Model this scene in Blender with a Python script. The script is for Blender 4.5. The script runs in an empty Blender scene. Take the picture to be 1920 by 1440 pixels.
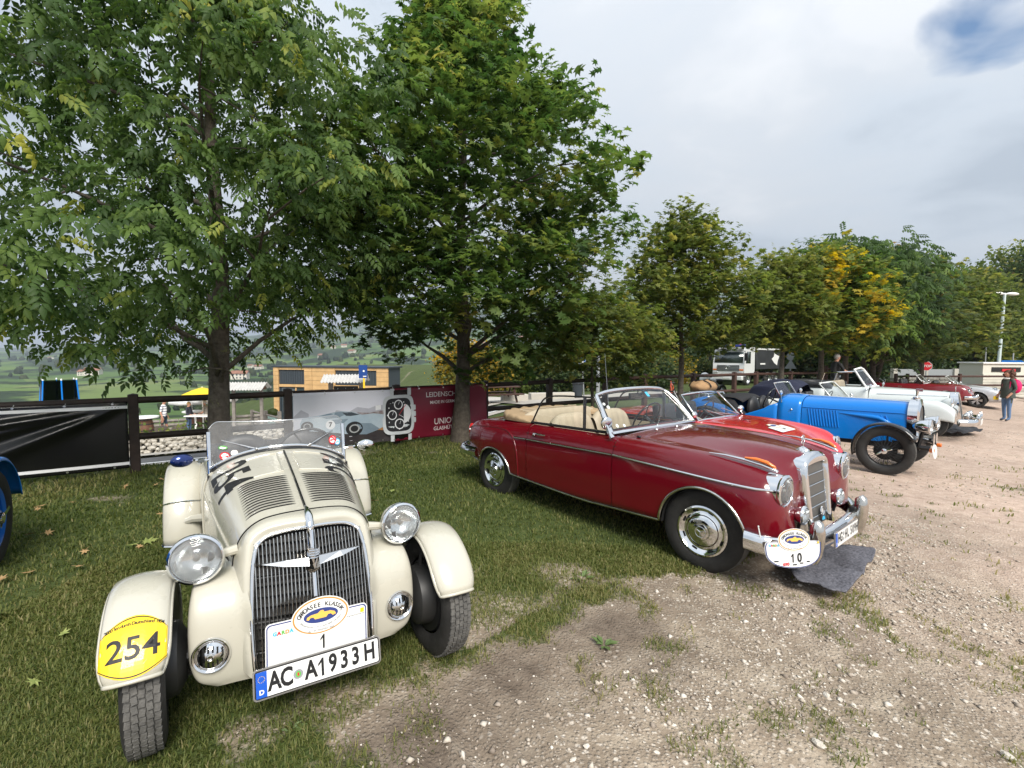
import bpy, bmesh, math, random
import numpy as np
from mathutils import Vector, Matrix
from mathutils.bvhtree import BVHTree
R = math.radians
rng = np.random.default_rng(7)
random.seed(7)
SC = bpy.context.scene
COL = SC.collection

# ------------------------------------------------------------------ camera
F_PX, HOR, SL, CAM_H = 912.0, 667.0, 0.005, 1.65
cd = bpy.data.cameras.new('camera')
cd.sensor_fit = 'HORIZONTAL'; cd.sensor_width = 36.0; cd.lens = 36.0 * F_PX / 1920.0
cd.clip_start = 0.05; cd.clip_end = 30000
cam = bpy.data.objects.new('camera', cd); COL.objects.link(cam)
_p, _t = math.atan((720 - HOR) / F_PX), math.atan(SL)
cF = Vector((0, math.cos(_p), -math.sin(_p)))
_U0, _R0 = Vector((0, math.sin(_p), math.cos(_p))), Vector((1, 0, 0))
cR = math.cos(_t) * _R0 + math.sin(_t) * _U0
cU = math.cos(_t) * _U0 - math.sin(_t) * _R0
cam.matrix_world = Matrix(((cR.x, cU.x, -cF.x, 0), (cR.y, cU.y, -cF.y, 0), (cR.z, cU.z, -cF.z, CAM_H), (0, 0, 0, 1)))
SC.camera = cam

# ------------------------------------------------------------------ sky, sun, exposure
SUN_EL, SUN_AZ = R(43), R(160)            # azimuth clockwise from +Y: behind the camera, a little to the right
w = bpy.data.worlds.new('World'); SC.world = w; w.use_nodes = True
nt = w.node_tree; nt.nodes.clear()
def wn(t, **k):
    n = nt.nodes.new(t)
    for a, b in k.items(): setattr(n, a, b)
    return n
out = wn('ShaderNodeOutputWorld')
sky = wn('ShaderNodeTexSky', sky_type='NISHITA', sun_disc=False)
sky.sun_elevation = SUN_EL; sky.sun_rotation = SUN_AZ
bg1 = wn('ShaderNodeBackground'); bg1.inputs[1].default_value = 0.085
hs = wn('ShaderNodeHueSaturation'); hs.inputs['Saturation'].default_value = 1.45; nt.links.new(sky.outputs[0], hs.inputs['Color']); nt.links.new(hs.outputs[0], bg1.inputs[0])
tc = wn('ShaderNodeTexCoord')
sep = wn('ShaderNodeSeparateXYZ'); nt.links.new(tc.outputs['Generated'], sep.inputs[0])
def mth(op, a, b=None, c=None):
    n = wn('ShaderNodeMath', operation=op)
    for i, v in enumerate((a, b, c)):
        if v is None: continue
        if isinstance(v, (int, float)): n.inputs[i].default_value = v
        else: nt.links.new(v, n.inputs[i])
    return n.outputs[0]
zz = mth('ADD', mth('MAXIMUM', sep.outputs[2], 0.0), 0.14)
cx, cy = mth('DIVIDE', sep.outputs[0], zz), mth('DIVIDE', sep.outputs[1], zz)
cmb = wn('ShaderNodeCombineXYZ'); nt.links.new(cx, cmb.inputs[0]); nt.links.new(cy, cmb.inputs[1])
def cnoise(scale, detail, rough, off, dist=0.0):
    mp = wn('ShaderNodeMapping'); mp.inputs['Location'].default_value = off
    nt.links.new(cmb.outputs[0], mp.inputs[0])
    n = wn('ShaderNodeTexNoise'); n.inputs['Scale'].default_value = scale; n.inputs['Detail'].default_value = detail
    n.inputs['Roughness'].default_value = rough; n.inputs['Distortion'].default_value = dist
    nt.links.new(mp.outputs[0], n.inputs['Vector']); return n.outputs[0]
n1 = cnoise(0.55, 3, 0.40, (3.1, 1.7, 0.4), 0.5)
n2 = cnoise(1.7, 8, 0.58, (0.3, 5.2, 1.0), 0.3)
bri = mth('ADD', mth('MULTIPLY', n1, 0.62), mth('MULTIPLY', n2, 0.38))
cr = wn('ShaderNodeValToRGB'); nt.links.new(bri, cr.inputs[0])
e = cr.color_ramp.elements
e[0].position = 0.39; e[0].color = (0.36, 0.41, 0.475, 1)
e[1].position = 0.62; e[1].color = (0.665, 0.68, 0.705, 1)
_m = e.new(0.47); _m.color = (0.51, 0.56, 0.62, 1)
_m = e.new(0.56); _m.color = (0.56, 0.59, 0.63, 1)
# one gap in the overcast where blue shows through
vd = wn('ShaderNodeVectorMath', operation='DOT_PRODUCT'); nt.links.new(tc.outputs['Generated'], vd.inputs[0])
_h = (cF + cR * ((1862 - 960) / F_PX) - cU * ((18 - 720) / F_PX)).normalized()
vd.inputs[1].default_value = _h
n3 = cnoise(3.0, 5, 0.5, (1.5, 2.0, 3.0), 0.4)
gap = mth('ADD', mth('MULTIPLY', mth('SUBTRACT', vd.outputs['Value'], 0.9984), 420.0), mth('MULTIPLY', mth('SUBTRACT', n3, 0.5), 5.0))
gap = mth('MULTIPLY', mth('MINIMUM', mth('MAXIMUM', gap, 0.0), 1.0), 1.0)
bg2 = wn('ShaderNodeBackground'); bg2.inputs[1].default_value = 1.0
gr = wn('ShaderNodeVectorMath', operation='SCALE'); nt.links.new(cr.outputs[0], gr.inputs[0]); nt.links.new(mth('MULTIPLY_ADD', mth('MAXIMUM', sep.outputs[2], 0.0), 0.42, 0.70), gr.inputs['Scale'])
nt.links.new(gr.outputs[0], bg2.inputs[0])
mx = wn('ShaderNodeMixShader'); nt.links.new(gap, mx.inputs[0]); nt.links.new(bg2.outputs[0], mx.inputs[1]); nt.links.new(bg1.outputs[0], mx.inputs[2])
nt.links.new(mx.outputs[0], out.inputs[0])
w.cycles.sampling_method = 'AUTOMATIC'
sd = bpy.data.lights.new('sun', 'SUN'); sd.energy = 3.4; sd.angle = R(25); sd.color = (1.0, 0.95, 0.87)
so = bpy.data.objects.new('sun', sd); COL.objects.link(so)
_sd = Vector((math.sin(SUN_AZ) * math.cos(SUN_EL), math.cos(SUN_AZ) * math.cos(SUN_EL), math.sin(SUN_EL)))
so.rotation_euler = _sd.to_track_quat('Z', 'Y').to_euler()
vs = SC.view_settings; vs.view_transform = 'Standard'; vs.look = 'None'; vs.exposure = 0.80; vs.gamma = 1.0; vs.use_curve_mapping = False
SC.render.engine = 'CYCLES'
SC.cycles.max_bounces = 7; SC.cycles.transparent_max_bounces = 24; SC.cycles.volume_bounces = 0
SC.cycles.caustics_reflective = False; SC.cycles.caustics_refractive = False
SC.cycles.use_denoising = True

# ------------------------------------------------------------------ helpers: placing
def ray(px, py):
    return cF + cR * ((px - 960) / F_PX) - cU * ((py - 720) / F_PX)
CC = Vector((0, 0, CAM_H))
def at(px, py, depth):                    # world point seen at a photo pixel at a given distance along the view axis
    return CC + ray(px, py) * depth
FA, FD = Vector((-6.27, 5.877, 0)), Vector((0.813, 0.582, 0))   # the long fence line
FN = Vector((-0.582, 0.813, 0))
def sstep(a, b, x):
    t = min(1.0, max(0.0, (x - a) / (b - a))); return t * t * (3 - 2 * t)
def lot_z(x):
    if x < .2: return 0.0
    if x < 8: return -.035 * (x - .2)
    return -.273 - .02 * (min(x, 30) - 8)
def gz(x, y):
    d = Vector((x, y, 0)) - FA; p = d.dot(FN); t = d.dot(FD)
    if p < 0:
        return lot_z(x) * sstep(0.5, 4.0, -p)
    L = sstep(14, 7, t)                    # 1 on the terrace side, 0 by the parking side
    zl = -0.03 - 1.15 * sstep(0.4, 4.0, p) - 1.42 * sstep(7.0, 17.0, p) - 0.12 * max(0, p - 24)
    zr = -0.05 - 0.04 * min(p, 40) - 0.10 * max(0, p - 40)
    if t > 24: zr = zr * (1 - sstep(24, 34, t)) - 0.55 * sstep(24, 34, t)
    return zl * L + zr * (1 - L)
def ground_at(px, py):
    P = at(px, py, 5); z = 0.0
    for _ in range(25):
        d = ray(px, py); t = (z - CAM_H) / d.z; P = CC + d * t; z = 0.5 * z + 0.5 * gz(P.x, P.y)
    return P

# ------------------------------------------------------------------ helpers: materials
def mat(name, col, rough=0.5, metal=0.0, coat=0.0, var=0.0, vscale=8.0, bump=0.0, bscale=40.0, spec=0.5, col2=None, trans=0.0, ior=1.45, coatr=0.03, sheen=0.0, detail=4):
    m = bpy.data.materials.new(name); m.use_nodes = True
    t = m.node_tree; b = t.nodes['Principled BSDF']
    b.inputs['Base Color'].default_value = (*col, 1); b.inputs['Roughness'].default_value = rough
    b.inputs['Metallic'].default_value = metal; b.inputs['Coat Weight'].default_value = coat; b.inputs['Coat Roughness'].default_value = coatr
    b.inputs['Specular IOR Level'].default_value = spec; b.inputs['Transmission Weight'].default_value = trans; b.inputs['IOR'].default_value = ior
    if sheen: b.inputs['Sheen Weight'].default_value = sheen
    if var or col2:
        c = t.nodes.new('ShaderNodeTexCoord'); n = t.nodes.new('ShaderNodeTexNoise')
        n.inputs['Scale'].default_value = vscale; n.inputs['Detail'].default_value = detail; n.inputs['Roughness'].default_value = .6
        t.links.new(c.outputs['Object'], n.inputs['Vector'])
        r = t.nodes.new('ShaderNodeValToRGB'); r.color_ramp.elements[0].position = .3; r.color_ramp.elements[1].position = .7
        c2 = col2 if col2 else tuple(min(1, v * (1 + var)) for v in col)
        c1 = col if col2 else tuple(v * (1 - var) for v in col)
        r.color_ramp.elements[0].color = (*c1, 1); r.color_ramp.elements[1].color = (*c2, 1)
        t.links.new(n.outputs[0], r.inputs[0]); t.links.new(r.outputs[0], b.inputs['Base Color'])
        rm = t.nodes.new('ShaderNodeMath'); rm.operation = 'MULTIPLY_ADD'; rm.inputs[1].default_value = 0.12; rm.inputs[2].default_value = max(0, rough - .06)
        t.links.new(n.outputs[0], rm.inputs[0]); t.links.new(rm.outputs[0], b.inputs['Roughness'])
    if bump:
        c = t.nodes.new('ShaderNodeTexCoord'); n = t.nodes.new('ShaderNodeTexNoise')
        n.inputs['Scale'].default_value = bscale; n.inputs['Detail'].default_value = 5
        t.links.new(c.outputs['Object'], n.inputs['Vector'])
        bp = t.nodes.new('ShaderNodeBump'); bp.inputs['Strength'].default_value = bump; bp.inputs['Distance'].default_value = .02
        t.links.new(n.outputs[0], bp.inputs['Height']); t.links.new(bp.outputs[0], b.inputs['Normal'])
    return m
def glassmat(name, tint=(1, 1, 1), refl=0.1, dirt=0.0, hazecol=(.6, .6, .58)):
    # thin pane: mostly see-through, mirror-like at grazing angles, some with a pale haze mixed in
    m = bpy.data.materials.new(name); m.use_nodes = True; t = m.node_tree; t.nodes.clear()
    o = t.nodes.new('ShaderNodeOutputMaterial'); tr = t.nodes.new('ShaderNodeBsdfTransparent'); tr.inputs[0].default_value = (*tint, 1)
    gl = t.nodes.new('ShaderNodeBsdfGlossy'); gl.inputs['Roughness'].default_value = .02
    fr = t.nodes.new('ShaderNodeFresnel'); ge = t.nodes.new('ShaderNodeNewGeometry'); io = t.nodes.new('ShaderNodeMath'); io.operation = 'MULTIPLY_ADD'; io.inputs[1].default_value = 1 / 1.5 - 1.5; io.inputs[2].default_value = 1.5
    t.links.new(ge.outputs['Backfacing'], io.inputs[0]); t.links.new(io.outputs[0], fr.inputs[0])
    ma = t.nodes.new('ShaderNodeMath'); ma.operation = 'MULTIPLY_ADD'; ma.inputs[1].default_value = 1.0; ma.inputs[2].default_value = refl - .06; ma.use_clamp = True
    t.links.new(fr.outputs[0], ma.inputs[0])
    mx = t.nodes.new('ShaderNodeMixShader'); t.links.new(ma.outputs[0], mx.inputs[0]); t.links.new(tr.outputs[0], mx.inputs[1]); t.links.new(gl.outputs[0], mx.inputs[2])
    last = mx
    if dirt:  # weight of the pale diffuse haze laid over the pane
        df = t.nodes.new('ShaderNodeBsdfDiffuse'); df.inputs[0].default_value = (*hazecol, 1)
        n = t.nodes.new('ShaderNodeTexNoise'); n.inputs['Scale'].default_value = 6; n.inputs['Detail'].default_value = 5
        c = t.nodes.new('ShaderNodeTexCoord'); t.links.new(c.outputs['Object'], n.inputs['Vector'])
        q = t.nodes.new('ShaderNodeMath'); q.operation = 'MULTIPLY'; q.inputs[1].default_value = dirt * 2; t.links.new(n.outputs[0], q.inputs[0])
        m2 = t.nodes.new('ShaderNodeMixShader'); t.links.new(q.outputs[0], m2.inputs[0]); t.links.new(mx.outputs[0], m2.inputs[1]); t.links.new(df.outputs[0], m2.inputs[2]); last = m2
    t.links.new(last.outputs[0], o.inputs[0]); return m

M = {}
M['cream'] = mat('cream paint', (.485, .465, .39), .28, coat=.8, var=.04, vscale=3, coatr=.05)
M['maroon'] = mat('maroon paint', (.125, .002, .008), .25, coat=.8, coatr=.015, spec=.25)
M['red'] = mat('bright red paint', (.50, .006, .015), .25, coat=1.0, coatr=.02)
M['blue'] = mat('bright blue paint', (.002, .17, .58), .3, coat=.5, coatr=.03, spec=.3)
M['blue2'] = mat('blue wire wheel paint', (.004, .12, .50), .3, coat=.7)
M['white'] = mat('white car paint', (.72, .74, .72), .25, coat=.8)
M['silverwhite'] = mat('pale silver paint', (.56, .60, .60), .3, coat=.8)
M['silver'] = mat('silver metallic paint', (.52, .53, .55), .3, metal=.35, coat=.8)
M['dkred'] = mat('dark red paint', (.19, .012, .02), .25, coat=1.0)
M['dkgreen'] = mat('dark green paint', (.012, .035, .025), .25, coat=1.0)
M['chrome'] = mat('chrome', (.78, .79, .80), .06, metal=1.0)
M['chromeold'] = mat('worn chrome', (.62, .60, .56), .16, metal=1.0, var=.15, vscale=20)
M['alu'] = mat('brushed aluminium', (.62, .63, .64), .3, metal=1.0)
M['rubber'] = mat('tyre rubber', (.022, .021, .020), .75, var=.3, vscale=14, bump=.2, bscale=60)
M['tread'] = mat('dusty tyre tread', (.07, .068, .064), .85, col2=(.15, .145, .135), vscale=18, bump=.3, bscale=90)
M['black'] = mat('black metal', (.012, .012, .013), .4)
M['blackgloss'] = mat('black gloss paint', (.012, .013, .015), .22, coat=.7)
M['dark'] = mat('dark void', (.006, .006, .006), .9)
M['hole'] = mat('dark opening fill', (.02, .019, .018), .8)  # near-black fill for dark openings: grille backs, gabion core, hatch
M['leather'] = mat('beige leather', (.40, .335, .24), .5, var=.08, vscale=10, bump=.12, bscale=30)
M['tancloth'] = mat('tan hood cloth', (.36, .255, .15), .85, var=.07, vscale=12, bump=.25, bscale=120)
M['blackleather'] = mat('black leather', (.02, .02, .022), .45, bump=.15, bscale=30)
M['blackcloth'] = mat('black hood cloth', (.015, .015, .017), .8, bump=.3, bscale=60)
M['navycloth'] = mat('navy cover cloth', (.010, .013, .035), .8, bump=.3, bscale=30)
M['lens'] = mat('ribbed lamp glass', (.62, .64, .64), .12, metal=.55, var=.25, vscale=26, coat=1.0)
M['amber'] = mat('amber lamp glass', (.75, .16, .01), .15, coat=1.0)
M['platewhite'] = mat('white plate', (.80, .80, .78), .35, coat=.3)
M['ink'] = mat('black print', (.012, .012, .013), .5)
M['euroblue'] = mat('blue plate band', (.01, .09, .50), .4)
M['yellow'] = mat('yellow sticker', (.82, .55, .015), .35, coat=.4)
M['goldprint'] = mat('gold print', (.55, .27, .06), .5)
M['navyprint'] = mat('navy print', (.03, .05, .20), .5)
M['carprint'] = mat('orange print', (.85, .50, .10), .5)
M['redprint'] = mat('red print', (.60, .02, .03), .5)
M['greenprint'] = mat('green print', (.12, .42, .08), .5)
M['cyanprint'] = mat('light blue print', (.05, .45, .75), .5)
M['greyprint'] = mat('grey print', (.28, .29, .30), .5)
M['wiper'] = mat('wiper steel', (.55, .55, .55), .25, metal=1)
M['glass'] = glassmat('clear glass', (.96, .98, .97), .05)
M['hazeglass'] = glassmat('hazy acrylic', (.95, .96, .97), .07, .11, (.95, .95, .95))  # whitish haze of the screen put into the pane as diffuse colour
M['wood'] = mat('dark stained wood', (.030, .018, .014), .6, var=.35, vscale=9, bump=.3, bscale=30)
M['wood2'] = mat('red brown stained wood', (.060, .028, .020), .6, var=.3, vscale=9, bump=.3, bscale=30)

# ------------------------------------------------------------------ helpers: meshes
class MB:
    def __init__(s): s.v = []; s.f = []; s.mi = []; s.cur = 0
    def add(s, vs, fs, xf=None):
        o = len(s.v)
        for p in vs:
            p = Vector(p)
            s.v.append(xf @ p if xf is not None else p)
        for f in fs: s.f.append(tuple(i + o for i in f)); s.mi.append(s.cur)
        return s
    def box(s, c, d, rot=None, taper=1.0):
        x, y, z = d[0] / 2, d[1] / 2, d[2] / 2; k = taper
        vs = [(-x, -y, -z), (x, -y, -z), (x, y, -z), (-x, y, -z), (-x * k, -y * k, z), (x * k, -y * k, z), (x * k, y * k, z), (-x * k, y * k, z)]
        m = Matrix.Translation(c)
        if rot is not None: m = m @ rot.to_4x4()
        return s.add(vs, [(0, 3, 2, 1), (4, 5, 6, 7), (0, 1, 5, 4), (1, 2, 6, 5), (2, 3, 7, 6), (3, 0, 4, 7)], m)
    def tube(s, pts, r, n=8, cap=True, closed=False, squash=None):
        pts = [Vector(p) for p in pts]; k = len(pts)
        rs = r if isinstance(r, (list, tuple)) else [r] * k
        vs = []; up = Vector((0, 0, 1)); prev = None
        for i, p in enumerate(pts):
            a = pts[(i - 1) % k] if (i > 0 or closed) else p; b = pts[(i + 1) % k] if (i < k - 1 or closed) else p
            t = (b - a).normalized() if (b - a).length > 1e-9 else Vector((1, 0, 0))
            if prev is None:
                ref = up if abs(t.z) < .9 else Vector((1, 0, 0)); nx = t.cross(ref).normalized()
            else:
                nx = (prev - t * prev.dot(t)); nx = nx.normalized() if nx.length > 1e-6 else t.orthogonal().normalized()
            prev = nx; ny = t.cross(nx)
            for j in range(n):
                a_ = 2 * math.pi * j / n; q = (squash if squash else 1.0)
                vs.append(p + (nx * math.cos(a_) + ny * math.sin(a_) * q) * rs[i])
        fs = []
        for i in range(k if closed else k - 1):
            for j in range(n):
                i2 = (i + 1) % k
                fs.append((i * n + j, i * n + (j + 1) % n, i2 * n + (j + 1) % n, i2 * n + j))
        if cap and not closed:
            fs.append(tuple(range(n))[::-1]); fs.append(tuple((k - 1) * n + j for j in range(n)))
        return s.add(vs, fs)
    def lathe(s, prof, n=24, xf=None, arc=(0, 2 * math.pi)):      # prof: (r, z) pairs, round the Z axis
        full = abs(arc[1] - arc[0] - 2 * math.pi) < 1e-6; m = n if full else n + 1
        vs = []; 
        for r, z in prof:
            for j in range(m):
                a = arc[0] + (arc[1] - arc[0]) * j / n
                vs.append((r * math.cos(a), r * math.sin(a), z))
        fs = []
        for i in range(len(prof) - 1):
            for j in range(n):
                j2 = (j + 1) % m
                fs.append((i * m + j, i * m + j2, (i + 1) * m + j2, (i + 1) * m + j))
        return s.add(vs, fs, xf)
    def prism(s, outline, h, xf=None):                            # outline in XY, from z=0 to z=h
        n = len(outline)
        vs = [(x, y, 0) for x, y in outline] + [(x, y, h) for x, y in outline]
        fs = [tuple(range(n))[::-1], tuple(range(n, 2 * n))] + [(i, (i + 1) % n, n + (i + 1) % n, n + i) for i in range(n)]
        return s.add(vs, fs, xf)
    def grid(s, rows, flip=False, closeu=False):
        nr, nc = len(rows), len(rows[0]); vs = [p for r_ in rows for p in r_]; fs = []
        for i in range(nr - 1 + (1 if closeu else 0)):
            for j in range(nc - 1):
                q = (i * nc + j, i * nc + j + 1, ((i + 1) % nr) * nc + j + 1, ((i + 1) % nr) * nc + j)
                fs.append(q[::-1] if flip else q)
        return s.add(vs, fs)
    def ball(s, c, r, n=12, m=8, xf=None):
        rx, ry, rz = r if isinstance(r, (tuple, list)) else (r, r, r)
        vs = [(0, 0, rz)]; 
        for i in range(1, m):
            a = math.pi * i / m
            for j in range(n):
                b = 2 * math.pi * j / n; vs.append((rx * math.sin(a) * math.cos(b), ry * math.sin(a) * math.sin(b), rz * math.cos(a)))
        vs.append((0, 0, -rz)); fs = [(0, 1 + j, 1 + (j + 1) % n) for j in range(n)]
        for i in range(m - 2):
            for j in range(n):
                fs.append((1 + i * n + j, 1 + (i + 1) * n + j, 1 + (i + 1) * n + (j + 1) % n, 1 + i * n + (j + 1) % n))
        l = len(vs) - 1; fs += [(l, 1 + (m - 2) * n + (j + 1) % n, 1 + (m - 2) * n + j) for j in range(n)]
        X = Matrix.Translation(c) if xf is None else xf @ Matrix.Translation(c)
        return s.add(vs, fs, X)
    def mirror(s):                                                # add the copy across y=0
        o = len(s.v); n = len(s.f)
        s.v += [Vector((p.x, -p.y, p.z)) for p in s.v]
        for i in range(n): s.f.append(tuple(k + o for k in s.f[i])[::-1]); s.mi.append(s.mi[i])
        return s
    def bvh(s): return BVHTree.FromPolygons([tuple(p) for p in s.v], s.f)
    def mesh(s, name, mats, smooth=True, angle=35):
        me = bpy.data.meshes.new(name); me.from_pydata([tuple(p) for p in s.v], [], s.f)
        for m in (mats if isinstance(mats, (list, tuple)) else [mats]): me.materials.append(M[m] if isinstance(m, str) else m)
        if len(set(s.mi)) > 1: me.polygons.foreach_set('material_index', s.mi)
        if smooth:
            me.polygons.foreach_set('use_smooth', [True] * len(me.polygons))
            if angle < 180: me.set_sharp_from_angle(angle=R(angle))
        me.update(); return me
def obj(name, mb, mats, parent=None, smooth=True, angle=35, label=None, thick=0, bevel=0, weld=True):
    me = mb if isinstance(mb, bpy.types.Mesh) else mb.mesh(name, mats, smooth, angle)
    o = bpy.data.objects.new(name, me); COL.objects.link(o)
    if parent is not None: o.parent = parent
    if label: o['label'] = label
    if thick:
        md = o.modifiers.new('thick', 'SOLIDIFY'); md.thickness = thick; md.offset = -1
    if bevel:
        md = o.modifiers.new('bevel', 'BEVEL'); md.width = bevel; md.segments = 2; md.limit_method = 'ANGLE'; md.angle_limit = R(40)
    return o
def tag(o, label, cat, group=None, kind=None):
    if label: o['label'] = label
    if cat: o['category'] = cat
    if group: o['group'] = group
    if kind: o['kind'] = kind
    return o
def thing(name, label, cat, loc=(0, 0, 0), rz=0.0, group=None):
    o = bpy.data.objects.new(name, None); COL.objects.link(o); o.empty_display_size = .2
    o.location = loc; o.rotation_euler = (0, 0, rz)
    return tag(o, label, cat, group)
def copy_tree(o, parent=None, label=None, group=None):
    c = o.copy(); COL.objects.link(c)
    if parent is not None: c.parent = parent
    if label: c['label'] = label
    if group: c['group'] = group
    for ch in list(o.children): copy_tree(ch, c)
    return c
def cr_pts(P, n):                                                  # Catmull-Rom through control points, n samples per span
    P = [np.array(p, float) for p in P]; o = []
    for i in range(len(P) - 1):
        p0 = P[i - 1] if i > 0 else 2 * P[0] - P[1]; p3 = P[i + 2] if i + 2 < len(P) else 2 * P[-1] - P[-2]
        p1, p2 = P[i], P[i + 1]
        for k in range(n):
            t = k / n
            o.append(.5 * ((2 * p1) + (-p0 + p2) * t + (2 * p0 - 5 * p1 + 4 * p2 - p3) * t * t + (-p0 + 3 * p1 - 3 * p2 + p3) * t ** 3))
    o.append(P[-1]); return o
def net(rows, nu, nv):                                             # smooth a control net both ways
    rows = [cr_pts(r, nv) for r in rows]
    cols = [cr_pts([rows[i][j] for i in range(len(rows))], nu) for j in range(len(rows[0]))]
    return [[Vector(cols[j][i]) for j in range(len(cols))] for i in range(len(cols[0]))]
def resample(P, n):
    P = np.array([tuple(p) for p in P], float); d = np.r_[0, np.cumsum(np.linalg.norm(np.diff(P, axis=0), axis=1))]
    t = np.linspace(0, d[-1], n); return np.stack([np.interp(t, d, P[:, k]) for k in range(P.shape[1])], 1)
def rotm(axis, ang): return Matrix.Rotation(ang, 4, axis)
def frame(o, x, y):                                                # matrix whose X and Y axes point along x and y
    x = Vector(x).normalized(); z = x.cross(Vector(y)).normalized(); y = z.cross(x)
    return Matrix(((x.x, y.x, z.x, o[0]), (x.y, y.y, z.y, o[1]), (x.z, y.z, z.z, o[2]), (0, 0, 0, 1)))

# text as flat faces
_tc = {}
def text2d(s, size=1.0, bold=0.0, xs=1.0, res=3, align='CENTER', space=1.0):
    key = (s, size, bold, xs, res, align, space)
    if key in _tc: return _tc[key]
    c = bpy.data.curves.new('t', 'FONT'); c.body = s; c.size = size; c.align_x = align; c.align_y = 'CENTER'; c.offset = bold; c.resolution_u = res; c.space_character = space
    o = bpy.data.objects.new('t', c); COL.objects.link(o)
    dg = bpy.context.evaluated_depsgraph_get(); me = bpy.data.meshes.new_from_object(o.evaluated_get(dg))
    bm = bmesh.new(); bm.from_mesh(me); bmesh.ops.triangulate(bm, faces=bm.faces[:])
    v = [(p.co.x * xs, p.co.y) for p in bm.verts]; bm.verts.index_update(); f = [tuple(q.index for q in p.verts) for p in bm.faces]
    bm.free(); bpy.data.objects.remove(o); bpy.data.meshes.remove(me); bpy.data.curves.remove(c)
    _tc[key] = (v, f); return v, f
def fine(v, f, lim):                                               # cut long edges so that flat print can bend over a body
    bm = bmesh.new(); vv = [bm.verts.new((p[0], p[1], 0)) for p in v]
    for q in f:
        try: bm.faces.new([vv[i] for i in q])
        except ValueError: pass
    for _ in range(5):
        ed = [e for e in bm.edges if e.calc_length() > lim]
        if not ed: break
        bmesh.ops.subdivide_edges(bm, edges=ed, cuts=1); bmesh.ops.triangulate(bm, faces=bm.faces[:])
    bm.verts.index_update(); o = [(p.co.x, p.co.y) for p in bm.verts], [tuple(q.index for q in p.verts) for p in bm.faces]; bm.free(); return o
def arc_text(mb, s, r, a0, a1, size, fn, bold=0.0, flip=False):    # letters along an arc; fn(x, y) -> point
    n = len(s)
    for i, ch in enumerate(s):
        if ch == ' ': continue
        a = a0 + (a1 - a0) * (i + .5) / n
        v, f = text2d(ch, size, bold)
        rr = r if isinstance(r, tuple) else (r, r)
        nx, ny = (math.cos(a) / rr[0], math.sin(a) / rr[1]); l = math.hypot(nx, ny); nx /= l; ny /= l
        if flip: nx, ny = -nx, -ny
        cx_, cy_ = rr[0] * math.cos(a), rr[1] * math.sin(a)
        mb.add([fn(cx_ + ny * x + nx * y, cy_ - nx * x + ny * y) for x, y in v], f)
def flat_text(mb, s, size, fn, x=0, y=0, bold=0.0, xs=1.0, align='CENTER', space=1.0):
    v, f = text2d(s, size, bold, xs, align=align, space=space); mb.add([fn(x + a, y + b) for a, b in v], f)
def ell(rx, ry, n=32, cx=0, cy=0, a0=0, a1=2 * math.pi):
    return [(cx + rx * math.cos(a0 + (a1 - a0) * i / n), cy + ry * math.sin(a0 + (a1 - a0) * i / n)) for i in range(n)]
def one(mb, fn, x, h, w_):
    face(mb, [(x + w_ * .5, -h / 2), (x + w_ * .5, h / 2), (x + w_ * .1, h / 2), (x - w_ * .9, h * .22), (x - w_ * .9, h * .06), (x - w_ * .12, h * .26), (x - w_ * .12, -h / 2)], fn)
def rrect(wd, h, r, n=4):
    o = []
    for sx, sy, a in ((1, 1, 0), (-1, 1, 90), (-1, -1, 180), (1, -1, 270)):
        for k in range(n + 1):
            t = R(a + 90 * k / n); o.append((sx * (wd / 2 - r) + r * math.cos(t), sy * (h / 2 - r) + r * math.sin(t)))
    return o
def face(mb, out, fn): mb.add([fn(x, y) for x, y in out], [tuple(range(len(out)))])
def ring(mb, o1, o2, fn):
    n = len(o1); mb.add([fn(*p) for p in o1] + [fn(*p) for p in o2], [(i, (i + 1) % n, n + (i + 1) % n, n + i) for i in range(n)])
# mass meshes
def mesh_np(name, V, Fq, mats, mi=None, attr=None, smooth=False):
    me = bpy.data.meshes.new(name); V = np.asarray(V, np.float32); Fq = np.asarray(Fq, np.int32); k = Fq.shape[1]
    me.vertices.add(len(V)); me.vertices.foreach_set('co', V.ravel())
    me.loops.add(Fq.size); me.loops.foreach_set('vertex_index', Fq.ravel())
    me.polygons.add(len(Fq)); me.polygons.foreach_set('loop_start', np.arange(0, Fq.size, k, dtype=np.int32))
    me.polygons.foreach_set('loop_total', np.full(len(Fq), k, np.int32))
    for m in (mats if isinstance(mats, (list, tuple)) else [mats]): me.materials.append(M[m] if isinstance(m, str) else m)
    if mi is not None: me.polygons.foreach_set('material_index', np.asarray(mi, np.int32))
    if smooth: me.polygons.foreach_set('use_smooth', np.ones(len(Fq), bool))
    if attr is not None:
        a = me.attributes.new('tint', 'FLOAT', 'POINT'); a.data.foreach_set('value', np.asarray(attr, np.float32))
    me.update(); me.validate(); return me
def link(name, me, parent=None):
    o = bpy.data.objects.new(name, me); COL.objects.link(o)
    if parent is not None: o.parent = parent
    return o
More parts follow.
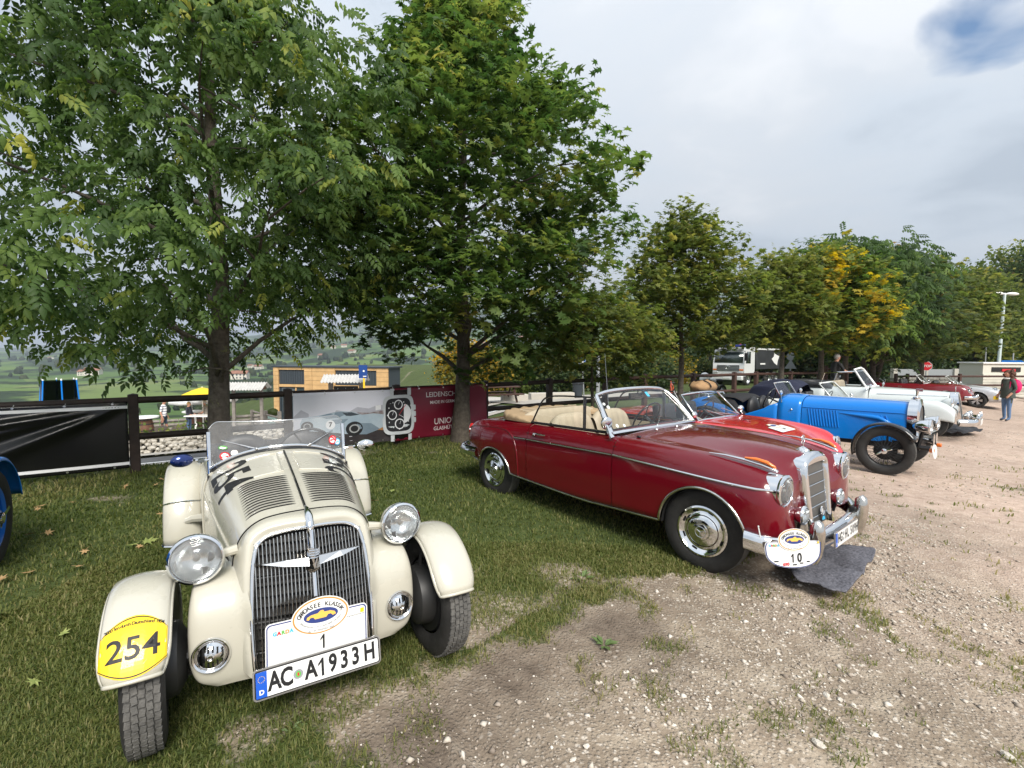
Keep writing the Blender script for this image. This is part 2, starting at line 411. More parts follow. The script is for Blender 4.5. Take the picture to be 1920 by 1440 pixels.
# ------------------------------------------------------------------ ground, grass, gravel
def vnoise(x, y, seed=0):
    x = np.asarray(x, float); y = np.asarray(y, float); xi = np.floor(x).astype(np.int64); yi = np.floor(y).astype(np.int64); fx = x - xi; fy = y - yi
    def h(a, b):
        n = (a * 374761393 + b * 668265263 + seed * 974711) & 0x7fffffff; n = ((n ^ (n >> 13)) * 1274126177) & 0x7fffffff; return ((n ^ (n >> 16)) & 0xffff) / 65535.0
    u = fx * fx * (3 - 2 * fx); v = fy * fy * (3 - 2 * fy)
    return (h(xi, yi) * (1 - u) + h(xi + 1, yi) * u) * (1 - v) + (h(xi, yi + 1) * (1 - u) + h(xi + 1, yi + 1) * u) * v
def fbm(x, y, oct=4, seed=0):
    s = 0; a = .5; t = 0
    for k in range(oct): s = s + a * vnoise(x * 2**k, y * 2**k, seed + k * 17); t += a; a *= .5
    return s / t
EDGE = np.array([(-3.2, -.2), (-1.9, 1.0), (-1.02, 1.66), (-.76, 2.03), (-.45, 2.27), (-.20, 2.52), (.14, 2.90), (.72, 3.36), (1.39, 3.80), (2.05, 4.25), (3.5, 6.4), (6.0, 9.5), (10.5, 15.2), (16.0, 22.0), (26, 27.5)])
def edge_dist(x, y):                       # signed distance to the lawn's edge, positive on the lawn
    x = np.asarray(x, float); y = np.asarray(y, float); best = np.full(x.shape, 1e9); sg = np.ones(x.shape)
    for a, b in zip(EDGE[:-1], EDGE[1:]):
        d = b - a; t = np.clip(((x - a[0]) * d[0] + (y - a[1]) * d[1]) / (d @ d), 0, 1); qx, qy = x - a[0] - t * d[0], y - a[1] - t * d[1]
        r = np.hypot(qx, qy); c = d[0] * (y - a[1]) - d[1] * (x - a[0]); m = r < best; best = np.where(m, r, best); sg = np.where(m, np.sign(c), sg)
    return best * sg
def grass_amount(x, y):
    d = edge_dist(x, y); n = fbm(x * 1.7, y * 1.7, 4, 3); n2 = fbm(x * 5.5, y * 5.5, 3, 9)
    g = np.clip((d + (n - .5) * 1.5 + (n2 - .5) * .5) / .55 + .25, 0, 1)
    g = np.where(d < -.1, np.maximum(g * np.clip(1 + d / 1.6, 0, 1), np.clip((n2 * .60 + n * .40 - .555) * 5, 0, 1) * np.clip(.50 + d * .02, .2, .50)), g)
    worn = np.clip((fbm(x * 1.1 + 9, y * 1.1, 3, 21) - .60) * 5, 0, 1) * .7
    return np.clip(g - np.where(d > .1, worn, 0), 0, 1)
gzv = np.vectorize(gz)
def micro(x, y):
    d = edge_dist(x, y); far = np.clip(1.2 - np.hypot(x, y) / 12, 0, 1)
    rut = np.exp(-((d + .45) / .35) ** 2) * np.clip(1 - np.abs(x + .2) / 2.2, 0, 1)
    z = (fbm(x * 2.2, y * 2.2, 3, 5) - .5) * .03 + (fbm(x * 11, y * 11, 3, 6) - .5) * .016 + (fbm(x * 34, y * 34, 2, 8) - .5) * .008
    z = z + rut * (-.016 + .012 * np.sin((x * .82 + y * .57) * 34 + 3 * fbm(x * 4, y * 4, 2, 2)))
    return z * far
def axis(lo, hi, fine, glo, ghi, k):
    a = list(np.arange(lo, hi + 1e-6, fine)); s = fine
    while a[-1] < ghi: s *= k; a.append(a[-1] + s)
    s = fine; b = []
    c = lo
    while c > glo: s *= k; c -= s; b.append(c)
    return np.array(b[::-1] + a)
ax, ay = axis(-7, 6.5, .042, -75, 110, 1.1), axis(.9, 8.5, .042, -45, 110, 1.1)
GX, GY = np.meshgrid(ax, ay); gxf, gyf = GX.ravel(), GY.ravel()
GZ = gzv(gxf, gyf) + micro(gxf, gyf)
V = np.stack([gxf, gyf, GZ], 1); nx, ny = len(ax), len(ay)
I = (np.arange(ny - 1)[:, None] * nx + np.arange(nx - 1)[None, :]).ravel()
Q = np.stack([I, I + 1, I + nx + 1, I + nx], 1)
def _node(t, k, **kw):
    n = t.nodes.new(k)
    for a, b in kw.items():
        if a in n.inputs: n.inputs[a].default_value = b
        else: setattr(n, a, b)
    return n
def ramp(t, src, *st):
    r = t.nodes.new('ShaderNodeValToRGB'); e = r.color_ramp.elements
    while len(e) < len(st): e.new(.5)
    for q, (p, c) in zip(e, st): q.position = p; q.color = (*c, 1) if len(c) == 3 else c
    t.links.new(src, r.inputs[0]); return r.outputs[0]
def mixc(t, f, a, b):
    m = t.nodes.new('ShaderNodeMix'); m.data_type = 'RGBA'
    if isinstance(f, (int, float)): m.inputs[0].default_value = f
    else: t.links.new(f, m.inputs[0])
    for k, v in ((6, a), (7, b)):
        if isinstance(v, tuple): m.inputs[k].default_value = (*v, 1)
        else: t.links.new(v, m.inputs[k])
    return m.outputs[2]
def ground_mat():
    m = bpy.data.materials.new('lawn and gravel'); m.use_nodes = True; t = m.node_tree; b = t.nodes['Principled BSDF']; L = t.links.new
    c = t.nodes.new('ShaderNodeTexCoord'); P = c.outputs['Object']
    def noise(s, d=5, r=.6): n = _node(t, 'ShaderNodeTexNoise', Scale=s, Detail=d, Roughness=r); L(P, n.inputs['Vector']); return n.outputs[0]
    def voro(s, f='F1', rnd=1.0): n = _node(t, 'ShaderNodeTexVoronoi', Scale=s, Randomness=rnd); n.feature = f; L(P, n.inputs['Vector']); return n
    ga = t.nodes.new('ShaderNodeAttribute'); ga.attribute_name = 'tint'; pa = t.nodes.new('ShaderNodeAttribute'); pa.attribute_name = 'pink'; ma = t.nodes.new('ShaderNodeAttribute'); ma.attribute_name = 'mud'
    dirt = ramp(t, noise(5, 7, .68), (.25, (.15, .113, .082)), (.5, (.265, .212, .158)), (.72, (.42, .355, .275)))
    v1, v2, v3 = voro(55), voro(24), voro(120)
    st1 = ramp(t, v1.outputs['Color'], (.1, (.17, .14, .11)), (.5, (.35, .295, .235)), (.8, (.50, .445, .375)), (.97, (.74, .69, .62)))
    st2 = ramp(t, v2.outputs['Color'], (.1, (.21, .17, .13)), (.6, (.40, .34, .275)), (.95, (.66, .60, .52)))
    k1 = ramp(t, v1.outputs['Distance'], (.25, (1, 1, 1)), (.52, (0, 0, 0)))
    dn = ramp(t, noise(1.3, 4), (.40, (0, 0, 0)), (.60, (1, 1, 1)))
    f1 = _node(t, 'ShaderNodeMath', operation='MULTIPLY'); L(k1, f1.inputs[0]); 
    q = _node(t, 'ShaderNodeMath', operation='MULTIPLY_ADD'); L(dn, q.inputs[0]); q.inputs[1].default_value = .45; q.inputs[2].default_value = .5; L(q.outputs[0], f1.inputs[1])
    base = mixc(t, f1.outputs[0], dirt, st1)
    k2 = ramp(t, v2.outputs['Distance'], (.20, (1, 1, 1)), (.36, (0, 0, 0)))
    s2 = _node(t, 'ShaderNodeMath', operation='MULTIPLY'); L(k2, s2.inputs[0]); L(ramp(t, v2.outputs['Color'], (.55, (0, 0, 0)), (.62, (1, 1, 1))), s2.inputs[1])
    base = mixc(t, s2.outputs[0], base, st2)
    pk = mixc(t, .62, base, ramp(t, noise(9, 6), (.3, (.40, .28, .225)), (.7, (.62, .47, .39))))
    base = mixc(t, pa.outputs['Fac'], base, pk)
    mud = ramp(t, noise(7, 8, .7), (.3, (.085, .063, .046)), (.55, (.15, .118, .09)), (.75, (.25, .21, .165)))
    base = mixc(t, ma.outputs['Fac'], base, mud)
    soil = ramp(t, noise(14, 6, .7), (.3, (.030, .045, .012)), (.55, (.060, .082, .022)), (.75, (.115, .115, .045)))
    gm = _node(t, 'ShaderNodeMath', operation='MULTIPLY_ADD'); L(noise(30, 3), gm.inputs[0]); gm.inputs[1].default_value = .9; gm.inputs[2].default_value = -.45
    gs = _node(t, 'ShaderNodeMath', operation='ADD'); L(ga.outputs['Fac'], gs.inputs[0]); L(gm.outputs[0], gs.inputs[1])
    base = mixc(t, ramp(t, gs.outputs[0], (.28, (0, 0, 0)), (.62, (1, 1, 1))), base, soil)
    big = _node(t, 'ShaderNodeMath', operation='MULTIPLY_ADD'); L(noise(.55, 4, .55), big.inputs[0]); big.inputs[1].default_value = .9; big.inputs[2].default_value = .68
    hv = t.nodes.new('ShaderNodeHueSaturation'); L(base, hv.inputs['Color']); L(big.outputs[0], hv.inputs['Value']); base = hv.outputs[0]
    L(base, b.inputs['Base Color']); b.inputs['Roughness'].default_value = .92; b.inputs['Specular IOR Level'].default_value = .25
    h = _node(t, 'ShaderNodeMath', operation='MULTIPLY_ADD'); L(k1, h.inputs[0]); h.inputs[1].default_value = .5; L(noise(60, 5), h.inputs[2])
    bp = _node(t, 'ShaderNodeBump', Strength=.8, Distance=.012); L(h.outputs[0], bp.inputs['Height']); L(bp.outputs[0], b.inputs['Normal'])
    return m
M['ground'] = ground_mat()
me = mesh_np('ground', V, Q, 'ground', attr=grass_amount(gxf, gyf), smooth=True)
dE = edge_dist(gxf, gyf)
a_ = me.attributes.new('pink', 'FLOAT', 'POINT'); a_.data.foreach_set('value', np.clip((gxf - 2.2) / 3.5 + (fbm(gxf * .6, gyf * .6, 3, 31) - .5), 0, .9).astype(np.float32))
a_ = me.attributes.new('mud', 'FLOAT', 'POINT'); a_.data.foreach_set('value', np.clip(np.clip(1.15 - np.abs(dE + .32) / .55, 0, 1) * np.clip(1.25 - np.abs(gxf + .35) / 1.5, 0, 1) + (fbm(gxf * 2.4, gyf * 2.4, 4, 41) - .55) * 1.8 * (dE < .4) * np.clip(1 - np.abs(dE + .6) / 1.6, 0, 1), 0, 1).astype(np.float32))
tag(link('ground', me), None, None, kind='structure')
def blade_mat(name, *st):
    m = bpy.data.materials.new(name); m.use_nodes = True; t = m.node_tree; b = t.nodes['Principled BSDF']
    a = t.nodes.new('ShaderNodeAttribute'); a.attribute_name = 'tint'; c = ramp(t, a.outputs['Fac'], *st)
    t.links.new(c, b.inputs['Base Color']); b.inputs['Roughness'].default_value = .55; b.inputs['Specular IOR Level'].default_value = .3
    tr = t.nodes.new('ShaderNodeBsdfTranslucent'); hs = t.nodes.new('ShaderNodeHueSaturation'); hs.inputs['Value'].default_value = 1.5; hs.inputs['Saturation'].default_value = 1.1
    t.links.new(c, hs.inputs['Color']); t.links.new(hs.outputs[0], tr.inputs[0])
    mx = t.nodes.new('ShaderNodeMixShader'); mx.inputs[0].default_value = .5; t.links.new(b.outputs[0], mx.inputs[1]); t.links.new(tr.outputs[0], mx.inputs[2])
    t.links.new(mx.outputs[0], t.nodes['Material Output'].inputs[0]); return m
M['grass'] = blade_mat('grass blades', (0, (.055, .092, .018)), (.5, (.150, .180, .050)), (.8, (.24, .24, .085)), (1, (.34, .30, .14)))
def scatter_grass(N, xr, yr, dens):
    x = rng.uniform(*xr, N); y = rng.uniform(*yr, N); r = np.hypot(x, y)
    keep = (y > .25) & (rng.random(N) < dens(x, y, r) * grass_amount(x, y) ** 1.2); return x[keep], y[keep]
gx_, gy_ = [], []
for N, xr, yr, dn in ((370000, (-3.2, 3.0), (.9, 4.2), lambda x, y, r: np.clip(1.2 - r * .13, 0, 1)), (360000, (-9, 9), (3.0, 12.5), lambda x, y, r: np.clip((r - 2.8), 0, 1) * np.clip(1.15 - r * .075, .1, 1)),
                      (30000, (-14, 22), (8, 30), lambda x, y, r: np.full(x.shape, .5))):
    a, b = scatter_grass(N, xr, yr, dn); gx_.append(a); gy_.append(b)
x = np.concatenate(gx_); y = np.concatenate(gy_); p_ = (x - FA.x) * FN.x + (y - FA.y) * FN.y
k = p_ < 1.3; x, y = x[k], y[k]; n = len(x); r = np.hypot(x, y)
z = gzv(x, y) + micro(x, y)
h = rng.uniform(.016, .046, n) * (.7 + .7 * fbm(x * 2.5, y * 2.5, 3, 55)) * np.clip(.6 + r * .07, .8, 1.5); wd = rng.uniform(.0018, .0036, n) * np.clip(r / 2.9, .95, 2.5)
pd = np.abs((x - FA.x) * FN.x + (y - FA.y) * FN.y); h = h * np.where(pd < .35, 1.7, 1)
a = rng.uniform(0, 2 * np.pi, n); lean = rng.uniform(.2, 1.3, n); dx, dy = np.cos(a), np.sin(a); sx, sy = -dy, dx
mid = np.stack([x + dx * h * lean * .35, y + dy * h * lean * .35, z + h * .6], 1); tip = np.stack([x + dx * h * lean, y + dy * h * lean, z + h * (1.05 - .30 * lean)], 1)
base = np.stack([x, y, z - .004], 1); S = np.stack([sx * wd, sy * wd, 0 * wd], 1)
Vg = np.stack([base - S, base + S, mid + S * .8, mid - S * .8, tip], 1).reshape(-1, 3)
o = (np.arange(n) * 5)[:, None]
Fg = np.concatenate([o + np.array([[0, 1, 2]]), o + np.array([[0, 2, 3]]), o + np.array([[3, 2, 4]])])
tint = np.clip(rng.normal(.47, .18, n) + (fbm(x * .9, y * .9, 3, 77) - .5) * .9 + np.clip((.5 - edge_dist(x, y)) * .22, 0, .25), 0, 1) * np.where(rng.random(n) < .05, 1.6, 1)
me = mesh_np('grass', Vg, Fg, 'grass', attr=np.repeat(np.clip(tint, 0, 1), 5)); tag(link('grass', me), 'short green grass on the lawn, thinning out into the gravel', 'grass', kind='stuff')
# loose stones on the gravel side
def stones(N, lo, hi, xr, yr, mt, name, label, pw=3.0, cond=None):
    x = rng.uniform(*xr, N); y = rng.uniform(*yr, N); d = edge_dist(x, y); r = np.hypot(x, y)
    k = (d < -.05) & (rng.random(N) < np.clip(-d * 1.1 + .05, 0, 1) * np.clip(.02 + 2.6 * (fbm(x * 1.3, y * 1.3, 4, 61) - .40), 0.03, 1)) & (y > .6)
    x, y, r = x[k], y[k], r[k]; n = len(x); s = lo + (hi - lo) * rng.random(n) ** pw
    z = gzv(x, y) + micro(x, y)
    B = np.array([(1, 0, 0), (-1, 0, 0), (0, 1, 0), (0, -1, 0), (0, 0, 1), (0, 0, -.6), (.75, .75, .45), (-.75, -.7, .5), (.7, -.75, .3)], float)[:6]
    J = B[None] * (1 + rng.uniform(-.4, .4, (n, 6, 3))) + rng.uniform(-.25, .25, (n, 6, 3)); a = rng.uniform(0, 6.28, n)
    X = J[..., 0] * np.cos(a)[:, None] - J[..., 1] * np.sin(a)[:, None]; Y = J[..., 0] * np.sin(a)[:, None] + J[..., 1] * np.cos(a)[:, None]
    P = np.stack([X, Y, J[..., 2] * .65], 2) * s[:, None, None] + np.stack([x, y, z + s * .15], 1)[:, None]
    f = np.array([(0, 2, 4), (2, 1, 4), (1, 3, 4), (3, 0, 4), (2, 0, 5), (1, 2, 5), (3, 1, 5), (0, 3, 5)])
    me = mesh_np(name, P.reshape(-1, 3), ((np.arange(n) * 6)[:, None, None] + f[None]).reshape(-1, 3), mt, attr=np.repeat(rng.random(n), 6))
    return tag(link(name, me), label, 'gravel', kind='stuff')
M['stone'] = bpy.data.materials.new('pale stones'); M['stone'].use_nodes = True
_t = M['stone'].node_tree; _a = _t.nodes.new('ShaderNodeAttribute'); _a.attribute_name = 'tint'
_t.links.new(ramp(_t, _a.outputs['Fac'], (0, (.22, .18, .145)), (.4, (.38, .32, .26)), (.75, (.50, .445, .375)), (1, (.66, .61, .54))), _t.nodes['Principled BSDF'].inputs['Base Color']); _t.nodes['Principled BSDF'].inputs['Roughness'].default_value = .85
stones(95000, .0022, .011, (-2.2, 4.5), (1.0, 5.5), 'stone', 'gravel', 'loose pale gravel stones scattered over the bare ground')
stones(26000, .006, .020, (1.5, 14), (3.0, 14), 'stone', 'gravel', 'pale gravel stones on the reddish parking ground', 3)
stones(9000, .006, .022, (-1.6, 4.0), (1.0, 4.6), 'stone', 'gravel', 'coarser pale stones lying between the fine gravel near the cars', 2.2)
# single stones one can pick out
def rock(px, py, s, mt='stonebig'):
    P = ground_at(px, py); b = MB(); random.seed(int(px)); b.ball((0, 0, 0), (s, s * .75, s * .5), 7, 5)
    b.v = [v * (1 + random.uniform(-.22, .22)) for v in b.v]; o_ = obj('stone', b, mt, smooth=True, angle=25); o_.location = P + Vector((0, 0, s * .22)); o_.rotation_euler = (0, 0, px)
    return tag(o_, 'small pale stone lying loose on the gravel', 'stone', 'single stones on the gravel')
M['stonebig'] = mat('limestone', (.42, .37, .30), .85, col2=(.70, .66, .60), vscale=25, bump=.4, bscale=80)
for px, py, s in ((1306, 1329, .012), (1400, 1246, .014), (1550, 1305, .020), (1575, 1313, .018), (1545, 1330, .014), (1220, 1245, .011), (1148, 1136, .012), (1690, 1220, .017), (1535, 1398, .030), (1075, 1425, .014), (1770, 1140, .016), (1890, 1420, .028), (1835, 1245, .02), (1345, 1300, .012), (1640, 1380, .02), (1100, 1400, .016)): rock(px, py, s)
# fallen leaves
M['deadleaf'] = mat('dry leaf', (.30, .16, .06), .7, col2=(.45, .33, .17), vscale=30)
M['freshleaf'] = mat('fallen green leaf', (.16, .22, .06), .6, col2=(.30, .32, .10), vscale=30)
def maple2d(s=1.0):
    o = []
    for a, r_ in ((-90, .30), (-62, .55), (-48, .34), (-12, .86), (14, .42), (40, .98), (66, .48), (90, 1.1), (114, .48), (140, .98), (166, .42), (192, .86), (228, .34), (242, .55)): o.append((s * r_ * math.cos(R(a)), s * r_ * math.sin(R(a))))
    return o
def fallen(px, py, s, mt, k):
    P = ground_at(px, py); q = maple2d(s); b = MB(); b.add([(0, 0, .004)] + [(u, v, .004 + 1.0 * s * math.sin(2 * u / s + k) * (abs(u) + abs(v)) / s * .3) for u, v in q], [(0, i + 1, (i + 1) % len(q) + 1) for i in range(len(q))])
    b.tube([(0, 0, .004), (0, -s * 1.1, .012)], .0015, 4)
    o_ = obj('fallen_leaf', b, mt, smooth=False); o_.scale = (.78,) * 3; o_.location = P + Vector((0, 0, .035)); o_.rotation_euler = (.25 * math.sin(k), .25 * math.cos(k * 2.1), k * 1.9)
    g = mt == 'freshleaf'
    return tag(o_, 'fallen green leaf lying on the lawn' if g else 'dry brown fallen leaf lying on the lawn', 'leaf', 'green leaves fallen on the lawn' if g else 'dry leaves fallen on the lawn')
for k, (px, py, s, f) in enumerate(((75, 955, .075, 0), (72, 961, .05, 0), (56, 1009, .06, 0), (90, 1006, .055, 0), (55, 1081, .06, 0), (160, 1040, .05, 0), (147, 1070, .045, 0), (3, 1096, .06, 0), (135, 948, .04, 0), (235, 917, .07, 0), (305, 903, .08, 0), (293, 913, .06, 0), (300, 969, .05, 0), (295, 993, .045, 0), (263, 1033, .045, 0), (160, 1038, .045, 0), (275, 1022, .09, 1), (250, 1028, .07, 1), (290, 1018, .07, 1), (5, 1163, .07, 1), (120, 1200, .05, 1), (700, 945, .07, 0), (735, 925, .06, 1), (770, 905, .05, 0), (690, 900, .06, 0), (65, 1290, .05, 1), (310, 952, .05, 0))): fallen(px, py, s, 'freshleaf' if f else 'deadleaf', k)
# broad-leaved weeds
M['weed'] = mat('weed leaf', (.06, .10, .025), .55, col2=(.11, .16, .05), vscale=20)
def weed(px, py, s, label):
    P = ground_at(px, py); b = MB(); random.seed(int(px + py))
    for k in range(9):
        a = k * 2.4 + random.uniform(-.3, .3); l = s * random.uniform(.6, 1.1); d = Vector((math.cos(a), math.sin(a), 0)); n_ = Vector((-d.y, d.x, 0)) * l * .20; up = random.uniform(.15, .7)
        b.add([d * l * .1, d * l * .5 + n_ + Vector((0, 0, up * l * .5)), d * l + Vector((0, 0, up * l * .55)), d * l * .5 - n_ + Vector((0, 0, up * l * .5))], [(0, 1, 2, 3)])
    o_ = obj('weed', b, 'weed', smooth=False); o_.location = P; return tag(o_, label, 'plant')
weed(545, 1372, .075, 'small broad-leaved weed in the mud in front of the cream roadster'); weed(1133, 1210, .085, 'flat rosette weed at the edge of the bare ground'); weed(1090, 1085, .10, 'leafy tuft of weed on the lawn beside the maroon cabriolet')
# ------------------------------------------------------------------ far country
SKY_PX = np.array([-1500, -600, 0, 300, 600, 900, 1150, 1400, 1700, 2100, 3500]); SKY_Y = np.array([640, 655, 654, 645, 618, 575, 543, 552, 585, 600, 600])
def hill_h(x, y):
    r = np.hypot(x, y); px = 960 + F_PX * x / np.maximum(y, 1e-3) ; px = np.where(y > 0, px, -1500)
    ridge = (HOR - np.interp(px, SKY_PX, SKY_Y)) / F_PX * 5200 * y / np.maximum(r, 1) 
    val = -3.0 - 30 * np.clip((r - 45) / 330, 0, 1) ** .8
    f = np.clip((r - 700) / 4500, 0, 1); f = f * f * (3 - 2 * f)
    mid = np.interp(px, [0, 500, 700, 1000, 1200, 1900], [6, 14, 40, 62, 70, 60]) * np.exp(-((r - 1500) / 520) ** 2)
    near = np.interp(px, [0, 400, 850, 1000, 1500], [0, 0, 8, 16, 18]) * np.exp(-((r - 420) / 170) ** 2)
    n = (fbm(x / 260, y / 260, 4, 91) - .5) * 34 * np.clip((r - 250) / 900, 0, 1) + (fbm(x / 1100, y / 1100, 3, 92) - .5) * 150 * np.clip((r - 2300) / 2000, 0, 1)
    h = val + ridge * f + mid + near + n; w_ = np.clip((r - 45) / 110, 0, 1); w_ = w_ * w_ * (3 - 2 * w_)
    return h * w_ + (gzv(np.ravel(x), np.ravel(y)).reshape(np.shape(x)) - .35) * (1 - w_)
rr = 45 * (6000 / 45) ** np.linspace(0, 1, 110); aa = np.radians(np.linspace(-62, 62, 200))
RR, AA = np.meshgrid(rr, aa, indexing='ij'); hx, hy = (RR * np.sin(AA)).ravel(), (RR * np.cos(AA)).ravel(); hz = hill_h(hx, hy)
I = (np.arange(109)[:, None] * 200 + np.arange(199)[None]).ravel()
def hill_mat():
    m = bpy.data.materials.new('fields and woods'); m.use_nodes = True; t = m.node_tree; b = t.nodes['Principled BSDF']; L = t.links.new
    c = t.nodes.new('ShaderNodeTexCoord'); mp = t.nodes.new('ShaderNodeMapping'); mp.inputs['Scale'].default_value = (1, 1, 0); L(c.outputs['Object'], mp.inputs[0])
    v = _node(t, 'ShaderNodeTexVoronoi', Scale=.0075); L(mp.outputs[0], v.inputs['Vector'])
    n = _node(t, 'ShaderNodeTexNoise', Scale=.006, Detail=6, Roughness=.62); L(mp.outputs[0], n.inputs['Vector'])
    n2 = _node(t, 'ShaderNodeTexNoise', Scale=.12, Detail=4); L(mp.outputs[0], n2.inputs['Vector'])
    f = ramp(t, v.outputs['Color'], (.1, (.055, .105, .030)), (.4, (.085, .15, .036)), (.7, (.12, .185, .045)), (.95, (.20, .22, .085)))
    wv = _node(t, 'ShaderNodeTexWave', Scale=.16, Distortion=.4); L(mp.outputs[0], wv.inputs['Vector'])
    f = mixc(t, .22, f, ramp(t, wv.outputs[0], (.3, (.05, .09, .025)), (.7, (.13, .18, .06))))
    w_ = ramp(t, n2.outputs[0], (.3, (.016, .030, .014)), (.7, (.036, .058, .024)))
    L(mixc(t, ramp(t, n.outputs[0], (.485, (0, 0, 0)), (.52, (1, 1, 1))), f, w_), b.inputs['Base Color']); b.inputs['Roughness'].default_value = .95; b.inputs['Specular IOR Level'].default_value = .1
    return m
M['hills'] = hill_mat()
tag(link('hills', mesh_np('hills', np.stack([hx, hy, hz], 1), np.stack([I, I + 1, I + 201, I + 200], 1)[:, ::-1], 'hills', smooth=True)), None, None, kind='structure')
# scattered far trees: one mass
M['fartree'] = blade_mat('far tree foliage', (0, (.014, .028, .012)), (.5, (.032, .056, .018)), (1, (.075, .095, .026)))
n = 3600; r = 260 * (3200 / 260) ** rng.random(n); a = np.radians(rng.uniform(-50, 50, n)); x, y = r * np.sin(a), r * np.cos(a)
k = fbm(x / 140, y / 140, 3, 71) > .50; x, y, r = x[k], y[k], r[k]; n = len(x); z = hill_h(x, y); s = rng.uniform(1.6, 4.2, n) * np.clip(r / 700, .7, 1.8)
ico = MB(); ico.ball((0, 0, 0), 1.0, 7, 5); B = np.array([tuple(p) for p in ico.v]); TF = []
for f in ico.f: TF += [f] if len(f) == 3 else [(f[0], f[1], f[2]), (f[0], f[2], f[3])]
TF = np.array(TF); nb = len(B)
P = B[None] * (1 + rng.uniform(-.45, .35, (n, nb, 1))) * np.stack([s, s, s * rng.uniform(.9, 1.5, n)], 1)[:, None] + np.stack([x, y, z + s * .6], 1)[:, None]
tag(link('distant_woods', mesh_np('distant_woods', P.reshape(-1, 3), ((np.arange(n) * nb)[:, None, None] + TF[None]).reshape(-1, 3), 'fartree', attr=np.repeat(rng.random(n), nb))), 'scattered trees and woods on the far hillsides', 'trees', kind='stuff')
# village houses on the slopes
M['wallpale'] = mat('pale render', (.62, .58, .50), .85, var=.06, vscale=.4); M['rooftile'] = mat('red roof tiles', (.26, .12, .075), .85, var=.2, vscale=.6); M['pane'] = mat('dark window', (.04, .05, .06), .2)
def house_proto():
    h = thing('house', 'x', 'house'); w_ = MB(); w_.box((0, 0, 2.6), (12, 8, 5.2)); w_.add([(-6, -4, 5.2), (-6, 4, 5.2), (-6, 0, 7.2), (6, -4, 5.2), (6, 4, 5.2), (6, 0, 7.2)], [(0, 2, 1), (3, 4, 5)]); obj('wall', w_, 'wallpale', h, smooth=False)
    r_ = MB(); r_.add([(-6.5, -4.7, 5.0), (6.5, -4.7, 5.0), (6.5, 0, 7.4), (-6.5, 0, 7.4), (-6.5, 4.7, 5.0), (6.5, 4.7, 5.0)], [(0, 1, 2, 3), (3, 2, 5, 4)]); obj('roof', r_, 'rooftile', h, smooth=False, thick=.25)
    for x_ in (-4, -1.3, 1.3, 4):
        for z_ in (1.6, 3.9):
            wn_ = MB(); wn_.box((x_, -4.02, z_), (1.0, .1, 1.3)); obj('window', wn_, 'pane', h, smooth=False)
    return h
HP = house_proto(); first = True
HS = [(960, 648, 1300), (978, 649, 1320), (992, 651, 1310), (905, 655, 1250), (915, 660, 1200), (885, 652, 1280), (735, 672, 700), (745, 674, 690), (757, 671, 720), (770, 676, 680), (722, 670, 740), (700, 668, 800), (690, 672, 760), (780, 680, 650), (605, 660, 1100), (625, 652, 1300), (645, 648, 1350), (660, 655, 1200), (135, 668, 1700), (145, 669, 1720), (95, 672, 1650), (88, 672, 1640), (200, 672, 1500), (210, 674, 1480), (20, 677, 1600), (160, 705, 700), (175, 704, 690), (470, 668, 1000), (485, 672, 950), (450, 690, 600), (1060, 650, 1250), (1075, 655, 1200), (1195, 660, 900), (540, 676, 800)]
for k, (px, py, d) in enumerate(HS):
    h = HP if first else copy_tree(HP); first = False
    P = at(px, py, d); h.location = (P.x, P.y, float(hill_h(np.array([P.x]), np.array([P.y]))[0]) - .5); h.rotation_euler = (0, 0, math.atan2(-P.x, P.y) * .0 + (k * 1.3) % 1.0 - .5); h.scale = (1 + (k % 3) * .25,) * 3
    h['group'] = 'houses of the far villages'; h['label'] = 'pale far house with a red roof among the fields of the hillside'
# ------------------------------------------------------------------ trees
M['bark'] = mat('bark', (.055, .043, .034), .9, col2=(.135, .115, .092), vscale=16, bump=.9, bscale=28, detail=8)
def _lichen():
    t = M['bark'].node_tree; b = t.nodes['Principled BSDF']; src = b.inputs['Base Color'].links[0].from_socket
    c = t.nodes.new('ShaderNodeTexCoord'); n = _node(t, 'ShaderNodeTexNoise', Scale=5, Detail=6, Roughness=.7); t.links.new(c.outputs['Object'], n.inputs['Vector'])
    t.links.new(mixc(t, ramp(t, n.outputs[0], (.60, (0, 0, 0)), (.68, (1, 1, 1))), src, (.17, .17, .075)), b.inputs['Base Color'])
_lichen()
M['ash'] = blade_mat('ash leaves', (0, (0.039, 0.075, 0.023)), (.35, (0.081, 0.140, 0.039)), (.65, (0.143, 0.218, 0.055)), (.85, (0.260, 0.312, 0.072)), (1, (0.442, 0.429, 0.078)))
M['maple'] = blade_mat('maple leaves', (0, (0.036, 0.075, 0.021)), (.35, (0.078, 0.137, 0.034)), (.65, (0.140, 0.195, 0.047)), (.85, (0.234, 0.267, 0.065)), (1, (0.338, 0.325, 0.078)))
M['autumn'] = blade_mat('turning leaves', (0, (0.052, 0.098, 0.029)), (.35, (0.111, 0.176, 0.042)), (.6, (0.195, 0.234, 0.052)), (.8, (0.468, 0.364, 0.052)), (1, (0.500, 0.364, 0.052)))
M['dusky'] = blade_mat('dark leaves', (0, (0.031, 0.057, 0.026)), (.4, (0.068, 0.104, 0.039)), (.7, (0.117, 0.146, 0.047)), (.9, (0.189, 0.176, 0.058)), (1, (0.273, 0.182, 0.065)))
M['olive'] = blade_mat('olive leaves', (0, (0.052, 0.081, 0.021)), (.4, (0.114, 0.153, 0.036)), (.7, (0.189, 0.215, 0.052)), (1, (0.325, 0.299, 0.078)))
M['golden'] = blade_mat('golden leaves', (0, (.05, .07, .015)), (.35, (.14, .14, .025)), (.65, (.36, .25, .03)), (1, (.55, .30, .03)))
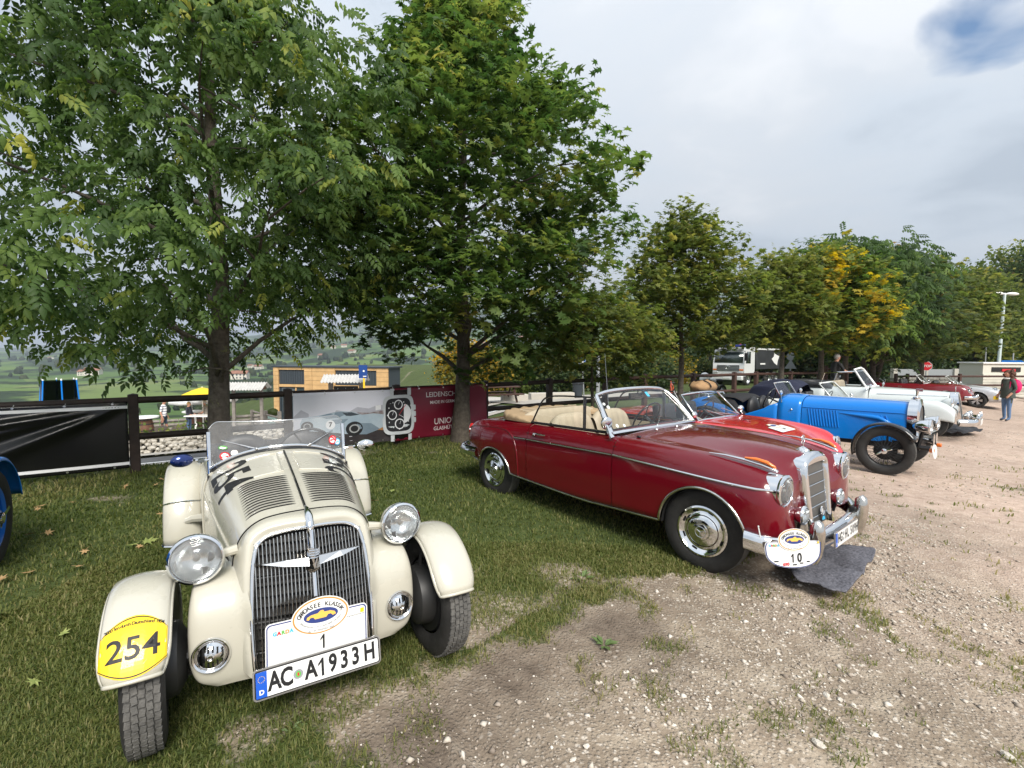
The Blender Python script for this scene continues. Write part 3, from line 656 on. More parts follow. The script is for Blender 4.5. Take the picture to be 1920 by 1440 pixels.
def ash_spray(seed):                        # a compound leaf: stalk and paired leaflets
    g = np.random.default_rng(seed); V, Fc = [], []
    L = .24; n = 4
    def leaflet(p, d, l, w_):
        d = d / np.linalg.norm(d); s = np.cross(d, (0, 0, 1.0)); s /= np.linalg.norm(s); b = len(V)
        V.extend([p, p + d * l * .45 + s * w_ + (0, 0, -.10 * l), p + d * l + (0, 0, -.42 * l), p + d * l * .45 - s * w_ + (0, 0, -.10 * l), p + d * l * .5 + (0, 0, .02)])
        Fc.extend([(b, b + 1, b + 4), (b + 1, b + 2, b + 4), (b + 2, b + 3, b + 4), (b + 3, b, b + 4)])
    for k in range(n):
        t = .25 + .22 * k; p = np.array([L * t, 0, -.16 * L * t * t * 2])
        for s in (-1, 1): leaflet(p, np.array([.55, s, g.uniform(-.5, 0)]), g.uniform(.075, .105), g.uniform(.022, .030))
    leaflet(np.array([L, 0, -.3 * L]), np.array([1, g.uniform(-.2, .2), -.6]), .10, .028)
    return np.array(V), np.array(Fc)
def maple_spray(seed):
    g = np.random.default_rng(seed); V, Fc = [], []
    for k in range(4):
        a = g.uniform(-1.3, 1.3); p = np.array([g.uniform(.0, .18), g.uniform(-.10, .10), g.uniform(-.06, .04)]); s = g.uniform(.072, .105); q = maple2d(s)
        R_ = np.array([(math.sin(a), math.cos(a)), (-math.cos(a), math.sin(a))]); b = len(V); til = g.uniform(.1, .9)
        V.append(p)
        for (u, v) in q:
            e = np.array([u, v + s * .3]) @ R_; V.append(p + (e[0], e[1], -til * abs(e[0]) * .6 - .25 * (u * u) / s - .15 * max(0, e[0])))
        Fc += [(b, b + 1 + i, b + 1 + (i + 1) % 14) for i in range(14)]
    return np.array(V), np.array(Fc)
def simple_spray(seed, n=7, s=.09):
    g = np.random.default_rng(seed); V, Fc = [], []
    for k in range(n):
        p = g.normal(0, s * 1.3, 3); d = g.normal(0, 1, 3); d[2] -= .4; d /= np.linalg.norm(d); e = np.cross(d, g.normal(0, 1, 3)); e /= np.linalg.norm(e); l = s * g.uniform(.7, 1.3); b = len(V)
        V.extend([p, p + d * l * .5 + e * l * .42, p + d * l, p + d * l * .5 - e * l * .42]); Fc.extend([(b, b + 1, b + 2), (b, b + 2, b + 3)])
    return np.array(V), np.array(Fc)
SPR = {'ash': [ash_spray(i) for i in range(5)], 'maple': [maple_spray(i) for i in range(5)], 'simple': [simple_spray(i) for i in range(5)]}
_near = {}
def tree(name, label, base, prof, r0, kind, mt, ncl, nsp, scale=1.0, seed=0, tint=(.42, .17), group=None, lean=(0, 0), nlimb=16, csig=.30, parts=0, patch=None, droop=.35, trunk_top=.8, yell=None, crown_off=(0, 0), fork=None, skirt=None):
    g = np.random.default_rng(seed + 100); T = thing(name, label, 'tree', base, 0, group)
    pz = np.array([p[0] for p in prof]); pr = np.array([p[1] for p in prof]); zt = pz[-1]; co = np.array([crown_off[0], crown_off[1]])
    tb = MB(); zs = np.linspace(-.1, zt * trunk_top, 9); tp = [Vector((lean[0] * z + .03 * math.sin(z * 1.7 + seed), lean[1] * z + .03 * math.cos(z * 1.3 + seed), z)) for z in zs]
    tb.tube(tp, [r0 * (1.35 if i == 0 else 1.0) * (1 - .82 * (i / 8) ** .9) for i in range(9)], 12)
    if fork: 
        for fx, fy in fork: tb.tube([(0, 0, .3), (fx * .35, fy * .35, 1.4), (fx, fy, zt * .55)], [r0 * .8, r0 * .7, r0 * .35], 10)
    obj('trunk', tb, 'bark', T, angle=80)
    def tpos(z): i = np.clip(np.searchsorted(zs, z) - 1, 0, 7); u = (z - zs[i]) / (zs[i + 1] - zs[i]); return tp[i].lerp(tp[i + 1], min(1, max(0, u)))
    lb = MB(); tips = []; segs = []
    for k in range(nlimb):
        z = pz[0] + (zt - pz[0]) * ((k + g.uniform(0, .9)) / nlimb) ** .9; a = k * 2.4 + g.uniform(-.5, .5); rr = np.interp(z, pz, pr) * g.uniform(.75, .98)
        e = Vector((rr * math.cos(a) + co[0] * .8, rr * math.sin(a) + co[1] * .8, z)); z0 = max(pz[0] * .75, z - rr * g.uniform(.25, .7)); z0 = min(z0, zt * trunk_top * .97); s = tpos(z0)
        m_ = s.lerp(e, .5) + Vector((g.normal(0, .12), g.normal(0, .12), g.uniform(0, .2))) * rr * .35
        pts = [s, s.lerp(m_, .55) + Vector((0, 0, .05)), m_, m_.lerp(e, .55) + Vector(tuple(g.normal(0, .05, 3))), e]; r1 = r0 * .34 * (1 - .6 * z / zt)
        lb.tube(pts, [r1, r1 * .8, r1 * .55, r1 * .32, r1 * .12], 6); segs.append(pts)
        for q in range(3):
            b0 = pts[2 + q % 2]; d = Vector((g.normal(0, 1), g.normal(0, 1), g.normal(.1, .5))).normalized() * rr * g.uniform(.25, .5); lb.tube([b0, b0 + d * .5 + Vector((0, 0, .04)), b0 + d], [r1 * .4, r1 * .22, r1 * .08], 5); tips.append(b0 + d)
        tips.append(e)
    tips = [t for t in tips if t.z < zt and math.hypot(t.x, t.y) < 1.15 * float(np.interp(t.z, pz, pr)) + .3 + abs(co[0])]
    obj('limbs', lb, 'bark', T, angle=80)
    # leaf clusters: around branch tips and through the outer half of the crown
    C = []
    n1 = min(len(tips), ncl // 3); C += [np.array(t) for t in tips[:n1]]
    while len(C) < ncl:
        z = g.uniform(pz[0], zt); rr = np.interp(z, pz, pr)
        if g.random() > (rr / pr.max()) ** 1.1: continue
        a = g.uniform(0, 2 * np.pi)
        if skirt and z < skirt and rr * math.cos(a) < -1.7 - (z - 1.9) * 1.2: continue
        lob = 1 + .13 * math.sin(a * 3 + z * 1.1 + seed) + .09 * math.sin(a * 7 - z * 2.3 + seed) + .05 * math.sin(a * 13 + z * 5)
        q = rr * lob * g.uniform(.28, 1.0) ** .5
        C.append(np.array([q * math.cos(a) + co[0] * min(1, z / pz[0] * .5), q * math.sin(a) + co[1], z + g.normal(0, .12)]))
    C = np.array(C)
    if skirt:                               # open space in front of the trunk under the crown
        d0 = -np.array(base[:2]) / np.hypot(base[0], base[1]); u = C[:, :2] @ d0; l = C[:, 0] * d0[1] - C[:, 1] * d0[0]
        C = C[~((C[:, 2] < 2.4) & (np.abs(l + .1) < .55) & (u > -.3)) & ~((C[:, 2] < skirt) & (C[:, 0] < -1.9 - (C[:, 2] - 1.9) * 1.2))]
    n = len(C) * nsp; ci = np.repeat(np.arange(len(C)), nsp)
    off = np.clip(g.normal(0, 1, (n, 3)), -1.9, 1.9) * np.array([csig, csig, csig * .62]); P = C[ci] + off
    ctr = np.stack([co[0] * .5 + 0 * P[:, 0], co[1] * .5 + 0 * P[:, 0]], 1); out_ = P[:, :2] - ctr; az = np.arctan2(out_[:, 1], out_[:, 0]) + g.normal(0, .9, n); ros = g.random(n) < .7; az = np.where(ros, np.arctan2(off[:, 1], off[:, 0]) + g.normal(0, .45, n), az)
    pit = g.normal(droop, .30, n) + np.clip(-off[:, 2] / csig, -1, 1.5) * .22; rol = g.normal(0, .4, n); sc = scale * g.uniform(.75, 1.25, n)
    ca, sa, cp, sp, cr_, sr = np.cos(az), np.sin(az), np.cos(pit), np.sin(pit), np.cos(rol), np.sin(rol)
    X = np.stack([ca * cp, sa * cp, -sp], 1); Yv = np.stack([-sa, ca, 0 * ca], 1); Z = np.cross(X, Yv); Y2 = Yv * cr_[:, None] + Z * sr[:, None]; Z2 = np.cross(X, Y2)
    ct = g.normal(0, .15, len(C)); tn = np.clip(g.normal(tint[0], tint[1], n) + ct[ci], 0, 1)
    if yell:                                # patches that have turned colour: centre (x, y, z), radius
        for (yx, yy, yz, yr, amt) in yell: d = np.linalg.norm((P - (yx, yy, yz)) / yr, axis=1); tn = np.clip(tn + amt * np.clip(1.3 - d, 0, 1) * (g.random(n) < .8), 0, 1)
    var = g.integers(0, 5, n); S = SPR[kind]
    sel = np.zeros(n, bool)
    if parts:
        W_ = P + np.array(base); dist = np.linalg.norm(W_ - np.array([0, 0, CAM_H]), axis=1); vx = W_ @ np.array(cR) ; vz = W_ @ np.array(cF); vis = (vz > .5) & (np.abs(vx / vz) < 1.03) & (W_[:, 2] < CAM_H + .80 * vz)
        dist = np.where(vis, dist, 1e9); sel[np.argsort(dist)[:parts]] = True
        for i in np.where(sel)[0]:
            key = (kind, mt, var[i], int(tn[i] * 5))
            if key not in _near: _near[key] = mesh_np('leaf_spray', S[var[i]][0], S[var[i]][1], mt, attr=np.clip(tn[i] + g.normal(0, .05, len(S[var[i]][0])), 0, 1))
            o = link('leaf_spray', _near[key], T); k_ = sc[i]
            o.matrix_local = Matrix(((X[i, 0] * k_, Y2[i, 0] * k_, Z2[i, 0] * k_, P[i, 0]), (X[i, 1] * k_, Y2[i, 1] * k_, Z2[i, 1] * k_, P[i, 1]), (X[i, 2] * k_, Y2[i, 2] * k_, Z2[i, 2] * k_, P[i, 2]), (0, 0, 0, 1)))
    VV, FF, AA_, o_ = [], [], [], 0
    for v in range(5):
        i = np.where((var == v) & ~sel)[0]; B, Fc = S[v]
        q = (B[None, :, 0, None] * X[i, None] + B[None, :, 1, None] * Y2[i, None] + B[None, :, 2, None] * Z2[i, None]) * sc[i, None, None] + P[i, None]
        VV.append(q.reshape(-1, 3)); FF.append((np.arange(len(i)) * len(B))[:, None, None].repeat(1, 1) + Fc[None] + o_); AA_.append(np.repeat(tn[i], len(B)) + g.normal(0, .04, len(i) * len(B))); o_ += len(i) * len(B)
    cr = link('crown', mesh_np('crown', np.concatenate(VV), np.concatenate([f.reshape(-1, 3) for f in FF]), mt, attr=np.clip(np.concatenate(AA_), 0, 1)), T); cr['kind'] = 'stuff'
    return T
def base_at(x, y): return (x, y, gz(x, y) - .03)
tree('ash_tree', 'large ash tree with feathery compound leaves behind the cream roadster, at the black banner', base_at(-4.05, 6.75),
     [(1.6, .8), (1.9, 1.7), (2.35, 2.2), (2.85, 2.8), (3.5, 3.25), (4.3, 3.3), (5.2, 2.7), (6.2, 1.85), (7.4, 1.3), (8.4, .8), (9.0, .3)], .155, 'ash', 'ash', 300, 31, .84, 3, (.42, .16), 'maple and ash trees along the fence', nlimb=26, csig=.27, skirt=2.9, parts=300, droop=.30,
     yell=[(2.2, -1.2, 2.6, .55, .40), (1.6, -2.0, 3.0, .5, .35), (-3.2, -1.0, 3.3, .6, .35), (.3, -2.6, 3.6, .5, .25), (2.6, -1.3, 2.9, .4, .35)], crown_off=(-.7, -.1))
tree('maple_tree', 'tall dense maple tree rising in front of the dark red watch banner', base_at(-.95, 9.25),
     [(1.75, 1.3), (2.2, 2.3), (3.2, 2.75), (4.4, 2.8), (5.4, 2.6), (6.0, 2.25), (6.6, 1.65), (7.2, 1.1), (7.9, .8), (8.6, .45), (9.0, .1)],   .165, 'maple', 'maple', 360, 25, .95, 11, (.36, .17), 'maple and ash trees along the fence', nlimb=30, csig=.27, parts=300, droop=.45,
     yell=[(.8, -2.4, 3.6, .7, .25), (-1.2, -2.5, 3.0, .5, .22), (1.8, -1.0, 5.0, .8, .18), (.6, -.8, 7.6, .8, .18), (1.9, -1.2, 3.1, .6, .25)])
tree('maple_tree', 'small low maple tree with a thin trunk beside the blue crossing sign', base_at(1.86, 11.2), [(1.5, .7), (1.7, 1.5), (2.0, 1.75), (2.45, 1.5), (2.85, .8), (3.05, .2)], .055, 'maple', 'olive', 130, 15, .85, 21, (.45, .18), 'maple and ash trees along the fence', nlimb=14, csig=.22)
tree('maple_tree', 'rounded maple tree in front of the white tipper truck, green and copper leaves', base_at(4.55, 13.15), [(2.05, .9), (2.4, 1.6), (2.9, 1.8), (3.6, 1.65), (4.5, 1.15), (5.2, .55), (5.6, .12)], .095, 'maple', 'olive', 260, 15, .95, 31, (.48, .20), 'maple and ash trees along the fence', nlimb=20, csig=.25)
tree('maple_tree', 'pale green maple tree behind the blue roadster, left of the orange-tinted one', base_at(9.3, 16.75), [(2.15, .6), (2.6, 1.1), (3.2, 1.3), (4.0, 1.25), (4.8, .9), (5.4, .2)], .11, 'maple', 'olive', 150, 13, 1.1, 41, (.52, .18), 'maple and ash trees along the fence', nlimb=16, csig=.28)
tree('maple_tree', 'maple tree turning orange and yellow near its top behind the dark-topped white car', base_at(11.6, 18.3), [(2.2, 1.0), (2.7, 1.9), (3.4, 2.3), (4.4, 2.1), (5.3, 1.3), (5.9, .2)], .13, 'maple', 'autumn', 260, 9, 1.35, 51, (.42, .13), 'maple and ash trees along the fence', nlimb=18, csig=.28,
     yell=[(-.6, -1.6, 4.7, .75, .5), (-1.1, -1.9, 3.8, .75, .45), (.7, -1.8, 3.7, .6, .4), (.0, -.9, 5.4, .6, .45), (.5, -2.0, 3.3, .5, .45)])
tree('ash_tree', 'grey-green ash tree rising behind the orange-tinted maple', base_at(14.3, 20.9), [(2.3, 1.4), (3.0, 2.6), (4.4, 2.9), (5.6, 2.3), (6.4, 1.3), (6.9, .2)], .15, 'ash', 'ash', 280, 11, 1.5, 61, (.30, .14), 'maple and ash trees along the fence', nlimb=18, csig=.36)
tree('maple_tree', 'dark forked maple tree behind the pale silver cabriolet, reddish at the top', base_at(16.6, 22.4), [(2.0, 1.8), (2.7, 3.0), (3.8, 3.2), (5.0, 2.5), (6.2, 1.6), (7.1, .3)], .16, 'maple', 'dusky', 300, 8, 1.55, 71, (.38, .20), 'maple and ash trees along the fence', nlimb=20, csig=.34, fork=[(1.1, .3), (-.9, .2)], yell=[(.5, -.6, 6.6, 1.0, .4), (-1.6, -1.5, 1.9, .9, .3)])
tree('maple_tree', 'broad maple tree with yellowing right side above the stop sign', base_at(21.5, 25.6), [(1.9, 1.8), (2.8, 3.0), (4.0, 3.2), (5.2, 2.5), (6.2, 1.4), (6.8, .2)], .17, 'maple', 'olive', 300, 8, 1.7, 81, (.36, .20), 'maple and ash trees along the fence', nlimb=20, csig=.36, yell=[(2.4, -.8, 4.2, 1.2, .3), (1.6, -1.8, 5.6, 1.0, .25)])
# ------------------------------------------------------------------ fence, banners
fence = thing('fence', 'long dark brown wooden fence with two rails running behind the cars', 'fence', (FA.x, FA.y, 0), math.atan2(FD.y, FD.x))
TS = [-2.4, -.5, 1.32, 3.28, 5.11, 7.02, 8.75, 10.55, 12.04, 14.2, 16.38, 17.71, 20.1, 22.4, 25.0]
def fz(t): P = FA + FD * t; return gz(P.x, P.y)
def ztop(t): return float(np.interp(t, [0, 5, 9, 12, 18, 26], [1.04, 1.06, 1.10, 1.13, 1.11, 1.05]))
for i, t in enumerate(TS):
    p = MB(); h = ztop(t) + .045; p.box((t, 0, h / 2 - .15), (.115, .115, h + .3)); p.add([(t - .062, -.062, h), (t + .062, -.062, h), (t + .062, .062, h), (t - .062, .062, h), (t, 0, h + .02)], [(0, 1, 4), (1, 2, 4), (2, 3, 4), (3, 0, 4)])
    obj('post', p, 'wood' if t < 9 else 'wood2', fence, bevel=.008)
    if i < len(TS) - 1:
        t2 = TS[i + 1]
        for dz in (-.03, -.535):
            q = MB(); q.tube([(t + .05, .0, ztop(t) + dz), ((t + t2) / 2, .004, (ztop(t) + ztop(t2)) / 2 + dz - .006), (t2 - .05, 0, ztop(t2) + dz)], .047, 10); obj('rail', q, 'wood' if t < 9 else 'wood2', fence, angle=60)
# right-hand fence at the far side of the lot
f2 = thing('fence', 'brown wooden fence with two rails behind the silver car and the woman', 'fence', (21.0, 26.6, gz(21, 26.6)), R(6))
xs = [0, .7, 3.9, 7.0, 10.2, 13.4, 16.6, 20]
for i, x in enumerate(xs):
    p = MB(); p.box((x, 0, .58), (.13, .13, 1.5)); obj('post', p, 'wood2', f2, bevel=.01)
    if i < len(xs) - 1:
        for z in (1.18, .68):
            q = MB(); q.tube([(x + .05, 0, z), (xs[i + 1] - .05, 0, z)], .055, 8); obj('rail', q, 'wood2', f2, angle=60)
f3 = thing('fence', 'brown fence corner post run behind the man in the black shirt', 'fence', (13.3, 20.6, gz(13.3, 20.6)), R(48))
for i, x in enumerate((0, 2.2, 4.4, 6.6, 8.8)):
    p = MB(); p.box((x, 0, .62), (.12, .12, 1.5)); obj('post', p, 'wood2', f3, bevel=.01)
    if i < 4:
        for z in (1.22, .72): q = MB(); q.tube([(x + .05, 0, z), (x + 2.15, 0, z)], .05, 8); obj('rail', q, 'wood2', f3, angle=60)
# banners: cloth tied to the fence, hanging on the car side of the rails
FROT = Matrix.Rotation(math.atan2(FD.y, FD.x), 4, 'Z')
M['vinyl'] = mat('black banner vinyl', (.006, .006, .007), .24, spec=.5)
M['bannerwhite'] = mat('pale lilac banner print', (.72, .72, .80), .5, var=.04, vscale=3)
M['bannerred'] = mat('dark red banner vinyl', (.17, .008, .026), .38)
M['stripe'] = mat('white banner stripe', (.82, .82, .84), .45)
M['b_car'] = mat('print racing car body', (.33, .43, .52), .5, col2=(.50, .58, .64), vscale=2.2); M['b_shade'] = mat('print shaded body', (.15, .21, .27), .5, col2=(.25, .32, .38), vscale=3); M['b_dark'] = mat('print dark ground', (.030, .026, .030), .5, col2=(.06, .05, .05), vscale=5)
M['b_glass'] = mat('print window', (.05, .065, .08), .5); M['b_crowd'] = mat('print crowd', (.17, .105, .095), .5, col2=(.45, .42, .44), vscale=14, detail=8); M['b_mist'] = mat('print misty trees', (.42, .42, .48), .5, col2=(.52, .52, .58), vscale=7, detail=8)
M['b_wheel'] = mat('print tyre', (.02, .02, .022), .5); M['b_rim'] = mat('print rim', (.42, .43, .44), .5); M['b_case'] = mat('print watch case', (.50, .53, .56), .5, col2=(.68, .70, .72), vscale=5); M['b_dial'] = mat('print watch dial', (.015, .015, .018), .5); M['b_orange'] = mat('print orange edge', (.45, .22, .08), .5)
M['b_text'] = mat('print pale lettering', (.80, .72, .72), .5)
def banner(name, label, t0, t1, z0, z1, wave, mt, yoff=-.085, n=60, m=24):
    b = thing(name, label, 'banner', (FA.x, FA.y, 0), math.atan2(FD.y, FD.x))
    def fn(u, v, k=0.0): return Vector((t0 + (t1 - t0) * u, yoff - wave(u, v) - k, z0(u) + (z1(u) - z0(u)) * v))
    c = MB(); c.grid([[fn(i / n, j / m) for j in range(m + 1)] for i in range(n + 1)], flip=True); obj('cloth', c, mt, b, angle=180, thick=.002)
    e = MB()
    for i in range(0, n + 1, 15): 
        for v in (.975, .03): p = fn(i / n, v, .004); e.tube([p, p + Vector((0, -.003, 0))], .014, 8); 
    obj('eyelet', e, 'alu', b)
    tie = MB()
    for i in range(0, n + 1, 15): p = fn(i / n, .975); tie.tube([p, p + Vector((.01, .08, .05))], .004, 4)
    obj('tie', tie, 'platewhite', b)
    return b, fn
def fold(u, v):
    s = 0
    for (u0, v0, du, dv, w_, a) in ((1.0, .97, -1.0, -.62, .060, .045), (1.0, .97, -1.0, -.95, .050, .030), (1.0, .97, -.62, -1.1, .055, .040), (1.0, .97, -.9, -1.5, .05, .022)):
        x, y = u - u0, (v - v0); l = math.hypot(du, dv); du_, dv_ = du / l, dv / l; t = x * du_ + y * dv_; d = x * dv_ - y * du_
        s += 1.9 * a * math.exp(-(d / (w_ * (.35 + max(0, t)))) ** 2) * min(1, max(0, t * 3)) * (1 - .3 * u)
    return s + .012 * math.sin(u * 9 + v * 2)
b1, fn = banner('banner', 'long black vinyl banner with white border lines hanging on the fence', -2.2, 1.26, lambda u: .10, lambda u: 1.00, fold, 'vinyl', n=110, m=40)
for v in (.925, .075):
    st = MB()
    for i in range(110): u, u2 = i / 110, (i + 1) / 110; st.add([fn(u, v - .022, .003), fn(u2, v - .022, .003), fn(u2, v + .022, .003), fn(u, v + .022, .003)], [(0, 1, 2, 3)])
    obj('border_line', st, 'stripe', b1, smooth=False)
sag = lambda a, k: (lambda u, v: a * (math.sin(u * 17 + v * 3) * .4 + math.sin(u * 7 - v * 5 + k)) * (1 - v * .6))
b2, fn = banner('banner', 'pale banner printed with a racing car number 7 tied to the fence', 3.34, 5.32, lambda u: .12 - .02 * u, lambda u: 1.03, sag(.016, 0), 'bannerwhite')
pr = MB()
def pf(pts, k, mi): 
    v_, f_ = fine(pts, [tuple(range(len(pts)))], .12); pr.cur = mi; pr.add([fn(x, y, .002 + k * .0012) for x, y in v_], f_)
pf([(0, 0), (.84, 0), (.93, .17), (.80, .30), (0, .34)][::1], 0, 0)
pf([(.30, .52), (.34, .66), (.45, .62), (.52, .70), (.62, .66), (.70, .72), (.80, .70), (.93, .80), (.93, .52)][::-1], 0, 1)
pf([(.52, .46), (.52, .60), (.62, .58), (.93, .66), (.93, .50)][::-1], 1, 2); 
for x in (.68, .76, .86): pf([(x, .62), (x + .05, .63), (x + .05, .72), (x, .71)][::1], 2, 3)
pf([(0, .58), (.06, .70), (.12, .62), (.12, .55), (0, .55)][::-1], 1, 1)
body = [(.055, .33), (.05, .45), (.07, .55), (.20, .58), (.30, .62), (.38, .64), (.47, .62), (.56, .55), (.66, .565), (.74, .54), (.83, .44), (.885, .34), (.87, .27), (.80, .21), (.70, .24), (.60, .17), (.45, .20), (.35, .24), (.20, .29), (.12, .31)]
pf(body[::-1], 3, 4)
pf([(.20, .57), (.30, .615), (.38, .63), (.44, .60), (.36, .52), (.26, .51)][::-1], 4, 5)
pf([(.39, .615), (.47, .61), (.54, .555), (.46, .54), (.42, .55)][::-1], 4, 6)
pf([(.46, .20), (.52, .40), (.64, .38), (.72, .26), (.60, .17)][::-1], 4, 5); pf([(.80, .34), (.885, .34), (.87, .27), (.80, .21), (.70, .24)][::-1], 4, 7)
pf([(.30, .49), (.44, .49), (.40, .42), (.30, .40)][::-1], 4, 5)
asp = 1.98 / .91
for x, y, r in ((.49, .30, .075), (.105, .40, .048)):
    pf(ell(r, r * asp * .78 / .95, 24, x, y), 5, 8); pf(ell(r * .62, r * .62 * asp * .8, 20, x, y), 6, 9); pf(ell(r * .45, r * .45 * asp * .8, 20, x, y), 7, 8)
pf(ell(.038, .085, 20, .29, .40), 6, 3)
v_, f_ = text2d('7', .12, .004); pr.cur = 10; pr.add([fn(.29 + x * .45, .40 + y, .0115) for x, y in v_], f_)
obj('print', pr, ['b_dark', 'b_mist', 'b_crowd', 'stripe', 'b_car', 'b_shade', 'b_glass', 'b_orange', 'b_wheel', 'b_rim', 'ink'], b2, smooth=False)
b3, fn = banner('banner', 'dark red banner with pale lettering and a large printed watch', 5.02, 7.0, lambda u: .10 + .01 * u, lambda u: 1.05 + .03 * u, sag(.026, 2.0), 'bannerred', yoff=-.11)
pr = MB()
pf([(-.02, .03), (.16, .03), (.16, .97), (-.02, .97)][::1], 0, 0)
for y0, y1 in ((.86, 1.0), (.0, .12)):
    for x in (-.035, .135): pf([(x, y0), (x + .035, y0), (x + .035, y1), (x, y1)], 1, 1)
def sq(cx_, cy_, a, b_, p_=.16): 
    o = []
    for k in range(32):
        t = 2 * math.pi * k / 32; c_, s_ = math.cos(t), math.sin(t); o.append((cx_ + a * math.copysign(abs(c_) ** (2 / 5), c_), cy_ + b_ * math.copysign(abs(s_) ** (2 / 5), s_)))
    return o
pf(sq(.045, .50, .150, .375), 2, 1); pf(sq(.045, .50, .122, .315), 3, 2)
for y in (.62, .50, .38): pf(sq(.202, y, .010, .05), 3, 1)
pf(ell(.075, .185, 24, .09, .52, -math.pi / 2, math.pi / 2), 4, 3)
for x, y, r in ((.045, .69, .042), (-.015, .50, .042), (.05, .325, .046)):
    pf(ell(r, r * asp, 24, x, y), 5, 3); pf(ell(r * .80, r * .80 * asp, 24, x, y), 6, 2); pf([(x - .002, y), (x + .002, y), (x + .012, y + .06), (x + .009, y + .06)], 7, 3)
for k in range(12):
    a = 2 * math.pi * k / 12; c_, s_ = math.cos(a), math.sin(a); x0, y0 = .045 + .100 * c_ * (1.05 if abs(c_) > .4 else 1), .50 + .27 * s_; pf([(x0 - .004, y0 - .012), (x0 + .004, y0 - .012), (x0 + .004, y0 + .012), (x0 - .004, y0 + .012)], 5, 3)
pf([(.043, .49), (.047, .49), (.118, .68), (.115, .69)], 8, 4); pf([(.043, .50), (.049, .50), (.115, .42), (.112, .41)], 8, 3)
pr.cur = 5
for s, x, y, h in (('LEIDENSCHAFT', .53, .84, .135), ('MADE IN GERMANY', .53, .69, .085), ('UNION', .53, .30, .17), ('GLASHÜTTE', .53, .16, .105)):
    v_, f_ = text2d(s, h, 0.001); v_, f_ = fine(v_, f_, .08); pr.add([fn(x + a / asp, y + b_, .006) for a, b_ in v_], f_)
obj('print', pr, ['vinyl', 'b_case', 'b_dial', 'stripe', 'redprint', 'b_text'], b3, smooth=False)
# ------------------------------------------------------------------ terrace, building, signs, hedges
def PL(px, depth):                          # standing place under a photo column
    P = at(px, 667, depth); return Vector((P.x, P.y, gz(P.x, P.y)))
def fp(t, p, dz=0): q = FA + FD * t + FN * p; return Vector((q.x, q.y, gz(q.x, q.y) + dz))
M['asphalt'] = mat('asphalt', (.10, .10, .10), .9, var=.2, vscale=3, bump=.2); M['paving'] = mat('pale paving', (.44, .41, .36), .9, var=.1, vscale=1.5, bump=.2); M['roadpaint'] = mat('road paint', (.70, .70, .68), .7)
M['terrace'] = mat('pale terrace gravel', (.40, .38, .35), .95, col2=(.52, .50, .46), vscale=3, bump=.3, bscale=20); M['path'] = mat('path gravel', (.38, .35, .31), .95, var=.12, vscale=2)
def strip_(name, t0, t1, p0, p1, mt, dz, n=40, m=6):
    g = MB(); g.grid([[fp(t, p, dz) for p in np.linspace(p0, p1, m)] for t in np.linspace(t0, t1, n)], flip=True); return tag(obj(name, g, mt), None, None, kind='structure')
strip_('road', -9, 13, 7.12, 8.15, 'asphalt', .030); strip_('road_line', -9, 13, 6.98, 7.10, 'roadpaint', .034, m=2); strip_('road_shoulder', -9, 13, 6.55, 6.96, 'path', .026, m=2)
strip_('pavement', -9, 13, 8.17, 9.25, 'paving', .10); strip_('terrace_floor', -10, 16, 9.8, 27, 'terrace', .03, 50, 24)
strip_('path', 13.5, 26, 6.0, 10.5, 'path', .04, 30, 6)
# gabion wall: wire baskets full of stones
M['gabion'] = mat('gabion stone', (.44, .40, .34), .9, col2=(.66, .62, .55), vscale=5, detail=2)
ga = thing('gabion_wall', 'low gabion wall of pale stones beyond the road behind the cream roadster', 'wall', (0, 0, 0))
g_ = np.random.default_rng(5); sm = MB(); ib = MB(); ib.ball((0, 0, 0), 1, 6, 4)
for t in np.arange(-2.5, 9.5, .115):
    for z in (.04, .13, .22, .31, .40, .47):
        P = fp(t + g_.uniform(-.06, .06), 9.42 + g_.uniform(-.03, .04), .06 + z + g_.uniform(-.03, .03)); s = g_.uniform(.07, .11); q = Matrix.Rotation(g_.uniform(0, 6), 4, 'Z') @ Matrix.Rotation(g_.uniform(0, 6), 4, 'X')
        sm.add([P + q @ Vector((v.x * s * 1.2, v.y * s * .85, v.z * s * .72)) for v in ib.v], ib.f)
so_ = obj('stones', sm, 'gabion', ga, angle=40); so_['kind'] = 'stuff'
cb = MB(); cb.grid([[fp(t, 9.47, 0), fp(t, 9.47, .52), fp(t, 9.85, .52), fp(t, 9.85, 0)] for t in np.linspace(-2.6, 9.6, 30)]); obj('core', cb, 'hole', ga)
wi = MB()
for t in np.arange(-2.5, 9.6, 1.0): wi.tube([fp(t, 9.36, .02), fp(t, 9.36, .56)], .006, 4)
for z in (.10, .32, .56): wi.tube([fp(t, 9.36, z) for t in np.linspace(-2.5, 9.5, 20)], .004, 4)
obj('wire', wi, 'alu', ga)
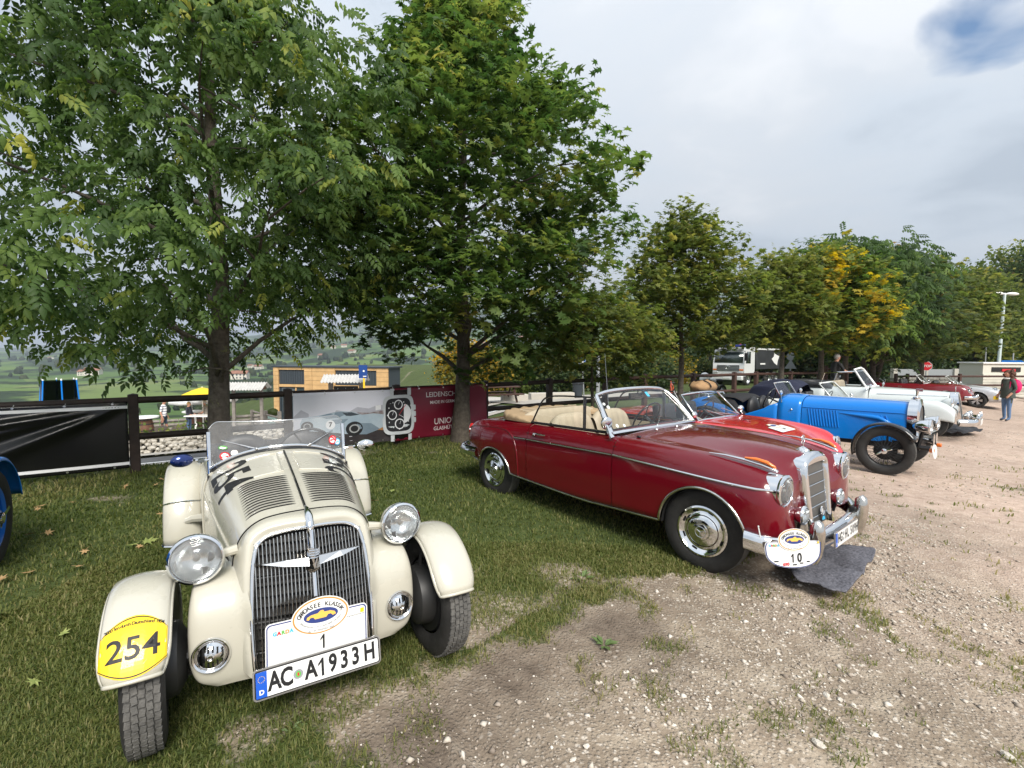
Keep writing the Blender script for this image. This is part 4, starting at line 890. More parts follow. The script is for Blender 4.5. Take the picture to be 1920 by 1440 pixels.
# terrace furniture
M['barrel'] = mat('barrel staves', (.13, .060, .035), .6, var=.25, vscale=4); M['greywood'] = mat('weathered wood', (.20, .18, .16), .8, var=.25, vscale=6, bump=.3); M['palewood'] = mat('pale larch boards', (.52, .33, .15), .6, var=.14, vscale=2.5); M['benchwood'] = mat('pale bench boards', (.52, .40, .31), .7, var=.1)
M['iron'] = mat('iron hoop', (.05, .05, .05), .5, metal=.6); M['terraceglass'] = mat('dark shop glass', (.03, .045, .055), .08, coat=1); M['cladding'] = mat('dark grey cladding', (.035, .045, .055), .5)
def barrel(px, d, label):
    b = thing('barrel', label, 'barrel', PL(px, d)); m_ = MB(); m_.lathe([(0, 0), (.30, 0), (.37, .3), (.39, .5), (.37, .7), (.30, 1.0), (0, 1.0)], 20); obj('staves', m_, 'barrel', b)
    for z, r in ((.12, .335), (.35, .38), (.68, .38), (.9, .33)): m_ = MB(); m_.lathe([(r, z), (r + .012, z), (r + .012, z + .05), (r, z + .05)], 20); obj('hoop', m_, 'iron', b)
    m_ = MB(); m_.lathe([(0, 1.02), (.62, 1.02), (.62, 1.08), (0, 1.08)], 24); obj('table_top', m_, 'platewhite', b); return b
barrel(266, 24.5, 'brown wine barrel with a round white top at the left of the terrace'); barrel(362, 27, 'brown wine barrel behind the woman in the dark jacket')
def log(px, d, r, label):
    P = PL(px, d); m_ = MB(); m_.lathe([(0, -.35), (r * .95, -.35), (r, 0), (r * .95, .35), (r * .85, .36), (0, .36)], 18, Matrix.Translation((0, 0, r)) @ Matrix.Rotation(math.pi / 2, 4, 'X')); o = obj('log', m_, 'bark'); o.location = P; return tag(o, label, 'log')
log(294, 25, .26, 'cut log end lying between the barrel and the man in shorts'); log(334, 25.5, .27, 'cut log end lying behind the man in shorts')
b = thing('bench', 'long pale wooden bench in front of the people on the terrace', 'bench', PL(303, 21.5)); 
for k in range(3): m_ = MB(); m_.box((0, -.16 + .16 * k, .44), (2.1, .14, .05)); obj('board', m_, 'benchwood', b)
for x in (-.9, .9): m_ = MB(); m_.box((x, 0, .21), (.10, .40, .41)); obj('leg', m_, 'benchwood', b)
t_ = thing('table', 'white high table where the people on the terrace stand', 'table', PL(376, 25.6)); m_ = MB(); m_.box((0, 0, 1.0), (1.5, .75, .05)); obj('table_top', m_, 'platewhite', t_)
for x in (-.35, .45): m_ = MB(); m_.tube([(x - .12, 0, 0), (x, 0, .5), (x - .05, 0, .98)], .05, 6); obj('leg', m_, 'platewhite', t_)
M['umby'] = mat('yellow canvas', (.80, .52, .02), .8); M['umbw'] = mat('white canvas', (.72, .72, .70), .8)
def parasol(px, d, h, r, mt, label, n=8):
    u = thing('parasol', label, 'parasol', PL(px, d)); m_ = MB(); m_.tube([(0, 0, 0), (0, 0, h + .05)], .03, 8); obj('pole', m_, 'platewhite', u); m_ = MB(); m_.lathe([(.02, h), (r * .5, h - .14), (r, h - .36), (r, h - .50)], n); obj('canopy', m_, mt, u, thick=.01, angle=20)
    m_ = MB()
    for k in range(n): a = 2 * math.pi * k / n; m_.tube([(0, 0, h - .35), (r * math.cos(a), r * math.sin(a), h - .40)], .012, 4)
    obj('ribs', m_, 'greywood', u)
parasol(377, 26.2, 2.45, .95, 'umby', 'yellow parasol over the white table on the terrace'); parasol(398, 28.5, 2.1, 1.3, 'umbw', 'white parasol behind the ash trunk on the terrace'); parasol(357, 29.5, 2.1, 1.2, 'umbw', 'white parasol left of the yellow one on the terrace')
wl = thing('terrace_wall', 'low grey board wall along the back of the terrace', 'wall', (0, 0, 0))
for k in range(22):
    for z in (.12, .36, .60): m_ = MB(); a, c = fp(-4 + k * .9, 25.5, z), fp(-3.13 + k * .9, 25.5, z); m_.tube([a, c], .10, 4); obj('board', m_, 'greywood', wl, smooth=False)
def shrub(px, d, h, r, mt, label, n=36, cat='shrub', z0=.05, P=None):
    return tree('shrub', label, tuple(P if P else PL(px, d)), [(z0, r * .6), (h * .35, r), (h * .7, r * .85), (h, r * .2)], .03, 'simple', mt, n, 9, 1.3, int(px), (.45, .2), None, nlimb=7, csig=.16, trunk_top=.6)
shrub(256, 17.5, 1.25, .55, 'olive', 'green shrub beside the right end of the black banner'); shrub(338, 17, .75, .5, 'olive', 'low shrub behind the gabion wall below the man in shorts'); shrub(383, 17, .85, .75, 'dusky', 'dark low shrub behind the gabion wall at the ash trunk')
# timber clad building
bd = thing('building', 'modern flat-roofed building clad in pale timber with dark window bands', 'building', PL(512, 31), math.atan2(-1.6, 7.6)); bz = -2.75 - bd.location.z
bd.location.z = -2.75
Wd, Hb = 7.9, 3.62
m_ = MB(); m_.box((Wd / 2, .95, Hb / 2), (Wd - .1, 1.7, Hb - .05)); obj('wall', m_, 'cladding', bd, smooth=False)
m_ = MB(); m_.box((Wd / 2, .9, Hb + .03), (Wd + .16, 2.0, .10)); obj('roof', m_, 'cladding', bd, bevel=.01)
def boards(x0, x1, z0, z1, n): 
    for k in range(n):
        h = (z1 - z0) / n; q = MB(); q.box(((x0 + x1) / 2, .02, z0 + h * (k + .5)), (x1 - x0, .10, h - .014)); obj('board', q, 'palewood', bd, smooth=False)
boards(0, .36, 0, Hb, 13); boards(2.22, 2.75, 0, Hb, 13); boards(2.78, 4.35, 0, Hb, 13); boards(7.15, Wd, 0, Hb, 13)
for x0, x1 in ((.38, 2.20), (4.37, 7.13)):
    q = MB(); q.box(((x0 + x1) / 2, .05, Hb - .09), (x1 - x0, .14, .16)); q.box(((x0 + x1) / 2, .05, 2.44), (x1 - x0, .14, .16)); obj('beam', q, 'palewood', bd, smooth=False)
    n = int((x1 - x0) / .16)
    for k in range(n): q = MB(); q.box((x0 + (k + .5) * (x1 - x0) / n, .09, 3.0), ((x1 - x0) / n - .02, .05, .92)); obj('panel', q, 'cladding', bd, smooth=False)
    q = MB(); q.box(((x0 + x1) / 2, .10, 1.15), (x1 - x0 - .1, .04, 2.3)); w_ = obj('window', q, 'terraceglass', bd, smooth=False)
    for x in (x0 + .05, (x0 * .35 + x1 * .65), x1 - .05): q = MB(); q.box((x, .06, 1.15), (.07, .10, 2.32)); obj('frame', q, 'cladding' if x != (x0 * .35 + x1 * .65) else 'palewood', w_, smooth=False)
# rustic roofed sign boards
M['shingle'] = mat('pale corrugated roof', (.48, .47, .45), .6, var=.1, vscale=4)
def kiosk(px, d, wd, h, label, board=True, big=False):
    k = thing('shelter', label, 'shelter', PL(px, d), R(8))
    for x in (-wd / 2, wd / 2): q = MB(); q.box((x, 0, h / 2), (.2 if big else .14, .2 if big else .14, h)); obj('post', q, 'greywood', k, bevel=.01)
    q = MB(); rows = []
    n = 28
    for i in range(n + 1): x = -wd * .72 + wd * 1.44 * i / n; z = .03 * math.cos(i * math.pi); rows.append([Vector((x, -.75, h - .05 + z)), Vector((x, 0, h + .30 + z)), Vector((x, .7, h - .02 + z))])
    q.grid(rows); obj('roof', q, 'shingle', k, smooth=False, thick=.02)
    q = MB(); q.box((0, 0, h + .05), (wd * 1.3, .14, .16)); q.box((-wd / 2, 0, h - .02), (.14, 1.1, .12)); q.box((wd / 2, 0, h - .02), (.14, 1.1, .12)); obj('beam', q, 'barrel', k, bevel=.01)
    q = MB(); q.box((0, -.03, h - (.36 if not big else .85)), (wd * .8, .05, .30 if not big else 1.2)); bo = obj('sign_board', q, 'black', k)
    q = MB(); zc = h - (.36 if not big else .62)
    for i in range(11 if not big else 7):
        x = -wd * .26 + wd * .52 * i / (10 if not big else 6); s = .045 if not big else .17
        q.tube([(x - s * .3, -.065, zc - s), (x, -.065, zc + s * (1 if i % 3 else 1.6)), (x + s * .35, -.065, zc - s * .8)], .010 if not big else .022, 4)
    obj('lettering', q, 'platewhite', bo, smooth=False); return k
kiosk(462, 25, 1.35, 2.5, 'roofed wooden sign board with a small dark sign left of the timber building'); kiosk(648, 24, 1.45, 2.55, 'rustic roofed board with white chalk script in front of the timber building', big=True)
fl = thing('flag_sign', 'dark blue upright sign with white dot on a yellow pole beside the rustic roof', 'sign', PL(683, 23)); q = MB(); q.box((-.06, -.02, 2.75), (.40, .04, .62)); s_ = obj('panel', q, 'flagblue' if 'flagblue' in M else mat('blue sign', (.01, .05, .22), .5), fl)
q = MB(); face(q, ell(.045, .045, 16, -.02, 2.78), lambda x, y: Vector((x, -.045, y))); face(q, rrect(.16, .04, .01), lambda x, y: Vector((x + .02, -.045, y + 2.53))); obj('mark', q, 'platewhite', s_, smooth=False)
q = MB(); q.tube([(-.03, 0, 0), (-.03, 0, 2.46)], .045, 10); obj('pole', q, 'umby', fl)
rp = thing('ramp_railing', 'grey wooden ramp railing between the sign board and the timber building', 'railing', PL(470, 27.5), R(-20))
for x in (0, 1.0, 2.0): q = MB(); q.box((x, 0, .55), (.14, .14, 1.1)); obj('post', q, 'greywood', rp)
for z in (.45, .75, 1.02): q = MB(); q.tube([(0, 0, z), (2.0, 0, z - .28)], .055, 6); obj('rail', q, 'greywood', rp)
pp = thing('planter', 'grey-green planter with yellow flowers at the building corner', 'planter', PL(509, 28)); q = MB(); q.box((0, 0, .35), (.5, .5, .7)); obj('pot', q, 'greenpot' if 'greenpot' in M else mat('grey green pot', (.22, .32, .30), .7), pp, bevel=.02); q = MB(); q.ball((0, 0, .9), (.32, .3, .25), 9, 6); obj('flowers', q, 'golden', pp)
# trampoline behind the black banner
tr = thing('trampoline', 'trampoline with blue padded poles and dark safety net behind the black banner', 'trampoline', PL(108, 24)); tr.location.z = -2.1; tr.scale = (.6, .6, 1)
q = MB()
n = 16; rT = 1.15
q.grid([[Vector((rT * math.cos(a), rT * math.sin(a), .75)), Vector((rT * math.cos(a), rT * math.sin(a), 2.42))] for a in np.linspace(0, 2 * math.pi, n + 1)]); obj('net', q, glassmat('dark net', (.10, .12, .11), .0, .0), tr, smooth=False)
q = MB(); q.lathe([(0, .72), (1.25, .72), (1.25, .78), (0, .78)], 24); obj('mat', q, 'black', tr)
for k in range(6):
    a = 2 * math.pi * k / 6 + .35; q = MB(); q.tube([(1.38 * math.cos(a), 1.38 * math.sin(a), 0), (1.32 * math.cos(a), 1.32 * math.sin(a), 1.2), (1.17 * math.cos(a), 1.17 * math.sin(a), 2.45)], .05, 8); po = obj('pole', q, 'blue', tr)
    q = MB(); q.ball((1.17 * math.cos(a), 1.17 * math.sin(a), 2.47), .06, 8, 6); obj('cap', q, 'platewhite', po)
# right of the maple: picnic table, bin, signs, hedge
pt = thing('picnic_table', 'brown picnic table on the grass right of the dark red banner', 'table', PL(934, 21), R(20))
for k in range(5): q = MB(); q.box((0, -.32 + .16 * k, .74), (1.8, .145, .05)); obj('board', q, 'wood2', pt)
for s in (-1, 1):
    for k in range(2): q = MB(); q.box((0, s * (.62 + .16 * k), .45), (1.8, .145, .05)); obj('seat_board', q, 'wood2', pt)
for x in (-.65, .65): q = MB(); q.tube([(x, -.7, 0), (x, -.2, .72)], .05, 4); q.tube([(x, .7, 0), (x, .2, .72)], .05, 4); q.tube([(x, -.8, .42), (x, .8, .42)], .045, 4); obj('leg', q, 'wood2', pt)
bn = thing('litter_bin', 'dark grey litter bin beside the small maple', 'bin', PL(1084, 23.5)); q = MB(); q.lathe([(0, 0), (.22, 0), (.26, .75), (.28, .78), (.28, .84), (.0, .88)], 16); obj('drum', q, 'cladding', bn); q = MB(); q.lathe([(.285, .70), (.30, .72), (.285, .74)], 16); obj('rim', q, 'black', bn)
for px, d, l, lab in ((965, 22, 1.2, 'pale concrete block lying left of the fence post on the grass'), (1035, 23, 2.2, 'long pale concrete block lying behind the fence, left of the bin')):
    P = PL(px, d); q = MB(); q.box((0, 0, .16), (l, .45, .34)); o = obj('concrete_block', q, 'paving', bevel=.03); o.location = P; o.rotation_euler = (0, 0, .3); tag(o, lab, 'block')
M['signblue'] = mat('sign blue', (.01, .16, .55), .4); M['galv'] = mat('galvanised steel', (.36, .38, .39), .45, metal=.5)
sg = thing('crossing_sign', 'blue and white square pedestrian crossing sign on a leaning thin pole', 'sign', PL(1096, 24), R(-8)); sg.rotation_euler = (0, R(-3.5), R(-8)); q = MB(); q.tube([(0, 0, 0), (0, 0, 1.95)], .03, 8); obj('pole', q, 'galv', sg)
q = MB(); q.box((0, -.04, 1.86), (.36, .02, .36)); s_ = obj('panel', q, 'signblue', sg, bevel=.004); q = MB(); face(q, [(-.12, 1.73), (.12, 1.73), (0, 2.0)], lambda x, y: Vector((x, -.055, y))); ring(q, rrect(.345, .345, .02), rrect(.32, .32, .02), lambda x, y: Vector((x, -.055, y + 1.86))); q.cur = 1
q.add([(-.05, -.06, 1.75), (-.02, -.06, 1.75), (.015, -.06, 1.84), (.045, -.06, 1.75), (.07, -.06, 1.75), (.025, -.06, 1.90), (-.01, -.06, 1.90)], [(0, 1, 2, 6), (2, 3, 4, 5), (2, 5, 6)]); q.add([Vector((.006 + .02 * math.cos(a), -.06, 1.93 + .02 * math.sin(a))) for a in np.linspace(0, 6, 8)], [tuple(range(8))]); obj('symbol', q, ['platewhite', 'ink'], s_, smooth=False)
lp = thing('post', 'thick grey steel post behind the small maple', 'post', PL(1122, 25)); q = MB(); q.lathe([(.16, 0), (.16, .12), (.10, .14), (.085, 2.6), (0, 2.62)], 12); obj('shaft', q, 'galv', lp); q = MB(); q.lathe([(.2, 0), (.2, .03), (0, .03)], 12); obj('base', q, 'galv', lp)
HC = 0
for px, d, h, r, mt, lab in ((945, 31, 2.3, 1.5, 'olive', 'green bush nearest the dark red banner in the hedge behind the fence'), (985, 33, 2.9, 1.7, 'maple', 'tall green bush second in the hedge behind the fence'), (1030, 32, 2.7, 1.7, 'dusky', 'dark bush in the hedge left of the crossing sign'), (1075, 35, 3.2, 1.9, 'olive', 'bush in the hedge behind the crossing sign'), (1125, 33, 2.6, 1.8, 'dusky', 'dark bush in the hedge behind the grey post'), (1170, 35, 3.1, 1.9, 'maple', 'green bush in the hedge right of the grey post'), (1215, 34, 2.5, 1.7, 'dusky', 'dark bush in the hedge above the cabriolet windscreen'), (1250, 40, 2.6, 1.7, 'golden', 'low yellowish bush left of the copper-tinted maple trunk'), (1310, 44, 4.8, 2.2, 'dusky', 'dark tree clump left of the white truck'), (1345, 46, 5.5, 2.3, 'dusky', 'dark tree clump behind the white truck cab')):
    tree('bush' if h < 4 else 'tree_clump', lab, tuple(PL(px, d)), [(.1, r * .8), (h * .35, r), (h * .7, r * .85), (h, r * .25)], .08, 'simple', mt, 95, 11, 2.3, px, (.40, .2), 'hedge and bushes beyond the fence', nlimb=8, csig=.34, trunk_top=.6)
for px, d, h, r, lab in ((868, 27, 3.1, 1.5, 'yellow-leaved autumn tree behind the maple trunk'), (905, 28, 2.7, 1.2, 'golden shrub right of the maple trunk above the red banner')):
    tree('golden_tree', lab, tuple(PL(px, d)), [(.5, r * .7), (h * .45, r), (h * .75, r * .8), (h, r * .2)], .07, 'simple', 'golden', 80, 9, 1.9, px, (.42, .25), None, nlimb=9, csig=.30, trunk_top=.7)
for px, d, h, r, mt, lab in ((1690, 44, 9, 3.6, 'dusky', 'dark tall tree far behind the stop sign'), (1760, 50, 10, 4.0, 'dusky', 'dark tall tree between the stop sign and the lamp post'), (1830, 46, 10.5, 3.6, 'olive', 'tall tree left of the lamp post with sky through its top'), (1885, 52, 14, 4.8, 'olive', 'tallest tree behind the lamp post'), (1945, 48, 13.5, 4.6, 'dusky', 'tall dark tree at the edge right of the lamp post'), (2010, 50, 13, 4.5, 'dusky', 'tall dark tree beyond the right edge'), (1560, 48, 7.5, 3.2, 'dusky', 'dark tree behind the orange-tinted maple'), (1620, 40, 6.5, 2.8, 'dusky', 'dark tree behind the forked maple'), (1500, 46, 6.5, 2.8, 'dusky', 'dark tree right of the truck'), (1410, 52, 6.5, 2.8, 'olive', 'tree behind the tipper body of the truck')):
    tree('background_tree', lab, tuple(PL(px, d)), [(h * .16, r * .65), (h * .4, r), (h * .65, r * .9), (h * .85, r * .6), (h, r * .12)], .2, 'simple', mt, 170, 11, 3.4, px, (.38, .2), 'tall trees beyond the parking ground', nlimb=12, csig=.62, trunk_top=.85)
# far right: wall, kiosk, lamp, signs
sw = thing('stone_wall', 'low rough stone wall with grey railing panels beyond the far fence', 'wall', PL(1735, 36), R(4)); q = MB(); q.box((4, 0, .35), (13, .4, .9)); obj('core', q, 'greywood', sw); st = MB()
for k in range(90): st.ball((-2.3 + (k % 30) * .43 + random.uniform(-.08, .08), -.2, .12 + (k // 30) * .27), (.23, .09, .14), 7, 5)
o = obj('stones', st, mat('wall stone', (.16, .15, .135), .9, col2=(.30, .28, .25), vscale=3), sw); o['kind'] = 'stuff'
for k in range(5): q = MB(); q.box((-1.2 + k * 2.4, 0, 1.08), (2.1, .05, .55)); obj('railing_panel', q, 'galv', sw); q = MB(); q.box((-2.4 + k * 2.4, 0, 1.05), (.3, .3, .7)); obj('pier', q, 'paving', sw)
kb = thing('snack_kiosk', 'white sales kiosk with a slatted front and red goods in its hatch behind the woman', 'kiosk', PL(1846, 28), R(-6)); kb.location.z = -.62
q = MB(); q.box((1.15, .9, 1.0), (2.3, 1.7, 1.9)); obj('body', q, 'kioskwhite' if 'kioskwhite' in M else mat('cream white boards', (.62, .60, .52), .6), kb); km = kb.children[0].data.materials[0]
q = MB(); q.box((1.15, .9, 1.99), (2.45, 1.9, .08)); obj('roof', q, 'platewhite', kb, bevel=.01); q = MB(); q.box((1.2, .04, 1.62), (1.5, .06, .26)); obj('hatch', q, 'hole', kb); q = MB(); q.box((1.3, .0, 1.58), (.7, .06, .14)); obj('goods', q, 'redprint', kb)
for k in range(8): q = MB(); q.box((1.15, .03, .12 + k * .165), (2.3, .06, .145)); obj('slat', q, km, kb, smooth=False)
la = thing('street_lamp', 'tall grey double-headed street lamp at the far right', 'street lamp', PL(1872, 37)); la.location.z = -.75; la.rotation_euler = (0, R(1.5), 0); q = MB(); q.tube([(0, 0, 0), (0, 0, 3), (0, 0, 7.2)], [.13, .11, .085], 10); obj('pole', q, mat('pale green steel', (.50, .58, .57), .5), la)
for s in (-1, 1): q = MB(); q.tube([(0, 0, 7.15), (s * .2, 0, 7.22)], .03, 6); ar = obj('arm', q, 'galv', la); q = MB(); q.ball((s * .58, 0, 7.26), (.48, .2, .13), 14, 8); obj('lamp_head', q, 'platewhite', ar)
q = MB(); q.ball((0, 0, 7.23), .09, 8, 6); obj('hub', q, 'platewhite', la)
q = MB(); q.tube([(0, 0, 0), (0, 0, 3.3)], [.06, .04], 8); o = obj('pole', q, la.children[0].data.materials[0]); o.location = PL(1848, 41); tag(o, 'thin grey pole standing left of the double street lamp', 'pole')
ss = thing('stop_sign', 'red octagonal stop sign with white letters above the far fence', 'sign', PL(1738, 31), R(-38)); ss.location.z = -.6; q = MB(); q.tube([(0, .03, 0), (0, .03, 2.0)], .035, 8); obj('pole', q, 'galv', ss)
oc = [(.31 * math.cos(R(22.5 + 45 * k)), .31 * math.sin(R(22.5 + 45 * k))) for k in range(8)]; q = MB(); q.prism(oc, .02, frame((0, 0, 1.72), (1, 0, 0), (0, 0, 1))); pa = obj('plate', q, 'platewhite', ss, smooth=False); q = MB(); face(q, [(x * .93, y * .93) for x, y in oc], lambda x, y: Vector((x, -.024, 1.72 + y))); q.cur = 1; flat_text(q, 'STOP', .20, lambda x, y: Vector((x, -.030, 1.72 + y)), bold=.004); obj('lettering', q, ['redprint', 'platewhite'], pa, smooth=False)
ds = thing('direction_sign', 'blue arrow direction signs on a post at the far right edge', 'sign', PL(1900, 33), R(-40)); ds.location.z = -.6; q = MB(); q.tube([(0, .03, 0), (0, .03, 2.6)], .04, 8); obj('pole', q, 'galv', ds)
for k in range(2): q = MB(); q.prism([(-.55, -.11), (.40, -.11), (.55, 0), (.40, .11), (-.55, .11)], .03, frame((0, 0, 1.75 + .25 * k), (1, 0, 0), (0, 0, 1))); obj('arrow_panel', q, 'signblue', ds, smooth=False)
q = MB(); q.box((-.1, 0, 1.5), (1.0, .03, .10)); obj('red_panel', q, 'redprint', ds)
ts = thing('warning_sign', 'back of a grey triangular road sign right of the truck', 'sign', PL(1483, 27), R(-30)); q = MB(); q.tube([(0, .03, 0), (0, .03, 2.3)], .03, 8); obj('pole', q, 'galv', ts); q = MB(); q.prism([(-.30, 0), (.30, 0), (0, .52)], .015, frame((0, 0, 1.45), (1, 0, 0), (0, 0, 1))); obj('plate', q, 'galv', ts, smooth=False); q = MB(); q.lathe([(0, 0), (.22, 0), (.22, .015), (0, .015)], 20, frame((0, .02, 2.12), (1, 0, 0), (0, 0, 1))); obj('disc', q, 'galv', ts)
rs = MB(); rs.grid([[Vector((19.5 + i * 2, 25.0 + j * .5 + i * .05, gz(19.5 + i * 2, 25.0 + j * .5) + .02)) for j in range(3)] for i in range(12)]); tag(obj('verge', rs, mat('verge grass', (.06, .10, .02), .9, var=.3, vscale=9)), None, None, kind='structure')
kb_ = MB(); kb_.grid([[Vector((19.5 + i * 2, 26.02 + i * .05, gz(19.5 + i * 2, 26) + .1)), Vector((19.5 + i * 2, 26.3 + i * .05, gz(19.5 + i * 2, 26) + .1))] for i in range(12)]); tag(obj('kerb', kb_, 'paving', thick=.12), None, None, kind='structure')
# ------------------------------------------------------------------ cars: shared builders
def sections(st):
    xs = np.array([s[0] for s in st], float)
    P = np.array([[(p[0], p[1], p[2] if len(p) > 2 else 0.0) for p in s[1]] for s in st], float)
    def f(x):
        i = int(np.clip(np.searchsorted(xs, x) - 1, 0, len(xs) - 2)); h = xs[i + 1] - xs[i]; t = (x - xs[i]) / h
        def sl(k):
            if k == 0: return (P[1] - P[0]) / (xs[1] - xs[0])
            if k == len(xs) - 1: return (P[-1] - P[-2]) / (xs[-1] - xs[-2])
            return (P[k + 1] - P[k - 1]) / (xs[k + 1] - xs[k - 1])
        m0, m1 = sl(i) * h, sl(i + 1) * h
        return (2 * t**3 - 3 * t**2 + 1) * P[i] + (t**3 - 2 * t**2 + t) * m0 + (-2 * t**3 + 3 * t**2) * P[i + 1] + (t**3 - t**2) * m1
    return f
def cut_row(sec, x, zl, n, i0=0, i1=None, side=1):
    C = sec(x)[i0:i1]; q = np.array(cr_pts(C, 8))
    if zl is not None:
        below = np.where(q[:, 1] < zl)[0]; below = below[below > 3]
        if len(below):
            k = below[0]; a, b = q[k - 1], q[k]; t = (a[1] - zl) / max(1e-9, a[1] - b[1]); q = np.vstack([q[:k], a + (b - a) * t])
    q = resample(q, n)
    return [Vector((x + r[2], r[0] * side, r[1])) for r in q]
def arch_fn(arches, sill):
    def f(x):
        z = sill(x) if callable(sill) else sill
        for (xc, zc, r, rz) in arches:
            u = (x - xc) / r
            if abs(u) < 1: z = max(z, zc + rz * math.sqrt(1 - u * u))
        return z
    return f
def arch_xs(x0, x1, arches, step=.06):
    xs = list(np.arange(x0, x1, step)) + [x1]
    for (xc, zc, r, rz) in arches:
        for k in range(25):
            xs.append(xc + r * math.cos(math.pi * k / 24) * .9999)
        xs += [xc - r * 1.004, xc + r * 1.004]
    xs = sorted(v for v in xs if x0 - 1e-6 <= v <= x1 + 1e-6); o = [xs[0]]
    for v in xs[1:]:
        if v - o[-1] > .0004: o.append(v)
    return o
def shell(mb, sec, x0, x1, zl, arches, n=26, i0=0, i1=None, step=.06, both=True):
    rows = [cut_row(sec, x, zl(x) if zl else None, n, i0, i1) for x in arch_xs(x0, x1, arches, step)]
    mb.grid(rows)
    if both: mb.grid([[Vector((p.x, -p.y, p.z)) for p in r] for r in rows], flip=True)
    return rows
def side_pt(sec, x, z, i0=0, off=.0):                               # the outermost skin at (x, z) on the +y side
    q = np.array(cr_pts(sec(x)[i0:], 10)); k = np.argmax(q[:, 1]); 
    best = None
    for a, b in zip(q[:-1], q[1:]):
        if (a[1] - z) * (b[1] - z) <= 0 and abs(a[1] - b[1]) > 1e-9:
            t = (a[1] - z) / (a[1] - b[1]); y = a[0] + (b[0] - a[0]) * t
            if best is None or y > best[0]: best = (y, x + a[2] + (b[2] - a[2]) * t)
    if best is None: best = (q[:, 0].max(), x)
    return Vector((best[1], best[0] + off, z))
def top_pt(sec, x, y, off=0.0):
    q = np.array(cr_pts(sec(x), 10))
    for a, b in zip(q[:-1], q[1:]):
        if a[0] <= y <= b[0]:
            t = (y - a[0]) / max(1e-9, b[0] - a[0]); return Vector((x + a[2], y, a[1] + (b[1] - a[1]) * t + off))
    return Vector((x, y, q[-1][1] + off))
def drape(mb, bvh, o, xd, yd, v, f, off=.0012, side=None, reach=.6):
    o, xd, yd = Vector(o), Vector(xd).normalized(), Vector(yd).normalized(); nd = xd.cross(yd).normalized(); P = []
    for x, y in v:
        p = o + xd * x + yd * y
        h = bvh.ray_cast(p + nd * reach, -nd, reach * 2.5)
        if h[0] is None:
            h2 = bvh.find_nearest(p); q, nn = h2[0], h2[1]
        else: q, nn = h[0], h[1]
        if nn.dot(nd) < 0: nn = -nn
        P.append(q + nn * off)
    mb.add(P, f)
YAX = Matrix.Rotation(-math.pi / 2, 4, 'X')                         # lathe axis Z -> +Y
def wheel_mat(x, y, z, side, steer=0.0):                            # local frame whose +Z looks outward
    m = Matrix.Translation((x, y, z)) @ rotm('Z', steer)
    return m @ (Matrix.Rotation(-math.pi / 2, 4, 'X') if side > 0 else Matrix.Rotation(math.pi / 2, 4, 'X'))
def tyre_mb(r, wd, rim, X, n=48, blocks=0, ribs=4):
    mb = MB(); h = wd / 2
    s = r - rim
    prof = [(rim * .97, -h * .72), (rim, -h * .8), (rim + s * .25, -h * .98), (rim + s * .55, -h), (rim + s * .82, -h * .9), (r - .006, -h * .74)]
    prof = prof + [(r, -h * .62), (r + .002, 0), (r, h * .62)] + [(a, -b) for a, b in prof[::-1]]
    if blocks: prof = [(a - (.007 if a > r - .003 else 0), b) for a, b in prof]
    mb.lathe(prof, n, X)
    mb.mi = [0] * len(mb.mi); ns = len(prof) - 1
    for i in range(ns):
        if prof[i][0] > r - .012 and prof[i + 1][0] > r - .012:
            for j in range(n): mb.mi[i * n + j] = 1
    if blocks:
        mb.cur = 1; w_ = wd * .80 / ribs
        for k in range(blocks):
            for j in range(ribs):
                a = 2 * math.pi * (k + (.5 if j % 2 else 0)) / blocks; zc = -wd * .40 + w_ * (j + .5)
                b = Matrix.Rotation(a, 4, 'Z') @ Matrix.Translation((r - .003 - (.004 if j in (0, ribs - 1) else 0), 0, zc)) @ Matrix.Rotation(.12 * (1 if j % 2 else -1), 4, 'X')
                mb.add(
                    [(dx * .006, dy * math.pi * r / blocks * .80, dz * w_ * .42) for dz in (-1, 1) for dx, dy in ((-1, -1), (1, -1), (1, 1), (-1, 1))],
                    [(0, 3, 2, 1), (4, 5, 6, 7), (0, 1, 5, 4), (1, 2, 6, 5), (2, 3, 7, 6), (3, 0, 4, 7)], X @ b)
        mb.cur = 0
    return mb
